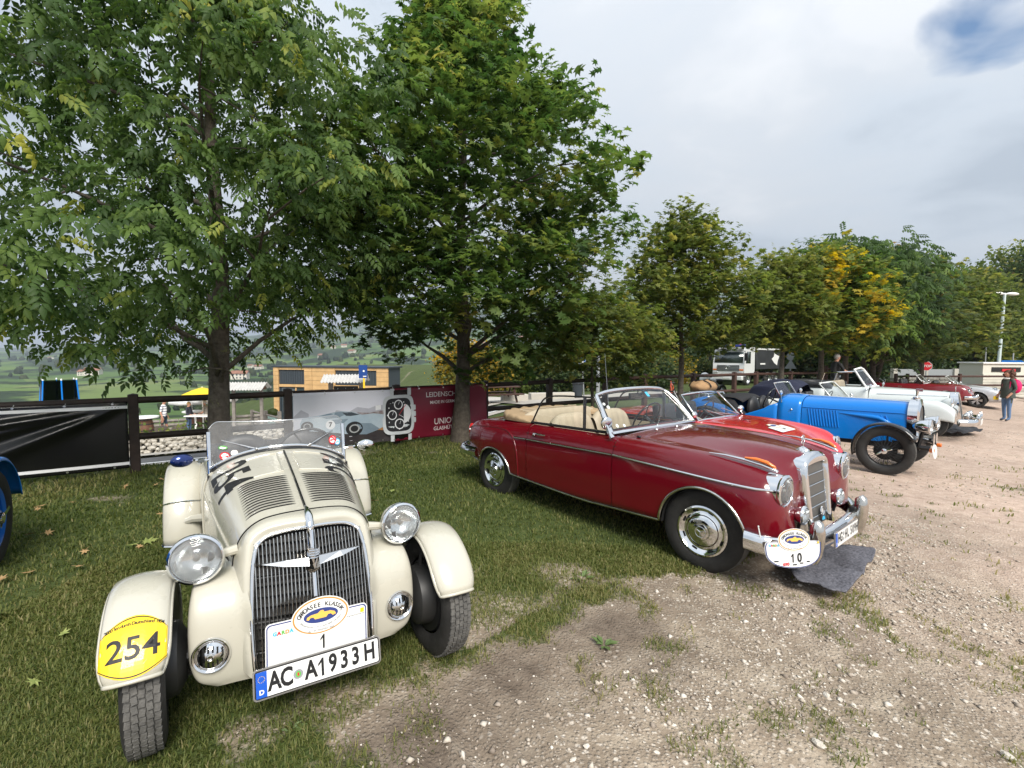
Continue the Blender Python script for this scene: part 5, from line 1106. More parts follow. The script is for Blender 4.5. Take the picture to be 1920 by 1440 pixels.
def add_wheel(parent, x, y, z, side, r=.33, wd=.16, rim=.19, style='cap', steer=0.0, blocks=0, ribs=4, rimmat='maroon', n=48, spokemat='black'):
    X = wheel_mat(x, y, z, side, steer); h = wd / 2
    rb = MB()
    if style == 'wire':
        rb.lathe([(rim * .90, -h * .6), (rim * .90, h * .55), (rim * .97, h * .75), (rim + .008, h * .82), (rim + .01, h * .7), (rim, h * .6), (rim * .96, -h * .6), (rim * .9, -h * .6)], n, X)
        rb.lathe([(0, -h * .9), (rim * .55, -h * .85), (rim * .6, -h * .5), (.0, -h * .5)], 24, X)
    else:
        rb.lathe([(0, h * .30), (rim * .55, h * .34), (rim * .70, h * .25), (rim * .84, h * .12), (rim * .90, h * .55), (rim * .97, h * .78), (rim + .012, h * .84), (rim + .012, h * .7), (rim * .9, -h * .8), (0, -h * .8)], n, X)
    wo = obj('wheel', rb, [spokemat if style == 'wire' else rimmat], parent)
    obj('tyre', tyre_mb(r, wd, rim, X, n, blocks, ribs), ['rubber', 'tread'], wo, angle=40)
    if style == 'cap':
        c = MB()                                                    # trim ring with slots, and the domed cap
        c.lathe([(rim * 1.06, h * .80), (rim * 1.04, h * .95), (rim * .97, h * 1.0), (rim * .90, h * .80), (rim * .80, h * .66), (rim * .70, h * .72), (rim * .66, h * .80), (rim * .655, h * .7)], n, X)
        obj('trim_ring', c, 'chrome', wo)
        c = MB()
        c.lathe([(rim * .64, h * .55), (rim * .63, h * .84), (rim * .58, h * .95), (rim * .42, h * 1.02), (rim * .36, h * 1.05), (rim * .33, h * 1.18), (rim * .22, h * 1.25), (0, h * 1.28)], n, X)
        obj('hubcap', c, 'chrome', wo)
        for k in range(8):
            s = MB()
            a = 2 * math.pi * (k + .5) / 8
            o_ = [(rim * rr * math.cos(a + t), rim * rr * math.sin(a + t)) for rr, t in ((.80, -.13), (.87, -.13), (.87, .13), (.80, .13))]
            s.add([(p[0], p[1], h * (.70 if i in (0, 3) else .76)) for i, p in enumerate(o_)], [(0, 1, 2, 3)], X @ Matrix.Translation((0, 0, .004))); obj('vent_slot', s, 'dark', wo)
        st = MB()                                                   # three-pointed star in a ring on the cap
        st.lathe([(rim * .20, h * 1.27), (rim * .215, h * 1.29), (rim * .23, h * 1.27)], 24, X)
        for k in range(3):
            a = 2 * math.pi * k / 3 + .5
            d = (math.cos(a), math.sin(a)); pn = (-d[1], d[0])
            st.add([(d[0] * rim * .21, d[1] * rim * .21, h * 1.285), (pn[0] * rim * .03, pn[1] * rim * .03, h * 1.285), (-pn[0] * rim * .03, -pn[1] * rim * .03, h * 1.285), (0, 0, h * 1.34)], [(0, 1, 3), (0, 3, 2)], X)
        obj('star_emblem', st, 'alu', wo)
    elif style == 'wire':
        sp = MB(); m = 20
        for k in range(m):
            for (zi, zo, da) in ((h * 1.15, h * .10, .45), (h * 1.15, h * .10, -.45), (-h * .3, h * .35, .30)):
                a = 2 * math.pi * k / m; b = a + da
                p = X @ Vector((rim * .22 * math.cos(a), rim * .22 * math.sin(a), zi)); q = X @ Vector((rim * .93 * math.cos(b), rim * .93 * math.sin(b), zo))
                sp.tube([p, q], .0032, 4, cap=False)
        obj('spokes', sp, spokemat, wo)
        hb = MB(); hb.lathe([(rim * .27, -h * .6), (rim * .25, h * 1.0), (rim * .22, h * 1.25), (rim * .18, h * 1.3), (0, h * 1.3)], 20, X)
        obj('hub', hb, spokemat, wo)
        kn = MB(); kn.lathe([(rim * .17, h * 1.2), (rim * .16, h * 1.5), (rim * .1, h * 1.58), (0, h * 1.6)], 16, X)
        for sg in (-1, 1):
            kn.add([(sg * rim * .1, -.012, h * 1.4), (sg * rim * .1, .014, h * 1.4), (sg * rim * .42, .004, h * 1.62), (sg * rim * .42, -.02, h * 1.62), (sg * rim * .1, 0, h * 1.58), (sg * rim * .40, -.008, h * 1.72)],
                   [(0, 1, 2, 3), (0, 4, 5, 3), (1, 4, 5, 2), (0, 1, 4), (3, 2, 5)], X @ Matrix.Rotation(.5, 4, 'Z'))
        obj('knock_off_nut', kn, 'chrome', wo)
    elif style == 'disc':
        c = MB(); c.lathe([(rim * .66, h * .3), (rim * .62, h * .6), (rim * .45, h * .8), (rim * .2, h * .88), (0, h * .9)], 24, X)
        obj('hubcap', c, 'chrome', wo)
    elif style == 'fuchs':
        c = MB()
        for k in range(5):
            a = 2 * math.pi * k / 5
            c.add([(rim * r_ * math.cos(a + t), rim * r_ * math.sin(a + t), h * z_) for r_, t, z_ in ((.2, -.5, .5), (.2, .5, .5), (.9, .32, .6), (.9, -.32, .6))], [(0, 3, 2, 1)], X)
        c.lathe([(rim * .25, h * .5), (rim * .2, h * .62), (0, h * .64)], 16, X)
        obj('spokes', c, 'alu', wo)
    return wo
def headlamp(parent, c, d, r, depth=.12, shellmat='chrome', bowl=True, name='headlamp', rimw=.12):
    d = Vector(d).normalized(); ref = Vector((0, 0, 1)); X = frame(c, ref.cross(d), d.cross(ref.cross(d)))
    # frame(): local Z = x cross y = d
    b = MB()
    if bowl: b.lathe([(0, -depth), (r * .35, -depth * .94), (r * .70, -depth * .70), (r * .93, -depth * .32), (r * .98, 0)], 32, X)
    else: b.lathe([(r * 1.02, -depth), (r * 1.0, 0)], 32, X)
    ho = obj(name, b, shellmat, parent, angle=60)
    k = MB(); k.lathe([(r * .98, -.012), (r * 1.06, -.006), (r * 1.05, .012), (r * (1 - rimw * .6), .018), (r * (1 - rimw), .010)], 32, X)
    obj('rim', k, 'chrome', ho, angle=60)
    rf = MB(); rf.lathe([(r * .9, .004), (r * .75, -.03), (r * .45, -.055), (r * .12, -.062), (0, -.062)], 28, X)
    obj('reflector', rf, 'reflector', ho, angle=80)
    bl = MB(); bl.lathe([(0, -.01), (.014, -.012), (.016, -.03), (.012, -.06)], 12, X); obj('bulb', bl, 'lens', ho)
    l = MB(); l.lathe([(r * (1 - rimw), .010), (r * .72, .022), (r * .40, .032), (0, .036)], 32, X)
    obj('lens', l, 'lampglass', ho, angle=80)
    return ho
def lampglass():
    m = glassmat('fluted lamp lens', (.95, .97, .97), .12, .10, (.85, .87, .87)); t = m.node_tree  # diffuse white mixed in so the lens looks brightly lit
    gl = [n for n in t.nodes if n.type == 'BSDF_GLOSSY'][0]
    c = t.nodes.new('ShaderNodeTexCoord'); wv = t.nodes.new('ShaderNodeTexWave'); wv.inputs['Scale'].default_value = 38; wv.inputs['Distortion'].default_value = .6
    t.links.new(c.outputs['Object'], wv.inputs['Vector'])
    bp = t.nodes.new('ShaderNodeBump'); bp.inputs['Strength'].default_value = .6; bp.inputs['Distance'].default_value = .004
    t.links.new(wv.outputs[0], bp.inputs['Height']); t.links.new(bp.outputs[0], gl.inputs['Normal'])
    rf = t.nodes.new('ShaderNodeBsdfRefraction'); rf.inputs['IOR'].default_value = 1.12; rf.inputs['Roughness'].default_value = .12; rf.inputs[0].default_value = (.95, .97, .97, 1)
    t.links.new(bp.outputs[0], rf.inputs['Normal'])
    mx = [n for n in t.nodes if n.type == 'MIX_SHADER'][0]
    t.links.new(rf.outputs[0], mx.inputs[1])
    return m
M['lampglass'] = lampglass(); M['reflector'] = mat('silvered reflector', (.92, .93, .93), .22, metal=.85)
def steering_wheel(parent, c, r=.2, tilt=R(60), m='blackgloss'):
    X = Matrix.Translation(c) @ rotm('Y', -tilt)
    b = MB(); b.tube([X @ Vector((r * math.cos(a), r * math.sin(a), 0)) for a in np.linspace(0, 2 * math.pi, 29)[:-1]], .011, 8, closed=True)
    o = obj('steering_wheel', b, m, parent, angle=80)
    s = MB()
    for k in range(3):
        a = math.pi / 2 + 2 * math.pi * k / 3; s.tube([X @ Vector((0, 0, .02)), X @ Vector((r * math.cos(a), r * math.sin(a), 0))], .007, 6)
    s.ball((0, 0, .02), (.035, .035, .02), 12, 6, X)
    s.tube([X @ Vector((0, 0, 0)), X @ Vector((0, 0, -.35))], .016, 6)
    obj('spoke', s, m, o)
    return o
def strip(mb, pts, w_=.012, h=.008, n=6): mb.tube(pts, w_, n, squash=h / w_)
def rally_oval(mb, fn, cx, cy, a, b, big=True):
    # materials of mb: 0 white 1 gold 2 navy 3 orange 4 ink
    L = lambda k: (lambda x, y: fn(cx + x, cy + y, k))
    mb.cur = 1; face(mb, ell(a, b, 40), L(.003))
    mb.cur = 0; ring(mb, ell(a * 1.04, b * 1.06, 40), ell(a, b, 40), L(.003)); face(mb, ell(a * .94, b * .92, 40), L(.0045))
    mb.cur = 2; face(mb, ell(a * .62, b * .40, 30, 0, b * .02), L(.006))
    mb.cur = 3
    car = [(-.52, -.10), (-.50, .02), (-.36, .10), (-.12, .13), (-.02, .24), (.08, .24), (.12, .14), (.34, .14), (.50, .05), (.54, -.08), (.42, -.12), (.36, -.02), (.26, -.02), (.18, -.14), (-.22, -.14), (-.28, -.03), (-.38, -.03), (-.44, -.13)]
    face(mb, [(x * a, y * b * 1.15 + b * .02) for x, y in car][::-1], L(.0072))
    mb.cur = 4
    arc_text(mb, 'GARDASEE KLASSIK', (a * .78, b * .62), R(172), R(8), b * .34, L(.006), bold=.0005)
    arc_text(mb, 'Oldtimerwandern mit dem ADAC Nordrhein', (a * .76, b * .60), R(198), R(342), b * .13, L(.006), flip=True)
    flat_text(mb, '18. - 20. September 2025', b * .14, L(.006), 0, -b * .78)
    mb.cur = 0
# ------------------------------------------------------------------ the cream roadster with starting number 1
def build_cream():
    T = thing('vintage_roadster', 'cream vintage roadster with black 254 on its bonnet and a yellow sticker on one wing', 'car', (-.956, 2.272, 0), R(-58.9))
    ST = [
        (-2.75, [(0, .62), (.12, .62), (.24, .60), (.33, .55), (.37, .49), (.38, .42), (.37, .36), (.33, .31), (.25, .29)]),
        (-2.45, [(0, .82), (.15, .815), (.30, .79), (.42, .73), (.47, .65), (.48, .55), (.47, .44), (.45, .36), (.36, .30)]),
        (-2.05, [(0, .93), (.17, .925), (.32, .90), (.43, .85), (.485, .77), (.50, .66), (.49, .50), (.47, .38), (.44, .30)]),
        (-1.30, [(0, 1.035), (.15, 1.015), (.29, .97), (.39, .905), (.445, .83), (.465, .72), (.465, .58), (.46, .44), (.45, .33)]),
        (-1.10, [(0, 1.018), (.15, 1.00), (.28, .962), (.375, .905), (.428, .83), (.447, .72), (.45, .58), (.45, .44), (.44, .33)]),
        (-.60, [(0, .955), (.13, .948), (.235, .93), (.315, .885), (.365, .81), (.385, .70), (.392, .57), (.395, .44), (.39, .33)]),
        (-.25, [(0, .900), (.12, .896), (.21, .882), (.28, .838), (.322, .765), (.338, .66), (.345, .55), (.35, .43), (.35, .31)]),
        (-.13, [(0, .880), (.12, .875), (.205, .858), (.27, .812), (.308, .74), (.324, .65), (.333, .54), (.338, .42), (.34, .31)]),
    ]
    sec = sections(ST)
    # hood, scuttle and body side ahead of the windscreen
    hood = MB(); shell(hood, sec, -1.22, -.137, None, [], n=40, step=.045)
    bv = hood.bvh()
    ho = obj('bonnet', hood, 'cream', T, angle=50)
    tail = MB()
    rows = [cut_row(sec, x, None, 30, 3) for x in np.linspace(-2.05, -1.22, 16)]
    tail.grid(rows); tail.grid([[Vector((p.x, -p.y, p.z)) for p in r] for r in rows], flip=True)
    rows = [cut_row(sec, x, None, 30) for x in np.linspace(-2.75, -2.05, 14)]
    tail.grid(rows); tail.grid([[Vector((p.x, -p.y, p.z)) for p in r] for r in rows], flip=True)
    obj('rear_body', tail, 'cream', T, thick=.01)
    # nose cowl: from the bonnet edge round to the grille opening
    A = [Vector((-.127, y, z)) for y, z in [(p[0], p[1]) for p in sec(-.13)]]
    A = [Vector(p) for p in A]
    rim = [(-.020, 0, .836), (-.042, .10, .828), (-.050, .185, .812), (-.030, .232, .772), (.005, .252, .68), (.042, .260, .56), (.080, .262, .43), (.112, .258, .31), (.125, .25, .235)]
    lip = [(p[0] + .012, p[1] * .97, p[2] - (.012 if p[2] > .75 else 0)) for p in rim]
    def mixr(k, out):
        return [Vector(A[i]) * (1 - k) + Vector(rim[i]) * k + Vector((out * .6, out * (1 if i > 2 else .35), out * (1 if i < 4 else .2))) for i in range(9)]
    ctrl = [A, mixr(.45, .016), mixr(.82, .017), [Vector(p) for p in rim], [Vector(p) for p in lip]]
    nose = MB(); rw = net(ctrl, 6, 6); nose.grid(rw, flip=True); nose.grid([[Vector((p.x, -p.y, p.z)) for p in r] for r in rw])
    obj('nose_cowl', nose, 'cream', T, angle=60)
    sm = MB()
    for s in (-1, 1):
        sm.tube([Vector((-.132, s * p[0], p[1])) + Vector((0, s * .001, .001)) for p in cr_pts(sec(-.132)[:7, :2], 6)], .0035, 5)
    obj('panel_gap', sm, 'dark', T)
    # centre hinge
    hg = MB(); hg.tube([top_pt(sec, x, 0, .003) for x in np.linspace(-1.06, -.14, 24)], .007, 6)
    obj('bonnet_hinge', hg, 'blackgloss', T)
    bead = MB()
    for s in (-1, 1):
        pts = []
        for x in np.linspace(-1.04, -.68, 8): pts.append(top_pt(sec, x, .045, .002))
        for y in np.linspace(.06, .2, 5): pts.append(top_pt(sec, -.68 + (y - .05) * .1, y, .002))
        pts = [top_pt(sec, -1.04, y, .002) for y in np.linspace(.22, .06, 5)] + pts
        bead.tube([Vector((p.x, s * p.y, p.z)) for p in pts], .006, 6)
        pts = [side_pt(sec, x, .70 + .06 * (-x - .13), off=.002) for x in np.linspace(-1.2, -.16, 20)]
        bead.tube([Vector((p.x, s * p.y, p.z)) for p in pts], .006, 6)
        pts = [side_pt(sec, x, .34, off=.002) for x in np.linspace(-1.2, -.2, 20)]
        bead.tube([Vector((p.x, s * p.y, p.z)) for p in pts], .012, 6)
    obj('body_bead', bead, 'cream', T)
    # louvres: each a raised lip behind a dark slot
    for s in (-1, 1):
        for k in range(14):
            x = -.215 - k * .0300; lv = MB(); sl = MB()
            ys = np.linspace(.036, .262 + .026 * k / 13, 12); R1 = []; R2 = []; R3 = []; D1 = []; D2 = []
            for j, y in enumerate(ys):
                e = min(1, j / 1.0, (11 - j) / 1.0); b_ = top_pt(sec, x, y); nrm = Vector((0, .5 if y > .2 else .2, 1)).normalized()
                R1.append(top_pt(sec, x - .021, y, .0008)); R2.append(top_pt(sec, x - .010, y, .0030 * e)); R3.append(top_pt(sec, x + .002, y, .0056 * e))
                D1.append(top_pt(sec, x + .0018, y, .0050 * e)); D2.append(top_pt(sec, x + .0052, y, .0008))
            def ms(rw): return [Vector((p.x, s * p.y, p.z)) for p in rw]
            lv.grid([ms(R1), ms(R2), ms(R3)], flip=s < 0); sl.grid([ms(D1), ms(D2)], flip=s < 0)
            lo = obj('louvre', lv, 'cream', T, angle=70); obj('slot', sl, 'dark', lo)
    # side louvres low on the bonnet flank
    sv = MB()
    for s in (-1, 1):
        for row, z in enumerate((.66, .50)):
            for k in range(16):
                x = -.22 - k * .022; p = side_pt(sec, x, z, off=.0015); q = side_pt(sec, x - .012, z - .055, off=.0015)
                sv.tube([Vector((p.x, s * p.y, p.z)), Vector((q.x, s * q.y, q.z))], .0045, 4)
    obj('side_vent', sv, 'dark', T)
    # starting number on both flanks of the bonnet
    v, f = text2d('254', .31, .006, 1.0, res=4, align='CENTER'); v, f = fine(v, f, .03)
    nb = MB(); nb2 = MB()
    drape(nb, bv, (-.86, -.335, .92), (1, .10, -.10), (0, .75, .66), v, f, .0016)
    drape(nb2, bv, (-.86, .335, .92), (-1, .10, .10), (0, -.75, .66), v, f, .0016)
    obj('start_number', nb, 'ink', T, smooth=False); obj('start_number', nb2, 'ink', T, smooth=False)
    # grille
    gf = MB(); loop = cr_pts(rim, 6); loop = [Vector(p) + Vector((.008, -.004 if p[1] > .02 else 0, -.006 if p[2] > .79 else 0)) for p in loop]
    gf.tube(loop, .010, 8); gf.tube([Vector((p.x, -p.y, p.z)) for p in loop], .010, 8)
    go = obj('grille_frame', gf, 'chrome', T, angle=80)
    bk = MB(); L = resample(loop, 24)
    bk.grid([[Vector((p[0] - .05, p[1], p[2])) for p in L], [Vector((p[0] - .02, 0, p[2])) for p in L]]); bk.mirror()
    obj('grille_back', bk, 'hole', T)
    Z = np.array([tuple(p) for p in loop])
    def top_at(y): 
        k = np.where(Z[:, 1] >= y)[0]; k = k[0] if len(k) else 6; return Z[min(k, 14), 2]
    def gx(y, z):                                                   # the V-shaped grille plane
        b = np.interp(z, Z[::-1, 2], Z[::-1, 0]); return b + (.050 + .03 * (0.82 - z)) * (1 - abs(y) / .262) - .006
    gap = .0158
    for s in (-1, 1):
        for k in range(1, 16):
            y = k * gap; br = MB(); br.tube([Vector((gx(y, z), s * y, z)) for z in np.linspace(top_at(y) - .012, .24, 7)], .0029, 5)
            obj('grille_bar', br, 'chromeold', go)
    cb = MB(); zs = np.linspace(.825, .24, 9); cb.tube([Vector((gx(0, z) + .004, 0, z)) for z in zs], .010, 8)
    obj('centre_bar', cb, 'chrome', go)
    hb = MB()
    for z in (.64, .46, .34): hb.tube([Vector((gx(y, z) - .010, y, z)) for y in np.linspace(-.25, .25, 13)], .004, 4)
    obj('cross_bar', hb, 'black', go)
    ra = MB()
    for k in range(12):
        z = .30 + k * .043; ra.tube([Vector((gx(y, z) - .035, y, z)) for y in np.linspace(-.24, .24, 9)], .010, 4)
    obj('radiator_core', ra, 'hole', T)
    # bird emblem: ridged body and two raised wings
    em = MB(); c = Vector((gx(0, .70) + .02, 0, .70))
    em.add([c + Vector(p) for p in [(.0, -.026, .055), (.0, .026, .055), (.022, 0, .060), (-.004, -.030, -.040), (-.004, .030, -.040), (.028, 0, -.035), (.006, 0, -.075), (-.012, 0, -.06)]],
           [(0, 2, 5, 3), (2, 1, 4, 5), (0, 1, 2), (3, 5, 6), (5, 4, 6), (3, 6, 7), (4, 7, 6)])
    for k in range(4): em.tube([c + Vector((.012, -.02, .05 - k * .012)), c + Vector((.026, 0, .052 - k * .012)), c + Vector((.012, .02, .05 - k * .012))], .003, 5)
    eo = obj('bird_emblem', em, 'chrome', go, smooth=False)
    for s in (-1, 1):
        wg = MB()
        P = [(.004, s * .022, .020), (.020, s * .022, -.016), (.004, s * .13, -.001), (-.030, s * .215, .014), (-.014, s * .12, .018)]
        wg.add([c + Vector(p) for p in P] + [c + Vector((p[0] + .010, p[1], p[2])) for p in P], [(0, 1, 2, 4), (4, 2, 3), (5, 6, 7, 9)[::-1], (9, 7, 8)[::-1], (0, 4, 9, 5), (4, 3, 8, 9), (1, 6, 7, 2), (2, 7, 8, 3)])
        obj('wing', wg, 'alu', eo, smooth=False)
    orn = MB(); orn.tube([(-.155, 0, .893), (-.10, 0, .888), (-.05, 0, .868), (-.015, 0, .832), (.0, 0, .80)], [.004, .013, .020, .022, .013], 10)
    obj('hood_ornament', orn, 'chrome', T, angle=80)
    # splash aprons beside the nose, with horn grilles
    for s in (-1, 1):
        prof = [(-.34, .645), (-.20, .655), (-.09, .645), (-.02, .60), (.025, .53), (.045, .43), (.05, .33), (.045, .25), (.035, .205)]
        yo = [.40, .44, .465, .482, .492, .495, .490, .465, .405]
        yi = [.330, .322, .315, .30, .29, .285, .28, .27, .25]
        rws = []
        for (x, z), a, b in zip(prof, yi, yo):
            r_ = [(x + .045, a - .03, z + .012)] if z < .6 else [(x + .01, a - .02, z + .035)]
            r_ += [(x + .012, a + .02, z), (x + .004, a * .5 + b * .5, z), (x - .003, b - .03, z - .002), (x - .02, b, z - .006), (x - .07, b + .004, z - .01)]
            rws.append([Vector((p[0], s * p[1], p[2])) for p in r_])
        ap = MB(); ap.grid(net(rws, 5, 5), flip=s < 0)
        ao = obj('splash_apron', ap, 'cream', T, angle=70)
        c = (.050, s * .413, .362); d = Vector((1, s * .10, .10)).normalized(); up = Vector((0, 0, 1)); X = frame(c, up.cross(d), d.cross(up.cross(d)))
        hn = MB(); hn.lathe([(.072, -.03), (.075, .004), (.070, .013), (.061, .011), (.058, .004)], 36, X); ho_ = obj('horn_ring', hn, 'chrome', ao, angle=70)
        hd = MB(); hd.lathe([(.058, .004), (.049, .017), (.032, .027), (.017, .031)], 36, X); obj('horn_cover', hd, 'chrome', ho_, angle=70)
        hm = MB(); hm.lathe([(.018, .028), (.018, .034), (.012, .036), (.010, .032), (0, .032)], 20, X); obj('horn_button', hm, 'chromeold', ho_, angle=70)
        for row in (1, -1):
            for k in range(6):
                sl = MB()
                x = (k - 2.5) * .0168; y0, y1 = row * .013, row * (.046 - abs(k - 2.5) * .005)
                if abs(x) < .02: y0 = row * .020
                zf = lambda r_: np.interp(r_, [.017, .032, .049, .058], [.032, .0282, .0182, .006])
                sl.add([(x + dx, y, zf(math.hypot(x, y)) + .0012) for y in (y0, y1) for dx in (-.0036, .0036)], [(0, 1, 3, 2)], X); obj('horn_slot', sl, 'dark', ho_)
    # headlamps on stalks
    for s in (-1, 1):
        c = Vector((-.06, s * .461, .752)); d = Vector((1, s * .06, .03))
        h = headlamp(T, c, d, .104, .15, 'cream', rimw=.07)
        st = MB(); st.tube([(-.12, s * .30, .745), (-.12, s * .37, .735), (-.115, s * .42, .735)], [.024, .019, .022], 10)
        st.tube([(-.10, s * .43, .70), (-.09, s * .435, .66)], .012, 8)
        obj('lamp_stalk', st, 'cream', h)
        bt = MB(); bt.ball((-.065, s * .365, .725), .012, 8, 6); bt.ball((-.075, s * .40, .69), .009, 8, 6); obj('bolt', bt, 'chrome', h)
    # wheels and cycle wings
    HX, HY, RW = -.085, .655, .325
    for s in (-1, 1):
        w_ = add_wheel(T, HX, s * HY, RW - .012, s, RW, .145, .21, 'plain', R(4), 58, 5, 'black', n=56)
        dm = MB(); X = wheel_mat(HX, s * (HY - .06), RW, s); dm.lathe([(.0, -.09), (.10, -.09), (.15, -.06), (.16, -.01), (.16, .02)], 24, X); obj('brake_drum', dm, 'iron', w_)
        prof = [(-.107, -.018), (-.106, .0), (-.098, .010), (-.07, .022), (-.035, .029), (0, .031), (.035, .029), (.07, .022), (.098, .010), (.106, .0), (.107, -.018)]
        wgn = MB(); rws = []
        a0, a1 = R(22), R(186)
        for k in range(37):
            a = a0 + (a1 - a0) * k / 36; rr = .352 + .012 * (1 - math.sin(a)) * .3
            rws.append([Vector((HX + (rr + dz) * math.cos(a), s * (HY + dy * [.80, .90, .955, .985, 1][min(k, 4)]), RW - .012 + (rr + dz) * math.sin(a) * 1.02)) for dy, dz in prof])
        wgn.grid(rws, flip=s < 0)
        wo = obj('front_wing', wgn, 'cream', T, angle=60, thick=.006)
        bd = MB(); bd.tube([r[0] for r in rws][::-1] + rws[0][1:] + [r[-1] for r in rws][1:], .0085, 6)
        obj('wing_bead', bd, 'cream', wo, angle=80)
        if s < 0:
            wb = wgn.bvh(); q = R(40); o_ = Vector((HX + .36 * math.cos(q), s * HY, RW + .36 * math.sin(q)))
            xd = Vector((0, 1, 0)); yd = Vector((-math.sin(q), 0, math.cos(q)))
            yk = MB(); W2, H2 = .103, .112
            def lens_out(w2, h2, n=9):
                o = []
                for t in np.linspace(-1, 1, n): o.append((w2 * t, h2 * (1 - .50 * t * t)))
                for t in np.linspace(1, -1, n): o.append((w2 * t, -h2 * (1 - .42 * t * t)))
                return o
            def wr(x, y, k=.0016):
                aa = q - 0 + y / .385; rr = .352 + .012 * (1 - math.sin(aa)) * .3; dz = np.interp(abs(x), [0, .035, .07, .098, .106], [.031, .029, .022, .010, 0]) + k
                return Vector((HX + (rr + dz) * math.cos(aa), s * HY + x, RW - .012 + (rr + dz) * math.sin(aa) * 1.02))
            def sheet(out, k, mi):
                v2, f2 = fine(out, [tuple(range(len(out)))], .02); yk.cur = mi; yk.add([wr(x, y, k) for x, y in v2], f2)
            sheet(lens_out(W2, H2), .0014, 0); 
            o1, o2 = lens_out(W2, H2 * .95, 17), lens_out(W2 * .995, H2 * .91, 17); yk.cur = 1
            n_ = len(o1); yk.add([wr(x, y, .0022) for x, y in o1 + o2], [(i, (i + 1) % n_, n_ + (i + 1) % n_, n_ + i) for i in range(n_)])
            tv, tf = fine(*text2d('254', .112, .0012, 1.0), .025); yk.add([wr(x, y - .012, .0024) for x, y in tv], tf)
            arc_text(yk, '2000 km durch Deutschland 1934', (.34, .34), R(105.5), R(74.5), .0175, lambda x, y: wr(x * 1.0, y - .34 + H2 * .72, .0024), bold=.0004)
            obj('number_sticker', yk, ['yellow', 'ink'], wo, smooth=False, label='yellow sticker with black number 254')
        sus = MB()
        sus.tube([(HX, s * .20, .30), (HX, s * .60, .30)], .022, 8); sus.tube([(HX + .06, s * .22, .42), (HX - .02, s * .6, .40)], .014, 6)
        sus.tube([(HX - .12, s * .22, .26), (HX - .04, s * .58, .24)], .016, 6); sus.ball((HX, s * .575, .33), (.05, .05, .09), 10, 8)
        sus.tube([(HX, s * .57, .42), (HX - .02, s * .60, .66)], .010, 6); sus.tube([(HX + .05, s * .3, .36), (HX + .05, s * .56, .34)], .03, 8)
        for k in range(4): sus.box((HX - .02, s * (.36 + .05 * k), .22 + .012 * k), (.06, .22, .008))
        obj('suspension', sus, 'iron', T)
    for s in (-1, 1):
        RX = -2.03
        add_wheel(T, RX, s * .60, RW - .012, s, RW, .145, .21, 'plain', 0, 40, 5, 'black', n=40)
        prof = [(-.115, -.03), (-.113, .0), (-.10, .016), (-.06, .030), (0, .036), (.06, .030), (.095, .014), (.105, -.01), (.107, -.05)]
        rws = []
        for k in range(33):
            a = R(-4) + R(200) * k / 32
            rws.append([Vector((RX + (.42 + dz) * math.cos(a), s * (.605 + dy * 1.05), RW + .03 + (.42 + dz) * math.sin(a) * 1.02)) for dy, dz in prof])
        wgn = MB(); wgn.grid(rws, flip=s < 0); wo = obj('rear_wing', wgn, 'cream', T, angle=60, thick=.006)
        [obj('chrome_edge', MB().tube(rws[k], r_, 6), 'chrome', wo) for k, r_ in ((0, .008), (6, .006))]
        b = MB(); b.tube([(-1.5, s * .46, .52), (-1.58, s * .53, .50), (-1.62, s * .60, .47)], [.03, .026, .02], 8); obj('wing_stay', b, 'cream', wo)
    # windscreen
    arch = [(-1.245, .418, .893), (-1.222, .36, .932), (-1.185, .25, .985), (-1.148, .12, 1.018), (-1.13, 0, 1.028)]
    full = [Vector((p[0], -p[1], p[2])) for p in arch] + [Vector(p) for p in arch[-2::-1]]
    full = [Vector(p) for p in cr_pts(full, 5)]
    fr = MB(); fr.tube([p + Vector((-.002, 0, .010)) for p in full], .017, 8, squash=.8); wf = obj('windscreen_frame', fr, 'chrome', T, angle=80)
    sealm = MB(); sealm.tube([p + Vector((.016, 0, -.004)) for p in full], .009, 6); obj('seal', sealm, 'blackgloss', wf)
    for s in (-1, 1):
        p = MB(); p.tube([(-1.245, s * .42, .875), (-1.30, s * .424, 1.14)], .0135, 8); obj('post', p, 'chrome', wf, angle=60)
    gl = MB(); g1 = []; g2 = []
    for p in full:
        t = abs(p.y) / .42; top = 1.205 - .0 * t; top -= .05 * max(0, (t - .86) / .14) ** 2
        rr = []
        for k in range(7):
            u = k / 6; z = p.z + (top - p.z) * u; rr.append(Vector((p.x - .004 - (z - p.z) * .24, p.y * (1 + .01 * u), z)))
        g1.append(rr)
    gl.grid(g1); obj('windscreen_glass', gl, 'hazeglass', wf, angle=180)
    ed = MB(); ed.tube([r[-1] for r in g1], .003, 5); obj('glass_edge', ed, 'alu', wf)
    wp = MB()
    for s, e in ((-1, Vector((-1.262, -.352, 1.085))), (1, Vector((-1.255, .345, 1.10)))):
        b0 = Vector((-1.148, s * .115 - (.04 if s < 0 else -.06), 1.03)); m_ = b0.lerp(e, .45); wp.tube([b0, m_], .006, 6); wp.tube([m_, e], .004, 6); wp.ball(b0, .012, 8, 6)
    obj('wiper', wp, 'wiper', wf)
    sk = MB()
    def gp(y, z):
        i = min(range(len(full)), key=lambda k: abs(full[k].y - y)); p = full[i]; return Vector((p.x + .004 - (z - p.z) * .24, y, z))
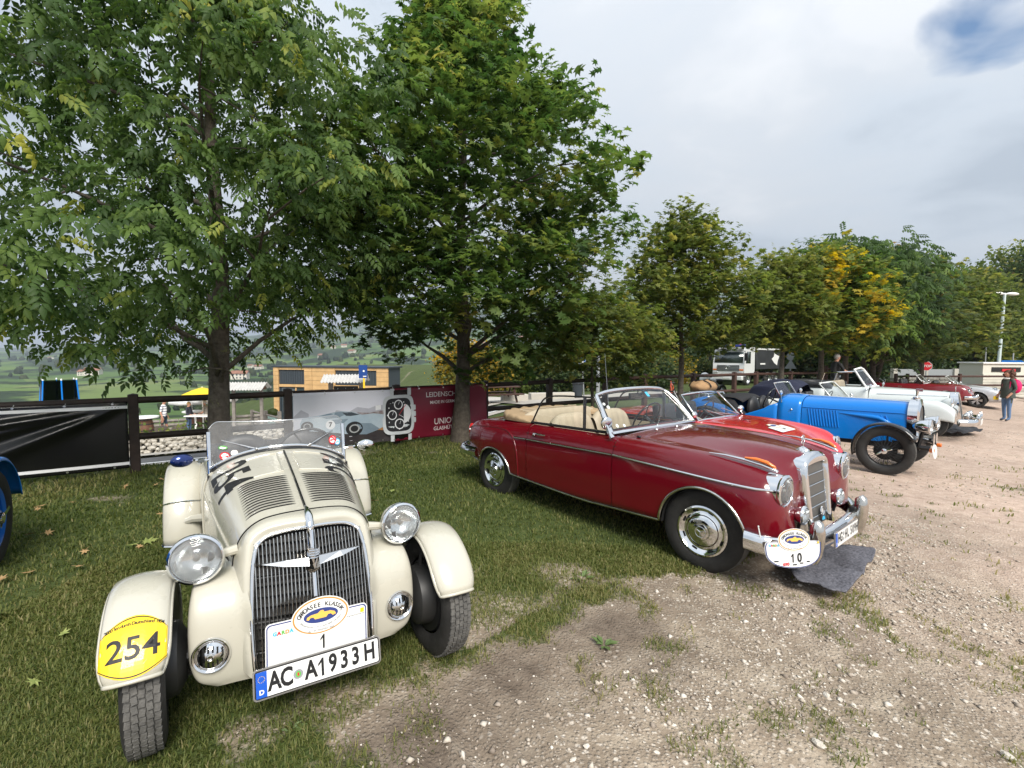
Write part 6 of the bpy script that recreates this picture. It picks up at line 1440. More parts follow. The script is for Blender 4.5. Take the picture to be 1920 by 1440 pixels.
    for (y, z, ra, rb, mi) in ((-.335, .985, .030, .028, 1), (-.280, 1.005, .021, .020, 0), (-.345, 1.04, .026, .013, 2), (.34, 1.035, .028, .032, 1), (.375, 1.015, .022, .024, 3)):
        sk.cur = mi; face(sk, ell(ra, rb, 20), lambda a, b: gp(y + a, z + b) + Vector((.002, 0, 0)))
        sk.cur = 0; face(sk, ell(ra * .74, rb * .74, 20), lambda a, b: gp(y + a, z + b) + Vector((.0035, 0, 0)))
        if mi in (1, 3): sk.cur = mi; face(sk, rrect(ra * 1.3, rb * .3, rb * .1), lambda a, b: gp(y + a, z + b) + Vector((.005, 0, 0)))
    obj('sticker', sk, ['platewhite', 'redprint', 'greenprint', 'cyanprint'], wf, smooth=False)
    for s, mt in ((-1, 'euroblue'), (1, 'alu')):
        am = MB(); am.tube([(-1.25, s * .425, .965), (-1.24, s * .47, .968), (-1.23, s * .50, .975)], .008, 6); am.box((-1.24, s * .465, .967), (.03, .035, .022))
        X = frame((-1.19, s * .565, .985), (0.25 * s, 1, 0), (0.1, 0, 1))
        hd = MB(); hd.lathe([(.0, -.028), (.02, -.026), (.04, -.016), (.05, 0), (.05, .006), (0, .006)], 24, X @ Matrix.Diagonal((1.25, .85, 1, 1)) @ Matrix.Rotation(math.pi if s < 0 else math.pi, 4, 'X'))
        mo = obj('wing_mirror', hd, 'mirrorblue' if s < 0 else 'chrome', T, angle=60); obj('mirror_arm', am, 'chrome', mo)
    # cockpit
    ck = MB(); ck.box((-1.62, 0, .45), (.84, .84, .02)); ck.box((-1.99, 0, .70), (.02, .84, .5)); ck.box((-1.26, 0, .75), (.02, .80, .36))
    for s in (-1, 1): ck.box((-1.62, s * .43, .66), (.84, .012, .42))
    obj('cockpit', ck, 'blackleather', T)
    for s in (-1, 1):
        sb = MB(); A_ = []
        for k in range(13):
            a = math.pi * k / 12; y = s * .205 + .185 * math.cos(a); zt = .80 + .21 * math.sin(a) ** .6
            A_.append([Vector((-1.90, y, .5)), Vector((-1.905, y, zt - .03)), Vector((-1.87, y, zt)), Vector((-1.82, y, zt - .02)), Vector((-1.77, y, .62)), Vector((-1.72, y, .5))])
        sb.grid(net(A_, 2, 4)); so_ = obj('seat_back', sb, 'blackleather', T, angle=80)
        pl = MB()
        for k in range(5):
            y = s * .205 + (k - 2) * .06; pl.tube([Vector((-1.768, y, .6)), Vector((-1.81, y, .9)), Vector((-1.84, y, .975)), Vector((-1.88, y, .985))], .004, 4)
        obj('seam', pl, 'leather', so_)
        cu = MB(); cu.ball((-1.6, s * .205, .52), (.22, .18, .09), 16, 10); obj('seat_cushion', cu, 'blackleather', T)
    steering_wheel(T, (-1.52, .20, .93), .19, R(62))
    # number plate and rally shield on the grille
    X = frame((.212, 0, .262), (.0, 1, 0), (-.20, 0, 1))
    fn = lambda x, y, k=0: X @ Vector((x, y, k))
    pb = MB(); pb.prism(rrect(.535, .126, .018), .008, X @ Matrix.Translation((0, 0, -.008))); po = obj('number_plate', pb, 'alu', T, smooth=False)
    pf = MB(); pf.cur = 1; face(pf, rrect(.522, .113, .012), lambda x, y: fn(x, y, .0012)); pf.cur = 0; face(pf, rrect(.512, .103, .008), lambda x, y: fn(x, y, .0024))
    pf.cur = 2; face(pf, [(-.256, -.0515), (-.214, -.0515), (-.214, .0515), (-.256, .0515)], lambda x, y: fn(x, y, .0032))
    pf.cur = 3
    for k in range(12): a = 2 * math.pi * k / 12; face(pf, ell(.0016, .0016, 6, -.235 + .0125 * math.cos(a), .022 + .0125 * math.sin(a)), lambda x, y: fn(x, y, .004))
    pf.cur = 0; flat_text(pf, 'D', .026, lambda x, y: fn(x, y, .004), -.235, -.030, .001)
    pf.cur = 1
    for s_, x in (('A', -.185), ('C', -.138), ('A', -.040), ('1', .005), ('9', .052), ('3', .102), ('3', .152), ('H', .215)):
        if s_ == '1': one(pf, lambda a, b: fn(a, b, .0036), x, .076, .017)
        else: flat_text(pf, s_, .104, lambda a, b: fn(a, b, .0036), x, 0, .0034, .70)
    pf.cur = 4; face(pf, ell(.020, .020, 20, -.092, 0), lambda x, y: fn(x, y, .0036))
    pf.cur = 5; face(pf, ell(.011, .013, 14, -.092, 0), lambda x, y: fn(x, y, .0044)); pf.cur = 6; face(pf, rrect(.007, .014, .002), lambda x, y: fn(x - .092, y, .005))
    for x in (-.165, .125): pf.cur = 4; face(pf, ell(.003, .003, 8, x, -.012), lambda a, b: fn(a, b, .005))
    obj('lettering', pf, ['platewhite', 'ink', 'euroblue', 'yellow', 'greyprint', 'greenprint', 'redprint'], po, smooth=False)
    X2 = frame((.180, .0, .425), (.0, 1, -.02), (-.10, 0, 1)); f2 = lambda x, y, k=0: X2 @ Vector((x, y, k))
    rb_ = MB(); rb_.prism(rrect(.43, .27, .02), .004, X2 @ Matrix.Translation((0, -.07, -.004))); ro = obj('rally_shield', rb_, 'platewhite', T, smooth=False)
    rp = MB(); rp.cur = 2; ring(rp, rrect(.422, .262, .018), rrect(.412, .252, .015), lambda x, y: f2(x, y - .07, .0012))
    rally_oval(rp, f2, .01, .055, .118, .078)
    rp.cur = 4; one(rp, lambda x, y: f2(x, y - .062, .0015), .018, .062, .013)
    for i, (ch, mi) in enumerate(zip('GARDA', (5, 6, 7, 1, 5))): rp.cur = mi; flat_text(rp, ch, .022, lambda x, y: f2(x, y, .0015), -.178 + i * .0165, .018, .0012)
    rp.cur = 6; flat_text(rp, 'GTÜ', .026, lambda x, y: f2(x, y, .0015), -.075, -.142, .0018)
    rp.cur = 4; flat_text(rp, 'HISCOX', .018, lambda x, y: f2(x, y, .0015), -.165, -.148); rp.cur = 6; flat_text(rp, '^', .02, lambda x, y: f2(x, y, .0015), -.165, -.134, .001)
    rp.cur = 4; flat_text(rp, 'jobber', .017, lambda x, y: f2(x, y, .0015), -.005, -.128); face(rp, rrect(.04, .008, .002), lambda x, y: f2(x + .12, y - .118, .0015)); face(rp, rrect(.032, .007, .002), lambda x, y: f2(x + .175, y - .116, .0015))
    flat_text(rp, 'www.gardasee-klassik.de', .009, lambda x, y: f2(x, y, .0015), .155, .02); rp.cur = 8; face(rp, rrect(.017, .02, .002), lambda x, y: f2(x + .192, y + .035, .0015))
    obj('print', rp, ['platewhite', 'goldprint', 'navyprint', 'carprint', 'ink', 'cyanprint', 'redprint', 'greenprint', 'yellow'], ro, smooth=False)
    bl = MB(); bl.ball((.15, -.15, .20), (.02, .015, .03), 8, 6); bl.ball((.15, .15, .20), (.02, .015, .03), 8, 6)
    bl.tube([(.12, -.12, .24), (.12, .12, .24)], .012, 6); obj('plate_bracket', bl, 'black', T)
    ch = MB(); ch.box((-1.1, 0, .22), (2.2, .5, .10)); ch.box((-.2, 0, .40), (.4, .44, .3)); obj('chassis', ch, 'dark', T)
    return T
M['mirrorblue'] = mat('dark blue mirror back', (.01, .03, .16), .12, metal=.7, coat=1)  # deep blue, part-metallic back of one wing mirror
build_cream()
# ------------------------------------------------------------------ the maroon cabriolet with starting number 10
def build_maroon():
    T = thing('cabriolet', 'maroon open cabriolet with upright chrome grille and start number 10 on its bumper', 'car', (2.095, 4.309, -.067), R(-50.25))
    ST = [
        (-3.36, [(0, .74), (.2, .74), (.35, .735), (.48, .73), (.56, .72), (.60, .70), (.62, .66), (.635, .60), (.64, .54), (.63, .47), (.61, .42), (.50, .40)]),
        (-3.30, [(0, .85), (.2, .848), (.38, .84), (.52, .83), (.60, .82), (.655, .80), (.69, .76), (.71, .68), (.715, .58), (.705, .49), (.685, .42), (.58, .38)]),
        (-3.15, [(0, .905), (.2, .903), (.40, .895), (.56, .885), (.645, .875), (.70, .845), (.745, .80), (.775, .71), (.78, .60), (.77, .50), (.75, .42), (.66, .37)]),
        (-2.85, [(0, .935), (.2, .933), (.42, .925), (.60, .915), (.68, .900), (.735, .868), (.800, .838), (.832, .73), (.835, .60), (.825, .49), (.80, .39), (.70, .35)]),
        (-2.45, [(0, .965), (.2, .963), (.42, .957), (.62, .95), (.705, .937), (.752, .893), (.818, .862), (.852, .74), (.852, .60), (.842, .48), (.82, .36), (.72, .33)]),
        (-2.18, [(0, .975), (.2, .973), (.42, .968), (.64, .962), (.72, .952), (.775, .92), (.822, .86), (.850, .74), (.853, .60), (.845, .47), (.83, .345), (.73, .31)]),
        (-2.00, [(0, .978), (.2, .976), (.42, .97), (.645, .965), (.725, .956), (.785, .93), (.826, .86), (.846, .74), (.850, .60), (.845, .46), (.83, .33), (.74, .30)]),
        (-1.40, [(0, .982), (.2, .98), (.42, .976), (.65, .972), (.73, .966), (.79, .94), (.832, .87), (.850, .74), (.855, .60), (.850, .46), (.835, .32), (.74, .29)]),
        (-.82, [(0, 1.008), (.2, 1.005), (.42, .995), (.62, .982), (.72, .970), (.785, .945), (.832, .875), (.852, .75), (.857, .60), (.852, .46), (.838, .34), (.74, .30)]),
        (-.40, [(0, 1.020), (.2, 1.016), (.42, .985), (.56, .962), (.67, .968), (.765, .945), (.828, .875), (.852, .75), (.857, .60), (.852, .46), (.84, .35), (.74, .31)]),
        (.05, [(0, 1.005), (.2, .998), (.38, .955), (.50, .930), (.63, .950), (.745, .925), (.82, .85), (.850, .74), (.857, .60), (.852, .46), (.838, .35), (.74, .31)]),
        (.30, [(0, .983), (.18, .974), (.33, .910), (.45, .872), (.60, .915), (.715, .895), (.798, .83), (.840, .73), (.852, .60), (.848, .46), (.834, .35), (.74, .31)]),
        (.44, [(0, .960), (.17, .950), (.30, .86), (.42, .815), (.57, .882), (.69, .868), (.775, .81), (.822, .72), (.838, .60), (.835, .46), (.82, .35), (.73, .31)]),
        (.515, [(0, .935), (.16, .925), (.29, .79), (.41, .760), (.56, .845), (.67, .835), (.745, .79), (.795, .71), (.815, .60), (.815, .46), (.80, .35), (.71, .31)]),
        (.56, [(0, .80, -.03), (.16, .79, -.03), (.29, .70, -.03), (.41, .69, -.02), (.56, .76), (.65, .765), (.71, .74), (.755, .68), (.78, .59), (.785, .47), (.77, .36), (.69, .31)]),
        (.60, [(0, .60, -.06), (.16, .60, -.06), (.29, .58, -.05), (.41, .58, -.03), (.55, .62), (.62, .625), (.67, .62), (.70, .58), (.72, .53), (.725, .45), (.715, .37), (.66, .32)]),
        (.615, [(0, .42, -.06), (.16, .42, -.06), (.29, .42, -.05), (.41, .42, -.04), (.53, .44), (.58, .44), (.62, .44), (.645, .43), (.66, .41), (.665, .39), (.66, .36), (.62, .33)]),
    ]
    sec = sections(ST)
    arF, arR = (.045, .33, .365, .365), (-2.62, .31, .325, .305)
    sill = lambda x: float(np.interp(x, [-3.4, -3.1, -2.9, -2.2, -1.1, -.3, .4, .62], [.42, .40, .365, .355, .312, .345, .345, .34]))
    arch = [arF, arR]; zl = arch_fn(arch, sill)
    fb = MB(); rowsF = shell(fb, sec, -.817, .615, zl, arch, n=44, step=.04)
    body = obj('front_body', fb, 'maroon', T, angle=60)
    for s in (1, -1):
        db = MB(); rws = [cut_row(sec, x, zl(x), 34, 4, None, s) for x in np.linspace(-2.005, -.823, 26)]
        rws = [[Vector((r[0].x, s * .70, r[0].z - .01))] + r for r in rws]
        db.grid(rws, flip=s < 0); do = obj('door', db, 'maroon', T, angle=60)
        h = MB(); p = side_pt(sec, -1.86, .880, off=.03); q = side_pt(sec, -1.70, .880, off=.03)
        h.tube([p + Vector((-.02, -.03, 0)), p, (p + q) / 2 + Vector((0, .004, 0)), q], [.012, .013, .010, .008], 8)
        h.ball(p + Vector((-.03, -.012, -.012)), .019, 10, 6)
        if s < 0: h.v = [Vector((v.x, -v.y, v.z)) for v in h.v]; h.f = [f[::-1] for f in h.f]
        obj('door_handle', h, 'chrome', do, angle=80)
    rb = MB(); shell(rb, sec, -3.36, -2.31, zl, arch, n=44, step=.04)
    for s in (1, -1):
        rws = [cut_row(sec, x, zl(x), 34, 3, None, s) for x in arch_xs(-2.31, -2.011, arch, .04)]; rb.grid(rws, flip=s < 0)
    obj('rear_body', rb, 'maroon', T, angle=60)
    lin = MB()
    for s in (-1, 1):
        for xc, rr in ((.045, .36), (-2.62, .31)):
            lin.lathe([(rr, 0), (rr, .32), (0, .32)], 24, Matrix.Translation((xc, s * .82, .33)) @ (Matrix.Rotation(math.pi / 2, 4, 'X') if s > 0 else Matrix.Rotation(-math.pi / 2, 4, 'X')), arc=(0, math.pi) if s > 0 else (math.pi, 2 * math.pi))
        lin.box((-.82, s * .815, .62), (.05, .02, .55)); lin.box((-2.008, s * .815, .62), (.05, .02, .5))
    lin.box((-1.4, 0, .32), (1.3, 1.6, .04)); lin.box((.35, 0, .45), (.35, 1.0, .25)); lin.box((-1.35, 0, .28), (3.2, 1.0, .08))
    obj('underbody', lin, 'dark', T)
    # bright trim: sill and wheel-arch mouldings, side strip, hip crease
    tr = MB(); xs = arch_xs(-3.28, .47, arch, .05)
    ln = []
    for x in xs:
        z = zl(x); p = side_pt(sec, x, z + .004, off=.004); ln.append(Vector((p.x, p.y, z + .002)))
    tr.tube(ln, .0125, 6); tr.mirror(); obj('sill_trim', tr, 'chromeold', T, angle=80)
    tr = MB(); 
    for x0, x1 in ((-2.22, -2.012), (-1.998, -.828), (-.812, .535)):
        tr.tube([side_pt(sec, x, np.interp(x, [-2.22, -.8, .56], [.797, .820, .762]), off=.004) for x in np.linspace(x0, x1, 16)], .014, 8, squash=.7)
    tr.mirror(); obj('side_strip', tr, 'chrome', T, angle=80)
    tr = MB(); cz = [(-2.155, .36), (-2.16, .55), (-2.19, .70), (-2.26, .80), (-2.38, .855), (-2.6, .862), (-2.9, .842), (-3.15, .81), (-3.28, .77)]
    tr.tube([side_pt(sec, x, z, off=-.002) for x, z in cr_pts(cz, 4)], .011, 6); tr.mirror(); obj('hip_crease', tr, 'maroon', T, angle=80)
    # wheels
    for s in (-1, 1):
        add_wheel(T, 0.02, s * .70, .333, s, .335, .17, .195, 'cap', R(5), 0, 4, 'maroon')
        add_wheel(T, -2.665, s * .705, .333, s, .335, .17, .195, 'cap', 0, 0, 4, 'maroon')
    # grille: chrome shell, mesh insert with five bars, lip, badges
    def gface(y, z, k=0): return Vector((.555 + (.90 - z) * .12 + k, y, z))
    g = MB(); O = [(-.215, .36), (-.235, .60), (-.24, .80), (-.215, .90), (-.12, .945), (0, .957), (.12, .945), (.215, .90), (.24, .80), (.235, .60), (.215, .36)]
    I = [(-.180, .375), (-.196, .60), (-.202, .80), (-.198, .862), (-.11, .874), (0, .877), (.11, .874), (.198, .862), (.202, .80), (.196, .60), (.180, .375)]
    def loopc(L): return [Vector((0, y, z)) for y, z in [tuple(p) for p in cr_pts([(a, b) for a, b in L], 3)]]
    O_, I_ = loopc(O), loopc(I)
    rw = [[Vector((gface(0, p.z).x - .16, p.y * 1.05, p.z + (.010 if p.z > .85 else 0))) for p in O_], [gface(p.y * 1.03, p.z, -.03) for p in O_], [gface(p.y, p.z, .0) for p in O_], [gface((p.y + q.y) / 2, (p.z + q.z) / 2, .016) for p, q in zip(O_, I_)], [gface(q.y, q.z, .010) for q in I_], [gface(q.y, q.z, -.03) for q in I_]]
    g.grid(rw, flip=True); go = obj('grille_shell', g, 'chrome', T, angle=80)
    ms = MB(); q = resample([(p.y, p.z) for p in I_], 30); n = len(q)
    ms.add([gface(y, z, -.02) for y, z in q], [tuple(range(n))[::-1]]); obj('grille_mesh', ms, 'mesh', go, smooth=False)
    for z in (.785, .70, .615, .53, .45):
        w2 = np.interp(z, [.375, .6, .8], [.180, .196, .202]) - .002; b = MB(); b.tube([gface(-w2, z, -.012), gface(w2, z, -.012)], .0042, 6); obj('grille_bar', b, 'chrome', go)
    bd = MB(); X = frame(gface(.045, .475, .0), (0, 1, 0), (-.12, 0, 1))
    bd.lathe([(.030, 0), (.032, .006), (.038, .006), (.040, 0)], 24, X); bd.cur = 1; bd.lathe([(.030, .002), (.012, .006), (0, .007)], 20, X)
    bd.cur = 2; X = frame(gface(.05, .405, .0), (0, 1, 0), (-.12, 0, 1)); face(bd, ell(.032, .032, 20, 0, 0, 0, math.pi), lambda x, y: X @ Vector((x, y, .004)))
    obj('club_badge', bd, ['chrome', 'lens', 'cyanprint'], go)
    st = MB(); st.lathe([(0, .028), (.012, .022), (.035, .006), (.042, .0), (.042, -.006)], 20, Matrix.Translation((.46, 0, .962)) @ Matrix.Diagonal((1.2, 1, 1, 1))); st.tube([(.46, 0, .98), (.46, 0, 1.015)], .005, 6)
    st.tube([(.46, .034 * math.cos(a), 1.046 + .034 * math.sin(a)) for a in np.linspace(0, 2 * math.pi, 21)[:-1]], .0035, 6, closed=True)
    for k in range(3):
        a = math.pi / 2 + 2 * math.pi * k / 3; st.tube([(.46, 0, 1.046), (.46, .033 * math.cos(a), 1.046 + .033 * math.sin(a))], [.006, .002], 6)
    obj('star_ornament', st, 'chrome', T, angle=80)
    # lamps
    for s in (-1, 1):
        headlamp(T, (.575, s * .641, .752), (1, s * .03, -.02), .113, .11, 'chrome', False, rimw=.15)
        headlamp(T, (.62, s * .394, .533), (1, 0, .0), .068, .075, 'chrome', True, 'fog_lamp', rimw=.16)
        b = MB(); b.tube([(.60, s * .394, .50), (.58, s * .39, .40)], .012, 6); obj('lamp_bracket', b, 'black', T)
        f = MB(); P = [(.03, .702, .956, .006), (.16, .692, .955, .012), (.30, .676, .940, .017), (.42, .655, .918, .021), (.505, .640, .892, .021), (.525, .637, .882, .010)]
        f.tube([Vector((a, s * b_, c)) for a, b_, c, r in P], [r for *_, r in P], 10, squash=.62); fo = obj('wing_flash', f, 'chrome', T, angle=80)
        f = MB(); f.tube([Vector((a, s * b_, c)) for a, b_, c in ((.30, .676, .957), (.38, .664, .955), (.45, .652, .940), (.50, .643, .912), (.512, .641, .90))], [.008, .0175, .0185, .015, .006], 10, squash=.8); obj('indicator', f, 'amber', fo, angle=80)
    # front bumper with two tall overriders
    bl = cr_pts([(.40, -.86, .40), (.52, -.83, .385), (.62, -.72, .365), (.69, -.52, .355), (.715, -.25, .35), (.72, 0, .35), (.715, .25, .35), (.69, .52, .355), (.62, .72, .365), (.52, .83, .385), (.40, .86, .40)], 4)
    b = MB(); rws = []
    for i, p in enumerate(bl):
        p = Vector(p); a = Vector(bl[max(0, i - 1)]); c = Vector(bl[min(len(bl) - 1, i + 1)]); n = (c - a).cross(Vector((0, 0, 1))).normalized()
        if n.x < -.2 or (abs(n.x) < .3 and n.y * p.y < 0): n = -n
        rws.append([p + n * d + Vector((0, 0, z)) for d, z in ((-.02, .070), (.012, .074), (.034, .055), (.044, .015), (.040, -.03), (.022, -.062), (-.01, -.070), (-.02, -.06))])
    b.grid(rws); bo = obj('front_bumper', b, 'chrome', T, angle=70)
    for s in (-1, 1):
        o = MB(); c = Vector((.735, s * .505, .40))
        P = [(-.02, -.150, .052), (.0, -.09, .055), (.012, 0, .054), (.018, .07, .050), (.012, .125, .044), (.0, .142, .030)]
        o.tube([c + Vector((x, 0, z)) for x, z, r in P], [r for *_, r in P], 14, squash=1.0); obj('overrider', o, 'chromeold', bo, angle=60)
        k = MB(); k.box(c + Vector((-.03, 0, 0)), (.05, .125, .11)); obj('rubber_pad', k, 'black', bo, bevel=.01)
    X = frame((.80, -.02, .365), (0, 1, 0), (-.05, 0, 1)); fn = lambda x, y, k=0: X @ Vector((x, y, k))
    pb = MB(); pb.prism(rrect(.53, .118, .014), .008, X @ Matrix.Translation((0, 0, -.008))); po = obj('number_plate', pb, 'alu', T, smooth=False)
    pf = MB(); face(pf, rrect(.516, .106, .01), lambda x, y: fn(x, y, .0012)); pf.cur = 2; face(pf, [(-.256, -.05), (-.216, -.05), (-.216, .05), (-.256, .05)], lambda x, y: fn(x, y, .0022))
    pf.cur = 0; flat_text(pf, 'D', .026, lambda x, y: fn(x, y, .003), -.236, -.03, .001); pf.cur = 1
    for ch, x in (('H', -.185), ('G', -.135), ('H', -.03), ('L', .02), ('5', .09), ('0', .137), ('9', .184), ('H', .231)): flat_text(pf, ch, .096, lambda a, b_: fn(a, b_, .0024), x, 0, .003, .70)
    pf.cur = 3; face(pf, ell(.016, .016, 14, -.085, .018), lambda x, y: fn(x, y, .0024)); face(pf, ell(.013, .013, 14, -.085, -.022), lambda x, y: fn(x, y, .0024))
    obj('lettering', pf, ['platewhite', 'ink', 'euroblue', 'greyprint'], po, smooth=False)
    br = MB(); br.tube([(.74, -.2, .36), (.79, -.2, .36)], .014, 6); br.tube([(.74, .16, .36), (.79, .16, .36)], .014, 6); obj('plate_bracket', br, 'black', T)
    # rally shield wrapped round the bumper corner
    c = Vector((.700, -.775, .395)); d = Vector((.82, -.57, .12)).normalized(); xd = Vector((0, 0, 1)).cross(d).normalized(); X2 = frame(c, xd, d.cross(xd)); f2 = lambda x, y, k=0: X2 @ Vector((x, y, k - .30 * x * x))
    out = [(-.195, .050), (-.10, .058), (.10, .058), (.195, .050), (.205, .02), (.195, -.05), (.15, -.095), (.08, -.118), (0, -.124), (-.08, -.118), (-.15, -.095), (-.195, -.05), (-.205, .02)]
    rs = MB(); v_, f_ = fine([tuple(p[:2]) for p in cr_pts([(a, b) for a, b in out] + [out[0]], 2)][:-1][::-1], [tuple(range(26))], .06); rs.add([f2(x, y, 0) for x, y in v_], f_)
    ro = obj('rally_shield', rs, 'platewhite', T, smooth=False, thick=.004)
    rp = MB(); oc = [tuple(p) for p in cr_pts(out + [out[0]], 4)][:-1]; rp.cur = 2; ring(rp, [(x * .985, y * .975) for x, y in oc], [(x * .955, y * .94) for x, y in oc], lambda x, y: f2(x, y, .004))
    rp.cur = 0; rally_oval(rp, lambda x, y, k=0: f2(x, y, k + .003), .0, .068, .112, .072)
    rp.cur = 4; flat_text(rp, '0', .085, lambda x, y: f2(x, y, .004), .036, -.056, .002, .8); one(rp, lambda x, y: f2(x, y - .056, .004), -.014, .060, .013)
    for i, (ch, mi) in enumerate(zip('GARDA', (5, 6, 7, 1, 5))): rp.cur = mi; flat_text(rp, ch, .020, lambda x, y: f2(x, y, .004), -.172 + i * .0145, .030, .001)
    rp.cur = 6; flat_text(rp, 'GTÜ', .022, lambda x, y: f2(x, y, .004), -.062, -.098, .0014)
    rp.cur = 4
    for x, w_ in ((.0, .03), (.05, .026), (.10, .024), (-.13, .03)): face(rp, rrect(w_, .008, .002), lambda a, b_: f2(a + x, b_ - .100 + abs(x) * .18, .004))
    flat_text(rp, 'www.gardasee-klassik.de', .008, lambda x, y: f2(x, y, .004), .152, .035)
    rp.cur = 8; face(rp, rrect(.012, .014, .001), lambda x, y: f2(x + .182, y + .043, .004))
    obj('print', rp, ['platewhite', 'goldprint', 'navyprint', 'carprint', 'ink', 'cyanprint', 'redprint', 'greenprint', 'yellow'], ro, smooth=False)
    an = MB(); an.tube([(.52, -.86, .40), (.50, -.875, .52)], .004, 5); an.ball((.50, -.875, .525), .006, 6, 4); obj('corner_marker', an, 'platewhite', T)
    # rear bumper
    b = MB(); bl = cr_pts([(-2.98, -.80, .50), (-3.22, -.80, .50), (-3.42, -.70, .50), (-3.50, -.4, .50), (-3.52, 0, .50), (-3.50, .4, .50), (-3.42, .70, .50), (-3.22, .80, .50), (-2.98, .80, .50)], 4)
    b.tube(bl, .055, 10, squash=1.15); obj('rear_bumper', b, 'chrome', T, angle=80)
    for s in (-1, 1):
        t = MB(); t.ball((-3.30, s * .665, .74), (.05, .045, .085), 12, 8); obj('tail_lamp', t, 'amberred', T)
    bt = MB(); bt.ball((-3.19, -.775, .765), .012, 8, 6); obj('tail_button', bt, 'platewhite', T)
    # windscreen: bright frame, curved glass, wipers, mirrors
    base = [(-.935, .725, .985), (-.895, .52, .998), (-.855, .25, 1.006), (-.84, 0, 1.010)]
    topp = [(-1.235, .605, 1.325), (-1.215, .45, 1.356), (-1.195, .22, 1.372), (-1.19, 0, 1.376)]
    full = lambda P: [Vector(p) for p in cr_pts([(p[0], -p[1], p[2]) for p in P] + P[-2::-1], 5)]
    Bs, Tp = full(base), full(topp)
    fr = MB()
    lp = [*Bs]; fr.tube([p + Vector((0.005, 0, 0)) for p in Bs], .030, 8, squash=.7); fr.tube(Tp, .020, 8)
    for s in (-1, 1): fr.tube([(-.935, s * .728, .985), (-1.0, s * .712, 1.07), (-1.12, s * .665, 1.22), (-1.20, s * .625, 1.30), (-1.235, s * .600, 1.326)], [.036, .032, .028, .026, .022], 10, squash=.75)
    wf = obj('windscreen_frame', fr, 'chrome', T, angle=80)
    rbm = MB()
    def inset(k): return [Bs[i].lerp(Tp[i], k) for i in range(len(Bs))]
    lo_, hi_ = inset(.085), inset(.94)
    rbm.tube([p * 1 for p in lo_[1:-1]] , .007, 6); rbm.tube(hi_[1:-1], .007, 6)
    for i in (1, -2): rbm.tube([Bs[i].lerp(Tp[i], t) for t in np.linspace(.085, .94, 6)], .007, 6)
    obj('seal', rbm, 'blackgloss', wf)
    gl = MB(); gl.grid([[Bs[i].lerp(Tp[i], t) + Vector((.02 * math.sin(math.pi * t), 0, 0)) for t in np.linspace(.03, .98, 8)] for i in range(len(Bs))]); obj('windscreen_glass', gl, 'glass', wf, angle=180)
    wp = MB()
    for y0, e in ((-.12, (-.985, .15, 1.075)), (.42, (-.99, .62, 1.06))):
        b0 = Vector((-.825 - .1 * abs(y0), y0, 1.022)); e = Vector(e); m_ = b0.lerp(e, .5); wp.tube([b0, m_], .006, 6); wp.tube([m_ - (e - m_) * .2, e], .0045, 6); wp.ball(b0, .016, 8, 6)
    obj('wiper', wp, 'wiper', wf)
    stk = MB(); i = 21
    for (y, t, w_, h_, mi) in ((.13, .82, .05, .05, 2), (-.60, .15, .03, .03, 0), (-.53, .13, .025, .025, 0), (-.56, .72, .03, .025, 0), (-.55, .62, .035, .03, 0)):
        j = min(range(len(Bs)), key=lambda k: abs((Bs[k].lerp(Tp[k], t)).y - y)); p = Bs[j].lerp(Tp[j], t) + Vector((-.01, 0, 0)); up = (Tp[j] - Bs[j]).normalized(); sd_ = Vector((-.05, 1, 0))
        stk.cur = mi; face(stk, rrect(w_, h_ * 1.3, .004) if mi == 2 else ell(w_ * .7, h_ * .7, 16), lambda a, b_: p + sd_ * a + up * b_)
    obj('sticker', stk, ['platewhite', 'ink', 'cyanprint'], wf, smooth=False)
    mr = MB(); mr.tube([(-1.15, 0, 1.36), (-1.18, 0, 1.31)], .006, 6); mr.box((-1.19, 0, 1.295), (.03, .22, .06)); obj('inner_mirror', mr, 'blackgloss', wf, bevel=.012)
    m_ = MB(); m_.tube([(-.86, -.80, .962), (-.90, -.80, 1.02), (-.945, -.775, 1.065)], [.028, .010, .012], 8); mo = obj('mirror_stalk', m_, 'chrome', T, angle=80)
    X = frame((-.955, -.765, 1.085), (.25, 1, 0), (.15, 0, 1)); m_ = MB(); m_.lathe([(0, .05), (.03, .045), (.055, .025), (.062, 0), (.058, -.006), (0, -.006)], 24, X @ Matrix.Rotation(math.pi, 4, 'X')); obj('wing_mirror', m_, 'chrome', mo, angle=70)
    nz = MB()
    for y in (-.35, .0): nz.ball((-.70, y, 1.02), (.02, .012, .01), 8, 6)
    obj('washer_jet', nz, 'chrome', T); nz = MB(); nz.box((-.67, -.66, .985), (.04, .02, .02)); obj('aerial_base', nz, 'blackgloss', T, bevel=.006)
    # side windows
    for s in (-1, 1):
        y = s * .705; sw = MB()
        pts = [(-1.17, y * .99, 1.31), (-1.297, y * .985, 1.307), (-1.6, y * .98, 1.297), (-1.80, y * .98, 1.278), (-1.90, y * .985, 1.235), (-1.97, y * .99, 1.14), (-2.06, y, .985)]
        sw.tube(cr_pts(pts, 4), .0095, 6); sw.tube([(-1.297, y * .985, 1.307), (-1.29, y, .98)], .017, 6); sw.tube([(-1.17, y * .99, 1.31), (-.97, y, 1.0)], .012, 6)
        sw.tube([(-.93, y * 1.02, .992), (-1.3, y * 1.02, .984), (-2.06, y * 1.02, .972)], .016, 6)
        so_ = obj('side_window_frame', sw, 'blackgloss', T, angle=80)
        g = MB(); g.grid([[Vector((a, b, .99)), Vector((a, b, c))] for a, b, c in [tuple(p) for p in cr_pts(pts, 4)][6:]] )
        obj('side_window', g, 'glass', so_)
    # cockpit: seats, dashboard, steering wheel, folded hood
    ck = MB(); ck.box((-1.55, 0, .42), (1.5, 1.4, .04)); ck.box((-2.30, 0, .70), (.04, 1.3, .5))
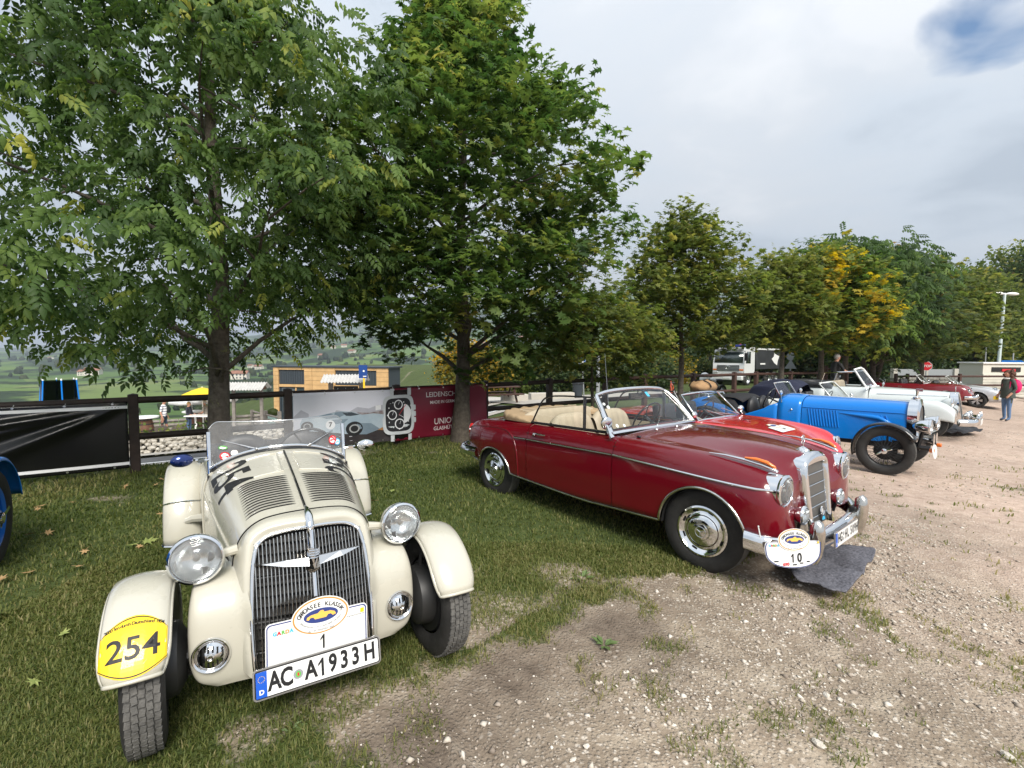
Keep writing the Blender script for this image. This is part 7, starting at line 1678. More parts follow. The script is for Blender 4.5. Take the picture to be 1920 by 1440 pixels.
    for s in (-1, 1): ck.box((-1.5, s * .725, .66), (1.5, .03, .52))
    obj('cockpit_trim', ck, 'leather', T, bevel=.01)
    dsh = MB(); dsh.tube([(-.98, -.68, .92), (-.97, 0, .935), (-.98, .68, .92)], .075, 10, squash=1.2); obj('dashboard', dsh, 'maroon', T, angle=80)
    for s in (-1, 1):
        sb = MB(); rws = []
        for k in range(13):
            y = s * .34 + (k - 6) / 6 * .315; e = 1 - abs((k - 6) / 6) ** 4; pl = .008 * (1 if k % 2 else -1)
            rws.append([Vector((-1.70, y, .62)), Vector((-1.80 , y, .80)), Vector((-1.86, y, .94 + .09 * e)), Vector((-1.82, y, .99 + .09 * e)), Vector((-1.765 + pl, y, .95 + .07 * e)), Vector((-1.70 + pl, y, .80)), Vector((-1.60, y, .60)), Vector((-1.50, y, .55))])
        sb.grid(net(rws, 2, 3), flip=True); obj('seat_back', sb, 'leather', T, angle=80)
        cu = MB(); cu.ball((-1.42, s * .34, .58), (.28, .31, .10), 16, 10); obj('seat_cushion', cu, 'leather', T)
    sb = MB(); rws = []
    for k in range(29):
        y = (k - 14) / 14 * .62; pl = .010 * (1 if k % 2 else -1); e = 1 - abs((k - 14) / 14) ** 6
        rws.append([Vector((-2.10, y, .62)), Vector((-2.22 + pl, y, .80)), Vector((-2.27 + pl, y, .97 + .06 * e)), Vector((-2.33, y, 1.01 + .06 * e)), Vector((-2.38, y, .95))])
    sb.grid(net(rws, 1, 4)); obj('rear_seat', sb, 'leather', T, angle=80)
    steering_wheel(T, (-1.30, .36, 1.02), .205, R(58))
    hd = MB(); rws = []
    U = [(-2.07, -.725, .970, 0), (-2.20, -.715, .968, .018), (-2.36, -.70, .965, .045), (-2.56, -.66, .960, .058), (-2.74, -.52, .958, .060), (-2.82, -.28, .960, .060), (-2.84, 0, .962, .060), (-2.82, .28, .960, .060), (-2.74, .52, .958, .060), (-2.56, .66, .960, .058), (-2.36, .70, .965, .045), (-2.20, .715, .968, .018), (-2.07, .725, .970, 0)]
    for i, (x, y, z, h) in enumerate(cr_pts(U, 5)):
        d = Vector((x + 2.05, y, 0)); d = Vector((min(0, d.x * 1.1), d.y, 0)).normalized(); wv = .010 * math.sin(i * 1.7) + .006 * math.sin(i * 3.1); o = Vector((x, y, z)); k = h / .06
        rws.append([o + d * .03 * k + Vector((0, 0, -.01)), o + d * .035 * k + Vector((0, 0, h * .7 + wv * k)), o + Vector((0, 0, h * 1.25 + wv * k)), o - d * .10 * k + Vector((0, 0, h * 1.30 + wv * .5 * k)), o - d * (.10 + .14 * k) + Vector((0, 0, h * 1.0)), o - d * (.10 + .17 * k) + Vector((0, 0, h * .3 - .02))])
    hd.grid(net(rws, 1, 4)); obj('folded_hood', hd, 'tancloth', T, angle=80)
    pp = MB()
    for k in range(3): pp.tube([Vector((-2.42 - .05 * k, y, 1.035 + .01 * k)) for y in np.linspace(-.5, .5, 9)], .006, 5)
    obj('hood_piping', pp, 'leather', T)
    ae = MB(); ae.tube([(-2.05, .62, .97), (-2.12, .66, 1.30), (-2.2, .70, 1.75)], [.004, .003, .002], 5); obj('aerial', ae, 'wiper', T)
    return T
M['mesh'] = mat('grille wire mesh', (.10, .10, .10), .45, metal=.6)
def _meshmat():
    t = M['mesh'].node_tree; b = t.nodes['Principled BSDF']; c = t.nodes.new('ShaderNodeTexCoord'); mp = t.nodes.new('ShaderNodeMapping'); mp.inputs['Scale'].default_value = (1, 90, 130)
    v = t.nodes.new('ShaderNodeTexVoronoi'); v.inputs['Scale'].default_value = 1; v.inputs['Randomness'].default_value = .15
    r = t.nodes.new('ShaderNodeValToRGB'); r.color_ramp.elements[0].color = (.008, .008, .008, 1); r.color_ramp.elements[0].position = .30; r.color_ramp.elements[1].color = (.15, .145, .135, 1); r.color_ramp.elements[1].position = .55
    t.links.new(c.outputs['Object'], mp.inputs[0]); t.links.new(mp.outputs[0], v.inputs['Vector']); t.links.new(v.outputs['Distance'], r.inputs[0]); t.links.new(r.outputs[0], b.inputs['Base Color'])
_meshmat()
M['amberred'] = mat('red tail lamp glass', (.45, .01, .01), .15, coat=1)
build_maroon()
# ------------------------------------------------------------------ the other cars of the row
def car_sections(st):                      # (x, z centre, z crown, y crown, half width, z widest, z bottom)
    return sections([(x, [(0, zc), (yc * .45, zc * .6 + .4 * zc), (yc * .8, (zc + zk) / 2 - .012), (yc, zk), (w_ * .95, zk - .055), (w_, zm), (w_ * .995, zm - .16), (w_ * .97, zb + .05), (w_ * .9, zb)]) for x, zc, zk, yc, w_, zm, zb in st])
def simple_car(name, label, org, hd, paint, st, arches, ck, wheels, ws, lamps, wheelkw, group=None, z=None, seats='blackleather', bumper=None, pillar='chrome', hardtop=None, indic=True):
    T = thing(name, label, 'car', (org[0], org[1], gz(*org) if z is None else z), R(hd), group); sec = car_sections(st); xa, xb = ck; x0, x1 = st[0][0], st[-1][0]
    sl = float(np.mean([s[6] for s in st])); zl = arch_fn(arches, lambda x: float(np.interp(x, [s[0] for s in st], [s[6] for s in st])))
    b = MB(); shell(b, sec, xb, x1, zl, arches, 26, step=.07); shell(b, sec, x0, xa, zl, arches, 26, step=.07); obj('body', b, paint, T, angle=60)
    for s in (1, -1):
        d = MB(); rw = [cut_row(sec, x, zl(x), 20, 3, None, s) for x in np.linspace(xa + .006, xb - .006, 14)]; rw = [[r[0] + Vector((0, -s * .09, -.01))] + r for r in rw]; d.grid(rw, flip=s < 0); do = obj('door', d, paint, T, angle=60)
        h = MB(); p = side_pt(sec, xa + .22, (st[len(st) // 2][5] + .12), off=.02); h.tube([Vector((p.x, s * p.y, p.z)), Vector((p.x + .14, s * p.y, p.z))], .010, 6); obj('door_handle', h, 'chrome', do)
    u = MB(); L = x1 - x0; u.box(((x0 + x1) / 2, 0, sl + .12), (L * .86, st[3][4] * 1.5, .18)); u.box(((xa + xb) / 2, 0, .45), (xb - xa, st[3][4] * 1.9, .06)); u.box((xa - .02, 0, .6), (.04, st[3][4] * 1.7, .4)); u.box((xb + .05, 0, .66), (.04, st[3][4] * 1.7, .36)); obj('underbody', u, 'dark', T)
    for (wx, wy) in wheels:
        for s in (-1, 1): add_wheel(T, wx, s * wy, wheelkw.get('r', .31), s, n=32, **wheelkw)
    zb_ = float(sec((xa + xb) / 2)[3, 1])
    for s in (-1, 1):
        q = MB(); q.box((xa + .30, s * .33, zb_ - .08), (.16, .46, .50), Matrix.Rotation(-.2, 3, 'Y')); q.box((xa + .55, s * .33, zb_ - .32), (.5, .48, .16)); obj('seat', q, seats, T, bevel=.05)
    steering_wheel(T, (xb - .42, .34, zb_ + .03), .19, R(62))
    bx, tx, bz, tz, by, ty = ws             # windscreen: base and top x, z, half widths
    B_ = [Vector((bx - .10 * (abs(y) / by) ** 2, y, bz - .02 * (abs(y) / by) ** 2)) for y in np.linspace(-by, by, 11)]; T_ = [Vector((tx - .06 * (abs(y) / ty) ** 2, y, tz - .03 * (abs(y) / ty) ** 2)) for y in np.linspace(-ty, ty, 11)]
    q = MB(); q.tube(B_ + T_[::-1], .018, 6, closed=True); wf = obj('windscreen_frame', q, pillar, T, angle=80); q = MB(); q.grid([B_, [a.lerp(c, .5) + Vector((.015, 0, 0)) for a, c in zip(B_, T_)], T_]); obj('windscreen_glass', q, 'glass', wf, angle=180)
    for s in (-1, 1): q = MB(); q.ball((bx - .12, s * (by + .10), bz + .07), (.04, .07, .05), 10, 6); q.tube([(bx - .05, s * by, bz), (bx - .12, s * (by + .08), bz + .05)], .01, 5); obj('wing_mirror', q, 'chrome', T)
    q = MB()
    for y0 in (-.1, .35): q.tube([(bx + .03, y0, bz + .02), (bx - .10, y0 - .32, bz + .12)], .006, 4)
    obj('wiper', q, 'wiper', wf)
    for (lx, ly, lz, lr) in lamps:
        for s in (-1, 1): headlamp(T, (lx, s * ly, lz), (1, s * .05, .08), lr, .08, 'chrome', False, rimw=.16)
    for bx_, bz_, by_, r_, mt in (bumper or ()):
        q = MB(); sg = 1 if bx_ > 0 else -1; q.tube(cr_pts([(bx_ - sg * .30, -by_, bz_), (bx_ - sg * .08, -by_ * .88, bz_), (bx_, -by_ * .4, bz_), (bx_, by_ * .4, bz_), (bx_ - sg * .08, by_ * .88, bz_), (bx_ - sg * .30, by_, bz_)], 4), r_, 10, squash=1.4); bo = obj('bumper', q, mt, T, angle=80)
        if mt == 'chrome':
            for s in (-1, 1): q = MB(); q.ball((bx_ + sg * .02, s * by_ * .42, bz_ + .01), (.035, .035, .09), 10, 8); obj('overrider', q, mt, bo)
    return T, sec
# bright red spider between the maroon and the blue car
T, sec = simple_car('sports_car', 'bright red open sports car with rally plate 14 on its bonnet', (3.64, 6.83), -50, 'red',
    [(-3.0, .60, .62, .40, .56, .52, .34), (-2.75, .80, .80, .50, .70, .62, .27), (-2.2, .86, .86, .58, .78, .62, .20), (-1.5, .85, .85, .64, .80, .62, .19), (-.65, .86, .85, .62, .80, .62, .19), (0, .80, .83, .58, .79, .60, .20), (.40, .71, .78, .56, .75, .56, .22), (.62, .62, .70, .54, .68, .52, .28), (.78, .48, .50, .46, .55, .44, .34)],
    [(0, .30, .34, .35), (-2.25, .30, .34, .33)], (-1.75, -.72), [(0, .66), (-2.25, .64)], (-.62, -1.0, .87, 1.22, .62, .56), [(.68, .55, .60, .085)], dict(r=.30, wd=.16, rim=.185, style='disc', rimmat='alu'), bumper=[(.85, .42, .68, .035, 'chrome')])
fn = lambda x, y, k=0: (lambda X_, Y_: Vector((X_, Y_, top_pt(sec, X_, abs(Y_)).z + .012 + k)))(.16 - y, .02 + x)
rs = MB(); v_, f_ = fine(rrect(.46, .20, .03), [tuple(range(20))], .08); rs.add([fn(x, y) for x, y in v_], f_); v_, f_ = fine(ell(.115, .085, 24, 0, .11), [tuple(range(24))], .08); rs.add([fn(x, y, .002) for x, y in v_], f_); rs.cur = 1; ring(rs, ell(.112, .082, 24, 0, .11), ell(.104, .074, 24, 0, .11), lambda x, y: fn(x, y, .004)); rs.cur = 2; flat_text(rs, '14', .09, lambda x, y: fn(x, y, .004), 0, -.03, .001); rs.cur = 3; face(rs, ell(.07, .03, 20, 0, .115), lambda x, y: fn(x, y, .004)); obj('rally_shield', rs, ['platewhite', 'goldprint', 'ink', 'navyprint'], T, smooth=False)
q = MB(); X = frame(top_pt(sec, -.32, 0, .006), (1, 0, 0), (0, 1, 0)); q.lathe([(.055, 0), (.058, .008), (.045, .010), (.0, .012)], 24, X); q.cur = 1; q.lathe([(.044, .012), (.02, .014), (0, .014)], 20, X); obj('bonnet_emblem', q, ['chrome', 'ink'], T)
for s in (-1, 1): q = MB(); q.box((.72, s * .40, .46), (.05, .14, .05)); obj('indicator', q, 'amber', T, bevel=.01)
# white roadster with raised navy cover
T, sec = simple_car('roadster', 'white open roadster with a bunched navy soft top behind its white windscreen', (8.36, 10.98), -48, 'white',
    [(-3.1, .68, .66, .44, .58, .54, .36), (-2.8, .86, .86, .52, .72, .64, .28), (-2.2, .92, .92, .60, .80, .66, .22), (-1.5, .90, .90, .66, .82, .66, .20), (-.65, .94, .91, .64, .82, .66, .20), (0, .88, .88, .60, .80, .64, .22), (.40, .80, .83, .58, .76, .60, .24), (.65, .66, .72, .54, .68, .54, .30), (.80, .50, .52, .46, .55, .46, .36)],
    [(0, .31, .35, .36), (-2.4, .31, .35, .34)], (-1.85, -.72), [(0, .67), (-2.4, .66)], (-.62, -1.02, .93, 1.34, .66, .58), [(.68, .55, .64, .09)], dict(r=.31, wd=.16, rim=.19, style='disc', rimmat='alu'), bumper=[(.87, .44, .70, .035, 'chrome')], pillar='white')
q = MB(); rw = []
for k, (x, zt, hw) in enumerate(((-1.55, 1.22, .60), (-1.75, 1.34, .64), (-2.05, 1.36, .66), (-2.35, 1.30, .64), (-2.62, 1.24, .56), (-2.75, 1.06, .50))):
    rw.append([Vector((x + .02 * math.sin(j * 2 + k), hw * math.cos(a) * (1 + .05 * math.sin(3 * j + k)), .88 + (zt - .88) * max(0, math.sin(a)) ** .7 + .03 * math.sin(j * 1.9 + k * 1.3))) for j, a in enumerate(np.linspace(0, math.pi, 11))])
q.grid(net(rw, 3, 2)); obj('soft_top', q, 'navycloth', T, angle=80, thick=.01)
q = MB(); q.box((-1.06, -.3, 1.33), (.10, .42, .02)); obj('sun_visor', q, 'platewhite', T, bevel=.008)
# dark red small car and silver car, nearest the woman
T, sec = simple_car('sports_car', 'dark red open sports car with chrome bumper between the pale silver and the silver cars', (17.85, 19.85), -47, 'dkred',
    [(-2.9, .70, .68, .44, .58, .54, .36), (-2.6, .86, .86, .52, .70, .64, .28), (-2.1, .90, .90, .58, .76, .66, .24), (-1.4, .89, .90, .62, .77, .66, .23), (-.65, .93, .91, .60, .77, .66, .23), (0, .87, .90, .57, .76, .64, .24), (.40, .80, .86, .55, .73, .60, .26), (.62, .66, .76, .52, .66, .56, .32), (.74, .48, .52, .46, .56, .46, .36)],
    [(0, .30, .36, .37), (-2.3, .30, .36, .35)], (-1.75, -.70), [(0, .65), (-2.3, .63)], (-.60, -.92, .93, 1.26, .60, .54), [(.66, .54, .66, .095)], dict(r=.30, wd=.16, rim=.19, style='disc', rimmat='alu'), bumper=[(.84, .42, .70, .045, 'chrome')], pillar='white')
q = MB()
for s in (-1, 1): q.ball((.05, s * .62, .97), (.07, .05, .04), 10, 6)
obj('wing_top_mirror', q, 'chrome', T)
for s in (-1, 1): q = MB(); q.box((.70, s * .5, .52), (.06, .16, .05)); obj('indicator', q, 'amber', T, bevel=.01)
T, sec = simple_car('sports_car', 'silver open sports car with sloping nose and amber corner lamps beside the woman', (20.1, 20.9), -47, 'silver',
    [(-3.1, .60, .62, .44, .58, .52, .34), (-2.8, .78, .80, .54, .74, .60, .28), (-2.3, .90, .92, .60, .83, .64, .22), (-1.5, .90, .90, .66, .80, .64, .20), (-.55, .93, .90, .64, .80, .64, .20), (-.1, .84, .88, .60, .80, .62, .21), (.35, .70, .82, .58, .78, .58, .24), (.68, .60, .70, .56, .74, .52, .26), (.88, .46, .50, .50, .68, .44, .26), (.92, .36, .38, .48, .66, .34, .24)],
    [(0, .31, .36, .37), (-2.27, .31, .36, .37)], (-1.7, -.62), [(0, .68), (-2.27, .70)], (-.52, -1.0, .92, 1.30, .62, .54), [(.52, .56, .735, .085)], dict(r=.31, wd=.18, rim=.20, style='fuchs', rimmat='black'), bumper=[(.93, .40, .78, .075, 'silver')], pillar='white')
for s in (-1, 1): q = MB(); q.box((.90, s * .62, .50), (.06, .28, .06), Matrix.Rotation(-s * .25, 3, 'Z')); obj('indicator', q, 'amber', T, bevel=.012)
q = MB(); q.tube([(.90, -.55, .44), (.95, 0, .44), (.90, .55, .44)], .03, 6); obj('bumper_strip', q, 'blackgloss', T)
# dark green saloon beyond
T, sec = simple_car('car', 'dark green car standing behind the dark red one at the far fence', (18.9, 24.0), -25, 'dkgreen',
    [(-3.2, .70, .68, .44, .6, .55, .3), (-2.8, .90, .88, .56, .76, .62, .25), (-2, .94, .92, .62, .8, .64, .22), (-1.2, .95, .92, .64, .8, .64, .22), (-.5, .96, .92, .62, .8, .64, .22), (.1, .90, .88, .6, .79, .62, .23), (.5, .82, .82, .57, .75, .58, .26), (.75, .6, .62, .5, .66, .5, .32)],
    [(0, .31, .35, .36), (-2.5, .31, .35, .35)], (-1.75, -.62), [(0, .67), (-2.5, .67)], (-.45, -1.0, .95, 1.36, .64, .54), [(.66, .52, .66, .08)], dict(r=.31, wd=.17, rim=.19, style='disc', rimmat='alu'))
q = MB(); rw = [[Vector((x, -hw * .98, .93)), Vector((x2, -hw * .86, z - .06)), Vector((x2, -hw * .5, z)), Vector((x2, hw * .5, z)), Vector((x2, hw * .86, z - .06)), Vector((x, hw * .98, .93))] for x, x2, z, hw in ((-.98, -1.02, 1.38, .62), (-1.4, -1.4, 1.42, .64), (-2.0, -1.95, 1.36, .62), (-2.5, -2.35, 1.12, .58), (-2.75, -2.7, .92, .54))]; q.grid(net(rw, 2, 2)); obj('roof', q, 'dkgreen', T, angle=70, thick=.02)
# pale silver pre-war style cabriolet with upright grille
def build_pale():
    T = thing('cabriolet', 'pale silver vintage cabriolet with upright chrome grille and swept wings', 'car', (10.5, 12.05, -.26), R(-47)); T.scale = (1.06,) * 3; P_ = 'silverwhite'
    sec = sections([(-1.15, [(0, 1.08), (.25, 1.07), (.48, 1.02), (.60, .93), (.63, .75), (.63, .55), (.62, .38)]), (-.5, [(0, 1.06), (.20, 1.045), (.36, .99), (.44, .90), (.47, .72), (.48, .55), (.48, .38)]), (.28, [(0, 1.02), (.14, 1.0), (.24, .94), (.28, .85), (.29, .70), (.29, .52), (.28, .38)])])
    b = MB(); shell(b, sec, -1.15, .28, None, [], 20, step=.15); bo = obj('bonnet', b, P_, T, angle=50)
    q = MB()
    for s in (-1, 1):
        for z in (.93, .80, .72): q.tube([side_pt(sec, x, z, off=.006) if s > 0 else Vector((side_pt(sec, x, z, off=.006).x, -side_pt(sec, x, z, off=.006).y, z)) for x in np.linspace(-1.0, .25, 9)], .010, 5)
    obj('bonnet_strip', q, 'chrome', T)
    sb = sections([(-3.35, [(.20, .80), (.34, .76), (.40, .62), (.38, .42)]), (-2.9, [(.50, 1.0), (.62, .93), (.66, .70), (.64, .42)]), (-2.2, [(.60, 1.04), (.70, .97), (.74, .70), (.70, .38)]), (-1.15, [(.56, 1.06), (.63, .97), (.65, .70), (.63, .38)])])
    for s in (1, -1):
        for nm, a, c in (('rear_body', -3.35, -2.05), ('door', -2.04, -1.16)): d = MB(); d.grid([cut_row(sb, x, None, 12, 0, None, s) for x in np.linspace(a, c, 10)], flip=s < 0); obj(nm, d, P_, T, angle=60, thick=.03)
    q = MB(); q.grid([[Vector((x, y * hw, z)) for y in np.linspace(-1, 1, 7)] for x, z, hw in ((-3.36, .80, .2), (-3.1, .93, .40), (-2.75, 1.02, .53))]); obj('boot', q, P_, T); q = MB(); q.box((-2, 0, .45), (2.2, 1.1, .2)); q.box((-2.45, 0, .8), (.06, 1.1, .5)); obj('floor', q, 'dark', T)
    q = MB(); q.tube(cr_pts([(-1.9, -.66, 1.08), (-2.7, -.60, 1.10), (-2.95, 0, 1.12), (-2.7, .60, 1.10), (-1.9, .66, 1.08)], 4), .085, 8); obj('folded_hood', q, 'blackleather', T, angle=80)
    for s in (-1, 1): q = MB(); q.box((-1.95, s * .30, .95), (.16, .5, .5), Matrix.Rotation(-.2, 3, 'Y')); obj('seat', q, 'leather', T, bevel=.05)
    steering_wheel(T, (-1.45, .30, 1.08), .2, R(62))
    for s in (-1, 1):
        rw = []
        for x, z, yo, h in ((.42, .50, .76, .02), (.40, .66, .78, .10), (.22, .79, .80, .16), (0, .83, .81, .18), (-.3, .80, .81, .16), (-.7, .62, .79, .10), (-1.1, .46, .76, .05), (-1.3, .40, .74, .02)): rw.append([Vector((x, s * y, zz_)) for y, zz_ in ((.30, z - h * .3), (.42, z - .02), (yo - .14, z), (yo - .02, z - .07), (yo, z - .07 - h), (yo, z - .10 - h * 1.7 if x > -.5 else z - .12))])
        f = MB(); f.grid(net(rw, 4, 3), flip=s > 0); obj('front_wing', f, P_, T, angle=70, thick=.012)
        rw = []
        for x, z, yo in ((-2.1, .45, .78), (-2.3, .70, .81), (-2.6, .80, .82), (-2.95, .74, .81), (-3.2, .55, .78)): rw.append([Vector((x, s * y, zz_)) for y, zz_ in ((.60, z - .02), (yo - .1, z), (yo, z - .1), (yo, z - .28))])
        f = MB(); f.grid(net(rw, 4, 3), flip=s < 0); obj('rear_wing', f, P_, T, angle=70, thick=.012)
        q = MB(); q.box((-1.65, s * .70, .36), (1.2, .18, .05)); obj('running_board', q, P_, T, bevel=.01)
        add_wheel(T, 0, s * .68, .33, s, r=.33, wd=.15, rim=.21, style='disc', n=32, rimmat=P_); add_wheel(T, -2.65, s * .66, .33, s, r=.33, wd=.15, rim=.21, style='disc', n=32, rimmat=P_)
        headlamp(T, (.36, s * .52, .80), (1, 0, 0), .115, .2, P_, True); headlamp(T, (.62, s * .30, .52), (1, 0, 0), .075, .09, 'chrome', True, 'fog_lamp')
    g = MB(); O = [(-.20, .36), (-.25, .65), (-.23, .92), (0, 1.03), (.23, .92), (.25, .65), (.20, .36)]; oc = [tuple(p) for p in cr_pts(O, 3)]
    g.add([Vector((.28 + (1 - z) * .12, y, z)) for y, z in oc] + [Vector((.42 + (1 - z) * .14, y, z)) for y, z in oc] + [Vector((.42 + (1 - z) * .14, y * .78, .40 + (z - .40) * .90)) for y, z in oc], [(i, i + 1, len(oc) + i + 1, len(oc) + i) for i in range(len(oc) - 1)] + [(len(oc) + i, len(oc) + i + 1, 2 * len(oc) + i + 1, 2 * len(oc) + i) for i in range(len(oc) - 1)]); go = obj('grille_shell', g, 'chrome', T, angle=60)
    q = MB(); face(q, [(y * .8, .40 + (z - .40) * .91) for y, z in oc], lambda y, z: Vector((.405 + (1 - z) * .14, y, z))); obj('grille_mesh', q, 'mesh', go, smooth=False)
    q = MB(); q.tube([(.36, 0, 1.03), (.36, 0, 1.08)], .008, 6); q.tube([(.36, .04 * math.cos(a), 1.115 + .04 * math.sin(a)) for a in np.linspace(0, 6.28, 13)[:-1]], .006, 5, closed=True); obj('radiator_mascot', q, 'chrome', T)
    q = MB(); q.tube(cr_pts([(.50, -.80, .40), (.70, -.62, .40), (.76, -.2, .40), (.76, .2, .40), (.70, .62, .40), (.50, .80, .40)], 4), .055, 8, squash=1.4); bo = obj('front_bumper', q, 'chrome', T, angle=80)
    for s in (-1, 1): q = MB(); q.ball((.78, s * .34, .45), (.04, .04, .14), 10, 8); obj('overrider', q, 'chrome', bo)
    q = MB(); q.box((.82, 0, .38), (.01, .5, .11)); obj('number_plate', q, 'platewhite', T)
    B_ = [(-1.22, -.55, 1.07), (-1.15, 0, 1.10), (-1.22, .55, 1.07)]; T_ = [(-1.50, .47, 1.50), (-1.46, 0, 1.54), (-1.50, -.47, 1.50)]
    q = MB(); q.tube(B_ + T_, .026, 8, closed=True); wf = obj('windscreen_frame', q, 'platewhite', T, angle=80); q = MB(); q.add(B_ + T_, [(0, 1, 4, 5), (1, 2, 3, 4)]); obj('windscreen_glass', q, 'glass', wf, smooth=False)
    for s in (-1, 1): q = MB(); q.tube([(-1.46, s * .52, 1.45), (-2.1, s * .60, 1.40), (-2.2, s * .62, 1.06)], .014, 6); obj('side_window_frame', q, 'chrome', T); q = MB(); q.ball((-1.1, s * .72, 1.12), (.03, .07, .05), 8, 6); q.tube([(-1.1, s * .60, 1.03), (-1.1, s * .70, 1.1)], .01, 5); obj('wing_mirror', q, 'chrome', T)
build_pale()
# ------------------------------------------------------------------ blue vintage tourer (built twice: the second peeps in at the left edge)
def build_blue(label, org, hd, z, wpaint, guard, full=True):
    T = thing('vintage_tourer', label, 'car', (org[0], org[1], z), R(hd))
    sec = sections([(-3.75, [(0, .78), (.12, .78), (.20, .74), (.24, .66), (.24, .56), (.22, .50)]), (-3.3, [(0, .99), (.22, .985), (.38, .95), (.46, .84), (.47, .66), (.45, .48)]), (-2.7, [(0, 1.02), (.28, 1.015), (.47, .98), (.55, .87), (.56, .66), (.54, .46)]), (-2.3, [(0, .98), (.28, .98), (.48, .95), (.56, .85), (.57, .66), (.55, .46)]), (-1.65, [(0, 1.15), (.22, 1.135), (.40, 1.08), (.48, .97), (.51, .70), (.50, .46)]), (-1.3, [(0, 1.145), (.19, 1.125), (.35, 1.065), (.42, .95), (.44, .70), (.44, .46)]), (-.4, [(0, 1.135), (.16, 1.115), (.28, 1.05), (.33, .93), (.345, .70), (.345, .47)]), (.17, [(0, 1.125), (.14, 1.105), (.235, 1.04), (.27, .93), (.28, .70), (.28, .48)])])
    b = MB(); shell(b, sec, -1.295, .17, None, [], 22, step=.12); obj('bonnet', b, 'blue', T, angle=50)
    b = MB(); shell(b, sec, -1.68, -1.305, None, [], 22, step=.1); shell(b, sec, -3.75, -2.62, None, [], 22, step=.1)
    for s in (1, -1):
        rw = []
        for x in np.linspace(-2.62, -1.68, 14):
            zt = float(np.interp(x, [-2.62, -2.52, -2.40, -2.28, -2.0, -1.68], [.97, .92, .80, .745, .86, 1.02])); r_ = [p for p in cut_row(sec, x, None, 40, 0, None, s) if p.z <= zt]; q_ = resample(r_, 12); rw.append([Vector(p) for p in q_])
        b.grid(rw, flip=s < 0)
    obj('body', b, 'blue', T, angle=50, thick=.012)
    lv = MB()
    for s in (-1, 1):
        for k in range(14):
            x = -1.20 + k * .042 if k < 11 else -.22 + (k - 11) * .06; z0, z1 = (.93, .64) if k < 11 else (.90, .78); p, q = side_pt(sec, x, z0, off=.004), side_pt(sec, x + .05, z1, off=.004); lv.tube([Vector((p.x, s * p.y, p.z)), Vector((q.x, s * q.y, q.z))], .011, 6)
        pts = [side_pt(sec, x, .955 + .0 * x, off=.004) for x in np.linspace(-1.28, .15, 12)]; lv.tube([Vector((p.x, s * p.y, p.z)) for p in pts], .009, 6)
        p = [side_pt(sec, x, np.interp(x, [-.75, -.2, 0], [.90, .86, .76]), off=.0) for x in np.linspace(-.75, 0, 9)]; lv.tube([Vector((a.x, s * a.y, a.z)) for a in p], [.006, .014, .022, .030, .036, .040, .040, .034, .02], 8)
    obj('louvres', lv, 'blue', T, angle=80)
    q = MB(); q.tube([top_pt(sec, x, 0, .004) for x in np.linspace(-1.6, .15, 12)], .012, 6); obj('bonnet_hinge', q, 'chrome', T)
    q = MB(); q.box((-1.6, 0, .45), (3.9, .6, .12)); q.box((-2.2, 0, .5), (1.0, .9, .1)); q.tube([(.15, -.32, .46), (.48, -.32, .44)], .04, 6); q.tube([(.15, .32, .46), (.48, .32, .44)], .04, 6); q.tube([(0, -.62, .36), (0, .62, .36)], .03, 8); obj('chassis', q, 'black', T)
    g = MB(); oc = [tuple(p) for p in cr_pts([(-.27, .50), (-.29, .80), (-.28, 1.02), (-.16, 1.15), (0, 1.185), (.16, 1.15), (.28, 1.02), (.29, .80), (.27, .50)], 3)]; n_ = len(oc)
    g.add([Vector((.175, y, z)) for y, z in oc] + [Vector((.30, y, z)) for y, z in oc] + [Vector((.32, y * .80, .54 + (z - .54) * .84)) for y, z in oc], [(i, i + 1, n_ + i + 1, n_ + i) for i in range(n_ - 1)] + [(n_ + i, n_ + i + 1, 2 * n_ + i + 1, 2 * n_ + i) for i in range(n_ - 1)]); go = obj('radiator_shell', g, 'chrome', T, angle=60)
    q = MB(); face(q, [(y * .82, .54 + (z - .54) * .85) for y, z in oc], lambda y, z: Vector((.305, y, z))); obj('radiator_mesh', q, 'mesh', go, smooth=False)
    q = MB(); q.lathe([(.05, 0), (.05, .03), (.02, .05)], 14, Matrix.Translation((.24, 0, 1.18))); q.tube([(.24, 0, 1.22), (.25, 0, 1.32)], [.012, .025], 6); q.box((.27, 0, 1.33), (.09, .02, .05)); obj('radiator_mascot', q, 'chrome', go)
    for s in (-1, 1):
        headlamp(T, (.47, s * .34, .78), (1, 0, 0), .115, .22, 'chrome', True); q = MB(); q.tube([(.38, s * .34, .68), (.34, s * .34, .46)], .025, 8); obj('lamp_post', q, 'black', T)
        q = MB(); q.lathe([(.02, -.2), (.03, -.1), (.07, 0), (.09, .02), (.0, .0)], 18, frame((.48, s * .13, .56), (0, 1, 0), (0, 0, 1))); obj('horn', q, 'chrome', T)
        q = MB(); q.lathe([(0, 0), (.032, 0), (.034, .05), (.025, .06), (0, .062)], 12, frame((.48, s * .36, .42), (0, 1, 0), (0, 0, 1))); obj('indicator', q, 'amber', T)
    X = frame((.53, -.30, .40), (0, 1, 0), (-.1, 0, 1)); q = MB(); q.prism(ell(.20, .11, 24), .008, X); obj('rally_shield', q, 'platewhite', T)
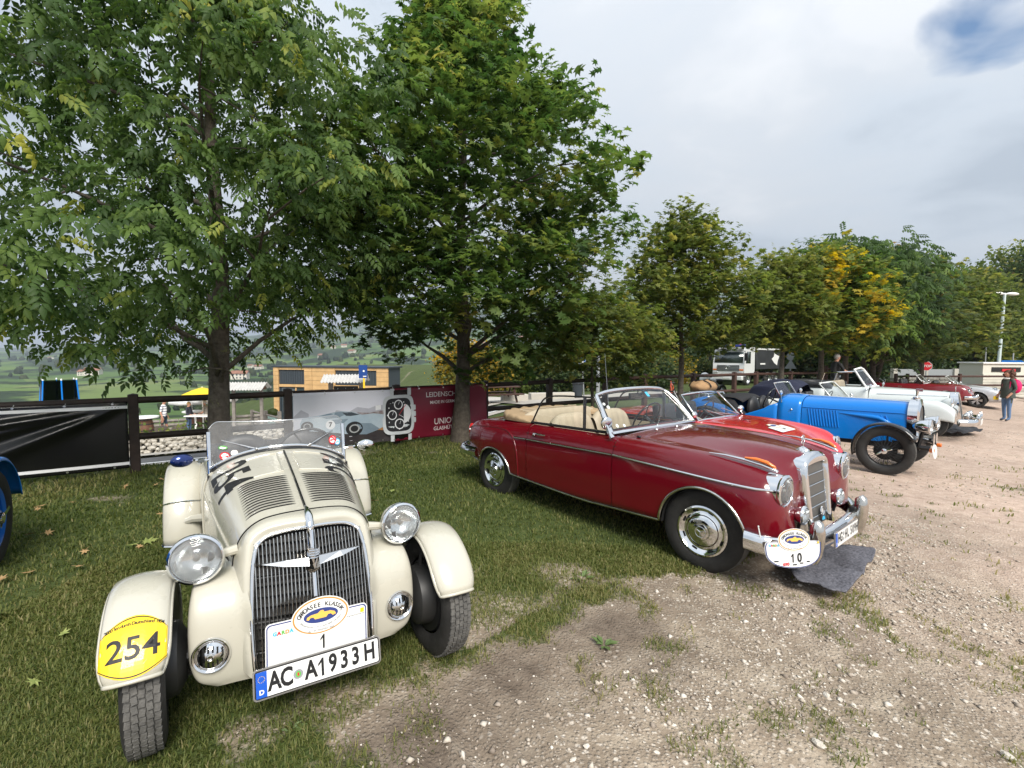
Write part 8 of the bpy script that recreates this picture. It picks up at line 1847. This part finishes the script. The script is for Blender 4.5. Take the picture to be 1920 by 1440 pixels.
    for s in (-1, 1):
        add_wheel(T, -.02, s * .66, .385, s, r=.385, wd=.15, rim=.262, style='wire', spokemat=wpaint, rimmat=wpaint, blocks=44, n=44, steer=R(4)); add_wheel(T, -2.95, s * .66, .385, s, r=.385, wd=.15, rim=.262, style='wire', spokemat=wpaint, n=36)
        for nm, wx, a0, a1, rg in (('front_wing', -.02, 28, 196, .43), ('rear_wing', -2.95, 10, 170, .46)):
            f = MB(); rw = []
            for k in range(25):
                a = R(a0 + (a1 - a0) * k / 24); rw.append([Vector((wx + (rg + dz) * math.cos(a), s * (.66 + dy), .385 + (rg + dz) * math.sin(a))) for dy, dz in ((-.115, -.02), (-.10, .008), (0, .022), (.10, .008), (.115, -.02))])
            f.grid(rw, flip=s > 0); f.f = [g_[::-1] for g_ in f.f]; obj(nm, f, guard, T, angle=60, thick=.008)
        q = MB(); q.tube([(-.02, s * .56, .40), (-.02, s * .52, .70), (-.02, s * .66, .83)], .012, 6); obj('wing_stay', q, 'black', T)
    # tonneau cover, folded screen, mirrors, luggage rack with bag
    q = MB(); rw = [[Vector((x, y * hw, z - .05 * abs(y) ** 3)) for y in np.linspace(-1, 1, 11)] for x, z, hw in ((-2.30, 1.02, .50), (-2.45, 1.10, .54), (-2.7, 1.10, .56), (-2.95, 1.06, .53), (-3.15, 1.0, .48))]; q.grid(net(rw, 2, 1))
    for s in (-1, 1): q.grid([[Vector((x, s * (side_pt(sec, x, zb_).y + .012), zb_)), Vector((x, s * (side_pt(sec, x, zb_).y + .02), (zb_ + zt) / 2)), Vector((x, s * .52, zt))] for x, zb_, zt in ((-2.22, .72, .76), (-2.34, .72, .86), (-2.46, .80, 1.0), (-2.65, .90, 1.06), (-2.95, .93, 1.0))], flip=s > 0)
    obj('tonneau_cover', q, 'blackcloth', T, angle=80, thick=.01)
    for s in (-1, 1): q = MB(); q.ball((-2.22, s * .24, .84), (.10, .22, .24), 14, 10); obj('seat_back', q, 'blackleather', T)
    steering_wheel(T, (-1.92, -.22, 1.06), .21, R(66))
    q = MB(); wB = [(-1.66, -.42, 1.12), (-1.62, 0, 1.16), (-1.66, .42, 1.12)]; wT = [(-1.80, .40, 1.36), (-1.77, 0, 1.38), (-1.80, -.40, 1.36)]; q.tube(wB + wT, .012, 6, closed=True); wf = obj('windscreen_frame', q, 'chrome', T); q = MB(); q.add(wB + wT, [(0, 1, 4, 5), (1, 2, 3, 4)]); obj('windscreen_glass', q, 'glass', wf, smooth=False)
    for s in (-1, 1): q = MB(); q.tube([(-1.62, s * .46, 1.0), (-1.62, s * .52, 1.12), (-1.62, s * .50, 1.20)], .010, 6); q.ball((-1.62, s * .52, 1.20), (.025, .06, .045), 10, 6); obj('wing_mirror', q, 'chrome', T); q = MB(); q.ball((-1.45, s * .475, .90), .02, 8, 6); obj('side_lamp', q, 'chrome', T)
    rk = MB()
    for y in (-.36, .36): rk.tube([(-3.05, y, .98), (-3.08, y, 1.08), (-3.62, y, 1.08), (-3.66, y, .84)], .014, 6)
    for x in (-3.1, -3.35, -3.6): rk.tube([(x, -.36, 1.08), (x, .36, 1.08)], .012, 6)
    obj('luggage_rack', rk, 'chrome', T, angle=80)
    return T
M['khaki'] = mat('tan canvas bag', (.33, .20, .10), .85, var=.2, vscale=9, bump=.3)
TB = build_blue('bright blue vintage tourer with black wire wheels and black cycle wings', (6.41, 8.05), -48, -.2, 'black', 'blackgloss')
q = MB(); q.ball((0, 0, .11), (.24, .42, .13), 18, 12)
for v in q.v: v.z = max(0, v.z + .02 * math.sin(v.y * 25) + .015 * math.sin(v.x * 30))
bg = obj('bag', q, 'khaki', angle=80); bg.matrix_world = TB.matrix_basis @ Matrix.Translation((-3.36, 0, 1.09)); tag(bg, 'tan canvas bag strapped on the luggage rack of the blue tourer', 'bag')
q = MB()
for y in (-.16, .16): q.tube([Vector((.25 * math.cos(a), y, .11 + .145 * math.sin(a))) for a in np.linspace(0, math.pi, 11)], .014, 5)
obj('strap', q, 'blackleather', bg)
build_blue('blue vintage car cut by the left edge, with blue wire wheels', (-3.05, .75), -59, 0, 'blue2', 'blue')
# ------------------------------------------------------------------ blankets, people, truck, bikes
def cloth(name, label, pts, mt, amp=.045):
    W_ = [ground_at(*p) for p in pts]; c = sum((p for p in W_), Vector()) / len(W_); n = 40; lo = Vector((min(p.x for p in W_), min(p.y for p in W_), 0)); hi = Vector((max(p.x for p in W_), max(p.y for p in W_), 0)); b = MB(); rw = []
    m = len(W_)
    for i in range(25):
        k = i / 24; rw.append([Vector((c.x + (p.x - c.x) * k, c.y + (p.y - c.y) * k, 0)) for p in cr_pts([tuple(q) for q in W_] + [tuple(W_[0])], 8) for p in [Vector(p)]])
    for r_ in rw:
        for p in r_: p.z = gz(p.x, p.y) + .026 + amp * float(fbm(np.array(p.x * 4.2 + 5), np.array(p.y * 4.2), 4, 12)) * 1.6 + amp * .8 * abs(math.sin(p.x * 7 + p.y * 4 + 2 * float(vnoise(np.array(p.x * 4), np.array(p.y * 4)))))
    b.grid(rw, flip=True); o = obj(name, b, mt, angle=180, thick=.012); return tag(o, label, 'blanket')
M['felt'] = mat('grey felt', (.045, .045, .055), .95, col2=(.19, .19, .22), vscale=55, bump=.6, bscale=120, detail=8); M['darktarp'] = mat('dark cloth', (.03, .03, .035), .7, bump=.3)
cloth('blanket', 'grey felt blanket spread under the bumper of the maroon cabriolet', [(1462, 1066), (1520, 1040), (1600, 1042), (1640, 1050), (1625, 1078), (1612, 1108), (1568, 1136), (1530, 1122), (1492, 1112), (1478, 1090)], 'felt')
cloth('blanket', 'dark cloth lying on the gravel before the pale silver cabriolet', [(1752, 812), (1775, 806), (1800, 808), (1842, 816), (1810, 820), (1770, 819)], 'darktarp', .08)
for n_, c in (('skin', (.48, .25, .17)), ('hairgrey', (.35, .33, .31)), ('hairbrown', (.085, .035, .02)), ('hairblond', (.38, .24, .10)), ('jeans', (.10, .17, .30)), ('jacketgreen', (.055, .065, .055)), ('shirtblack', (.012, .012, .014)), ('shirtgrey', (.25, .23, .20)), ('jacketnavy', (.02, .022, .035)), ('shorts', (.03, .055, .085)), ('shoe', (.05, .05, .06)), ('pink', (.75, .01, .13)), ('pinktop', (.55, .20, .17)), ('trousers', (.07, .065, .06))): M[n_] = mat(n_ + ' cloth' if n_ != 'skin' else 'skin', c, .7, var=.12, vscale=12, bump=.15)
def stripes():
    m = mat('striped shirt', (.70, .70, .70), .8); t = m.node_tree; c = t.nodes.new('ShaderNodeTexCoord'); s = t.nodes.new('ShaderNodeSeparateXYZ'); t.links.new(c.outputs['Object'], s.inputs[0])
    a = t.nodes.new('ShaderNodeMath'); a.operation = 'MULTIPLY'; a.inputs[1].default_value = 7.5; t.links.new(s.outputs[2], a.inputs[0]); f = t.nodes.new('ShaderNodeMath'); f.operation = 'FRACT'; t.links.new(a.outputs[0], f.inputs[0])
    t.links.new(ramp(t, f.outputs[0], (.70, (.72, .72, .72)), (.74, (.03, .04, .10))), t.nodes['Principled BSDF'].inputs['Base Color']); return m
M['striped'] = stripes()
def skin_body(name, V, E, rad, root, mts, parent, region):
    me = bpy.data.meshes.new(name); me.from_pydata([tuple(v) for v in V], E, []); o = bpy.data.objects.new(name, me); COL.objects.link(o)
    s = o.modifiers.new('s', 'SKIN'); s.use_smooth_shade = True; sv = me.skin_vertices[0].data
    for i, r in enumerate(rad): sv[i].radius = r if isinstance(r, tuple) else (r, r); sv[i].use_root = i == root
    u = o.modifiers.new('u', 'SUBSURF'); u.levels = 2; u.render_levels = 2
    dg = bpy.context.evaluated_depsgraph_get(); m2 = bpy.data.meshes.new_from_object(o.evaluated_get(dg)); bpy.data.objects.remove(o); m2.name = name
    for m in mts: m2.materials.append(M[m])
    for p in m2.polygons: p.material_index = region(p.center); p.use_smooth = True
    return link(name, m2, parent)
def person(label, loc, rz, h, top, legs, hair, shoe='shoe', pose='stand', sleeves=.0, shorts=False, longhair=False, jacket=False, arm=None, lean=0.0, extra=None):
    # local frame: facing +x, y to the left, 1.75 m tall before scaling; a body with clothing regions, head, hair and hands of its own
    T = thing('person', label, 'person', loc, rz); k = h / 1.75; T.scale = (k, k, k); sit = pose == 'sit'
    hip, sh, zh = .10, .19, (.50 if sit else .93); zs = zh + .52; lx = lean
    V = [(0, 0, zh), (.01 + lx * .4, 0, zh + .20), (.0 + lx * .8, 0, zh + .40), (-.01 + lx, 0, zs), (.01 + lx, 0, zs + .10), (.035 + lx, 0, zs + .18), (.035 + lx, 0, zs + .27)]; E = [(i, i + 1) for i in range(6)]; rad = [(.115, .15), (.105, .145), (.115, .17), (.085, .13), (.055, .055), (.085, .070), (.075, .066)]
    def chain(par, pts, rs):
        p = par
        for q, r in zip(pts, rs): V.append(q); rad.append(r); E.append((p, len(V) - 1)); p = len(V) - 1
        return p
    arms = arm or {}
    for s in (-1, 1):
        el, wr = arms.get(s, ((-.03 + lx, s * .25, zs - .31), (.06 + lx, s * .25, zs - .55)))
        d = (Vector(wr) - Vector(el)).normalized(); e = chain(3, [(lx, s * sh, zs - .02), el, wr, tuple(Vector(wr) + d * .07)], [.062, .046, .033, (.042, .026)])
        sd = Vector((0, 0, 1)).cross(d); sd = sd.normalized() if sd.length > .1 else Vector((1, 0, 0))
        for j in range(4):
            b_ = Vector(wr) + d * .07 + sd * (.027 * (j - 1.5) / 1.5); chain(e, [tuple(b_ + d * .045 + Vector((.006, 0, 0))), tuple(b_ + d * (.08 - .008 * abs(j - 1.2)) + Vector((.016, 0, -.004)))], [.0095, .008])
        chain(e - 1, [tuple(Vector(wr) + d * .04 - sd * .045 + Vector((.02, 0, 0))), tuple(Vector(wr) + d * .08 - sd * .05 + Vector((.03, 0, 0)))], [.011, .009])
        if sit: chain(0, [(.05, s * .10, zh), (.44, s * .13, zh + .02), (.46, s * .13, .10), (.58, s * .14, .05)], [.09, .065, .045, .035])
        else: st = .10 * s if pose == 'walk' else .015 * s; chain(0, [(0, s * .10, zh - .10), (st * .5 + .01, s * .105, .50), (st - .02, s * .105, .10), (st + .12, s * .115, .035)], [.095, .062, .045, .036])
    lz = .55 if shorts else .0; sleeve = sleeves
    def region(c):
        if c.z > zs + .085 : return 0
        ay = abs(c.y)
        if ay > .145 and c.z < zs + .05 and c.z > zh - .35:
            wv = [arms.get(s, ((-.03 + lx, s * .25, zs - .31), (.06 + lx, s * .25, zs - .55))) for s in (1 if c.y > 0 else -1,)][0]; dw = (c - Vector(wv[1])).length; de = (c - Vector(wv[0])).length
            if dw < (.12 if sleeve > .5 else .34) and dw < (c - Vector((lx, math.copysign(.17, c.y), zs))).length: return 0
            if ay > .17 or c.z > zh + .05: return 1
        if c.z < .085: return 3
        if c.z < zh + (.02 if not jacket else -.12): return 0 if (shorts and c.z < .52) else 2
        return 1
    skin_body('body', V, E, rad, 0, ['skin', top, legs, shoe], T, region)
    hx, hz = .03 + lx, zs + .225; hd = MB(); hd.ball((hx, 0, hz), (.098, .078, .118), 18, 12)
    for v in hd.v:
        if v.z < hz - .03 and v.x < hx: v.x += .03
    fo = obj('head', hd, 'skin', T, angle=180); f = MB(); f.add([(hx + .094, -.014, hz - .02), (hx + .094, .014, hz - .02), (hx + .122, 0, hz - .022), (hx + .096, 0, hz + .025), (hx + .10, 0, hz - .030)], [(0, 2, 3), (2, 1, 3), (0, 4, 2), (4, 1, 2)]); obj('nose', f, 'skin', fo)
    for s in (-1, 1): f = MB(); f.ball((hx - .005, s * .080, hz - .005), (.022, .012, .034), 8, 6); obj('ear', f, 'skin', fo); f = MB(); f.ball((hx + .084, s * .032, hz + .012), (.012, .013, .009), 8, 6); obj('eye', f, 'ink', fo)
    f = MB(); f.box((hx + .092, 0, hz - .055), (.012, .045, .010)); obj('mouth', f, 'pinktop', fo, bevel=.003)
    hr = MB(); hr.ball((hx - .012, 0, hz + .022), (.106, .089, .112), 18, 12); hr.v = [Vector((v.x, v.y, max(v.z, hz + (.045 if v.x > hx + .045 else (-.01 if v.x > hx - .02 else -.07))))) for v in hr.v]
    ho = obj('hair', hr, hair, T, angle=180)
    if longhair:
        g = MB()
        for j in range(90): a = random.uniform(1.35, 4.93); zq = random.uniform(-.20, .13); r = random.uniform(.09, .15) * (1 - max(0, zq) * 3); g.ball((hx - .03 + r * math.cos(a), r * math.sin(a), hz + zq), random.uniform(.03, .05), 7, 5)
        obj('curls', g, hair, ho)
    return T
P = ground_at(1886, 790); rz = R(176)
w_ = person('woman with brown curly hair and pink backpack in green jacket and jeans', tuple(P), rz, 1.66, 'jacketgreen', 'jeans', 'hairbrown', sleeves=1, longhair=True, jacket=True, arm={-1: ((-.04, -.25, 1.15), (.10, -.22, .92)), 1: ((-.04, .25, 1.15), (.12, .20, .92))})
sc_ = MB(); sc_.tube([(.03 + .075 * math.cos(a), .085 * math.sin(a), 1.50) for a in np.linspace(0, 6.28, 15)[:-1]], .028, 8, closed=True); obj('scarf', sc_, 'platewhite', w_)
q = MB(); q.lathe([(.135, 1.34), (.165, 1.2), (.185, 1.0), (.205, .82), (.18, .82)], 20, Matrix.Translation((-.01, 0, 0)) @ Matrix.Diagonal((.86, 1.12, 1, 1))); obj('jacket_hem', q, 'jacketgreen', w_, angle=80)
bp = MB(); bp.ball((0, 0, 0), (.13, .17, .24), 16, 12); bo = obj('backpack', bp, 'pink', angle=180); bo.matrix_world = Matrix.Translation(P) @ Matrix.Rotation(rz, 4, 'Z') @ Matrix.Translation((-.235, 0, 1.16)); tag(bo, 'bright pink backpack on the back of the woman in the green jacket', 'backpack')
q = MB()
for s in (-1, 1): q.tube([(.06, s * .10, .20), (.17, s * .12, .25), (.27, s * .12, .16), (.30, s * .13, -.05), (.10, s * .14, -.15)], .018, 6)
obj('strap', q, 'pink', bo)
q = MB(); q.box((0, 0, 0), (.16, .015, .12)); o = obj('yellow_paper', q, 'yellow'); o.matrix_world = Matrix.Translation(P) @ Matrix.Rotation(rz, 4, 'Z') @ Matrix.Translation((.17, -.21, .76)); tag(o, 'small yellow paper in the hand of the woman with the pink backpack', 'paper')
P = at(1566, 675, 17.4); P.z = gz(P.x, P.y); man = person('man with short grey hair and black t-shirt leaning beside the pale cabriolet', (P.x, P.y, P.z - .02), R(5), 1.76, 'shirtblack', 'trousers', 'hairgrey', arm={-1: ((.14, -.28, 1.20), (.36, -.20, 1.16)), 1: ((.12, .27, 1.18), (.34, .20, 1.14))}, lean=.05)
q = MB(); q.tube([(.02, -.085, 1.685), (.16, -.06, 1.69), (.175, 0, 1.69), (.16, .06, 1.69), (.02, .085, 1.685)], .007, 5); obj('glasses', q, 'redprint', man)
P = PL(303, 25.6); person('man in a white navy-striped shirt and dark shorts walking on the terrace', tuple(P), R(10), 1.80, 'striped', 'shorts', 'hairgrey', pose='walk', shorts=True)
P = PL(350, 25.8); person('woman with blond hair, dark jacket and pale jeans at the white table', tuple(P), R(5), 1.66, 'jacketnavy', 'jeans', 'hairblond', sleeves=1, jacket=True, arm={-1: ((.05, -.26, 1.15), (.28, -.18, 1.06)), 1: ((.05, .26, 1.15), (.28, .18, 1.06))})
P = PL(384, 26.4); person('man in a grey t-shirt behind the white table under the yellow parasol', tuple(P), R(190), 1.70, 'shirtgrey', 'shirtblack', 'hairgrey', arm={-1: ((.10, -.27, 1.12), (.30, -.16, 1.06)), 1: ((.10, .27, 1.12), (.30, .16, 1.06))}, lean=.08)
P = PL(397, 26.7); person('person in a pale red top beside the ash trunk at the white table', tuple(P), R(185), 1.68, 'pinktop', 'trousers', 'hairbrown')
# white tipper truck
M['truckwhite'] = mat('truck white', (.66, .67, .66), .35, coat=.5, var=.05, vscale=2); M['tipper'] = mat('dark tipper steel', (.035, .037, .04), .5, var=.3, vscale=1.5); M['cab_glass'] = mat('cab glass', (.04, .055, .055), .06, coat=1); M['tarpblue'] = mat('blue tarpaulin', (.015, .03, .20), .6)
P = PL(1366, 38); tk = thing('truck', 'white tipper truck with dark load body parked beyond the fence', 'truck', (P.x, P.y, P.z - .05), R(220))
q = MB(); rw = [[Vector((x, -1.22, z)), Vector((x, -1.24, z)), Vector((x, 1.24, z)), Vector((x, 1.22, z))] for x, z in ((0, .75), (.03, 1.0), (.02, 1.7), (-.02, 1.78), (-.20, 2.75), (-.42, 2.95), (-1.75, 3.0), (-1.80, .9))]; q.grid(rw); q.add([(x, s * 1.24, z) for s in (-1,) for x, z in ((0, .75), (.02, 1.7), (-.20, 2.75), (-.42, 2.95), (-1.75, 3.0), (-1.80, .9))], [(0, 1, 2, 3, 4, 5)]); q.add([(x, 1.24, z) for x, z in ((0, .75), (.02, 1.7), (-.20, 2.75), (-.42, 2.95), (-1.75, 3.0), (-1.80, .9))], [(5, 4, 3, 2, 1, 0)]); cab = obj('cab', q, 'truckwhite', tk, angle=30)
q = MB(); q.add([(.02, -1.12, 1.80), (.02, 1.12, 1.80), (-.15, 1.10, 2.62), (-.15, -1.10, 2.62)], [(0, 1, 2, 3)]); obj('windscreen', q, 'cab_glass', cab, thick=.02)
for s in (-1, 1):
    q = MB(); q.add([(-.25, s * 1.25, 1.75), (-1.05, s * 1.25, 1.75), (-1.05, s * 1.25, 2.65), (-.40, s * 1.25, 2.65)], [(0, 1, 2, 3)]); do = obj('side_window', q, 'cab_glass', cab, thick=.02)
    q = MB(); q.tube([(.05, s * 1.2, 2.7), (.18, s * 1.42, 2.6)], .02, 5); q.box((.12, s * 1.42, 2.25), (.12, .22, .60)); obj('door_mirror', q, 'black', cab, bevel=.02)
    q = MB(); q.box((.06, s * .95, 1.0), (.08, .36, .20)); obj('headlight', q, 'lens', cab, bevel=.03); q = MB(); q.box((.02, s * 1.05, 1.25), (.06, .3, .10)); obj('indicator', q, 'amber', cab)
for k in range(4): q = MB(); q.box((.06, 0, 1.22 + k * .105), (.05, 1.7, .06)); obj('grille_slat', q, 'alu', cab, bevel=.01)
q = MB(); q.box((.03, 0, 1.38), (.02, 1.75, .46)); obj('grille_back', q, 'black', cab); X = frame((.10, 0, 1.44), (0, 1, 0), (0, 0, 1)); q = MB(); q.lathe([(.13, 0), (.15, .02), (.13, .03)], 20, X)
for k in range(3): a = math.pi / 2 + k * 2.094; q.add([X @ Vector((.13 * math.cos(a), .13 * math.sin(a), .02)), X @ Vector((.02 * math.cos(a + 1.57), .02 * math.sin(a + 1.57), .02)), X @ Vector((-.02 * math.cos(a + 1.57), -.02 * math.sin(a + 1.57), .02))], [(0, 1, 2)])
obj('star_emblem', q, 'chrome', cab)
q = MB(); q.box((.10, 0, .62), (.30, 2.4, .34)); obj('bumper', q, 'truckwhite', tk, bevel=.05); q = MB(); q.box((.26, 0, .62), (.02, .55, .12)); obj('number_plate', q, 'platewhite', tk); q = MB(); q.box((-.05, 0, 2.86), (.35, 2.2, .10)); obj('sun_visor', q, 'black', cab)
q = MB(); q.box((-.8, 0, 3.13), (.25, 1.8, .16)); obj('light_bar', q, 'tarpblue', cab, bevel=.04); q = MB(); q.box((-.66, -.1, 3.13), (.04, .5, .14)); obj('roof_sign', q, 'yellow', cab); q = MB(); q.ball((-.8, .5, 3.2), (.1, .1, .12), 10, 6); obj('beacon', q, 'amberred', cab)
q = MB(); rw = [[Vector((x, s * y, z)) for y, z in ((1.2, 1.25), (1.25, 1.5), (1.25, 2.85))] for x in (-2.05, -6.9) for s in (1,)]; q.box((-4.45, 0, 2.05), (4.8, 2.5, 1.6)); tb = obj('load_body', q, 'tipper', tk, bevel=.04)
q = MB(); q.box((-4.45, 1.24, 2.88), (4.9, .12, .14)); q.box((-4.45, -1.24, 2.88), (4.9, .12, .14)); q.box((-2.05, 0, 2.88), (.12, 2.5, .14)); obj('top_rail', q, 'truckwhite', tb); q = MB(); q.box((-4.4, 0, .85), (5.2, 1.1, .3)); obj('chassis', q, 'dark', tk)
q = MB(); q.add([(-5.6 + .75 * math.cos(a) * r, 1.262, 2.1 + .5 * math.sin(a) * r) for a, r in ((0, 1), (.7, .6), (1.2, 1.1), (2, .7), (2.7, 1.15), (3.6, .7), (4.3, 1.2), (5.2, .75))], [tuple(range(8))[::-1]]); q.box((-3.2, 1.258, 1.7), (.9, .01, .12)); obj('lettering', q, 'platewhite', tb, smooth=False)
for x in (-.75, -4.6, -5.9):
    for s in (-1, 1): add_wheel(tk, x, s * 1.08, .50, s, r=.50, wd=.32, rim=.30, style='plain', n=24, rimmat='alu')
# two-wheelers beyond the fence
def bicycle(label, P, rz, mt):
    T = thing('bicycle', label, 'bicycle', tuple(P), rz, 'bicycles by the fence')
    for x in (-.52, .52):
        q = MB(); q.tube([(x + .33 * math.cos(a), 0, .34 + .33 * math.sin(a)) for a in np.linspace(0, 6.28, 25)[:-1]], .018, 6, closed=True); w_ = obj('wheel', q, 'rubber', T); q = MB()
        for k in range(12): a = 2 * math.pi * k / 12; q.tube([(x, 0, .34), (x + .31 * math.cos(a), 0, .34 + .31 * math.sin(a))], .003, 3)
        obj('spokes', q, 'alu', w_)
    q = MB()
    for a, b in (((-.05, .30), (-.20, .78)), ((-.05, .30), (.38, .80)), ((-.18, .74), (.36, .86)), ((-.52, .34), (-.17, .72)), ((-.52, .34), (-.05, .30)), ((.36, .90), (.52, .34))): q.tube([(a[0], 0, a[1]), (b[0], 0, b[1])], .018, 6)
    obj('frame', q, mt, T); q = MB(); q.ball((-.22, 0, .86), (.13, .07, .03), 10, 6); obj('saddle', q, 'blackleather', T); q = MB(); q.tube([(.28, -.28, 1.0), (.38, -.1, .96), (.38, .1, .96), (.28, .28, 1.0)], .014, 6); obj('handlebar', q, 'black', T)
bicycle('dark bicycle leaning by the fence before the truck, left one', PL(1432, 19.5), R(60), 'black'); bicycle('silver bicycle by the fence left of the pale maple trunk', PL(1450, 19.8), R(75), 'alu'); bicycle('orange-red bicycle beside the copper-tinted maple trunk', PL(1262, 17.5), R(80), 'bikered' if 'bikered' in M else mat('orange red paint', (.55, .07, .02), .35, coat=.5))
mc = thing('motorcycle', 'white and grey motorcycle standing in front of the truck grille', 'motorcycle', tuple(PL(1338, 21)), R(215))
for x in (-.7, .7): add_wheel(mc, x, 0, .31, 1, r=.31, wd=.13, rim=.20, style='plain', n=24, rimmat='alu')
q = MB(); q.ball((.15, 0, .78), (.34, .17, .17), 14, 10); obj('tank', q, 'platewhite', mc); q = MB(); q.ball((-.40, 0, .80), (.36, .14, .09), 12, 8); obj('seat', q, 'blackleather', mc); q = MB(); q.ball((.60, 0, .92), (.20, .22, .26), 12, 10); obj('fairing', q, 'platewhite', mc); q = MB(); q.box((0, 0, .45), (.5, .32, .36)); obj('engine', q, 'iron', mc, bevel=.05); q = MB(); q.tube([(.70, -.08, .31), (.52, -.08, .95)], .03, 6); q.tube([(.70, .08, .31), (.52, .08, .95)], .03, 6); q.tube([(.42, -.36, 1.04), (.5, 0, 1.02), (.42, .36, 1.04)], .016, 6); obj('fork', q, 'alu', mc)
# ------------------------------------------------------------------ haze: one closed box of thin air
hm = bpy.data.materials.new('haze'); hm.use_nodes = True; _t = hm.node_tree; _t.nodes.clear(); _o = _t.nodes.new('ShaderNodeOutputMaterial'); _v = _t.nodes.new('ShaderNodeVolumePrincipled')
_v.inputs['Color'].default_value = (.74, .83, .95, 1); _v.inputs['Density'].default_value = 2.3e-4; _v.inputs['Anisotropy'].default_value = .2
_t.links.new(_v.outputs[0], _o.inputs['Volume'])
_lo, _hi = float(min(hz.min(), GZ.min())) - 1, float(hz.max()) + 25
hb = MB(); hb.box((0, 2900, (_lo + _hi) / 2), (13000, 7000, _hi - _lo)); hz_ = tag(obj('haze', hb, hm, smooth=False), 'thin bluish haze over the valley', 'haze', kind='stuff')
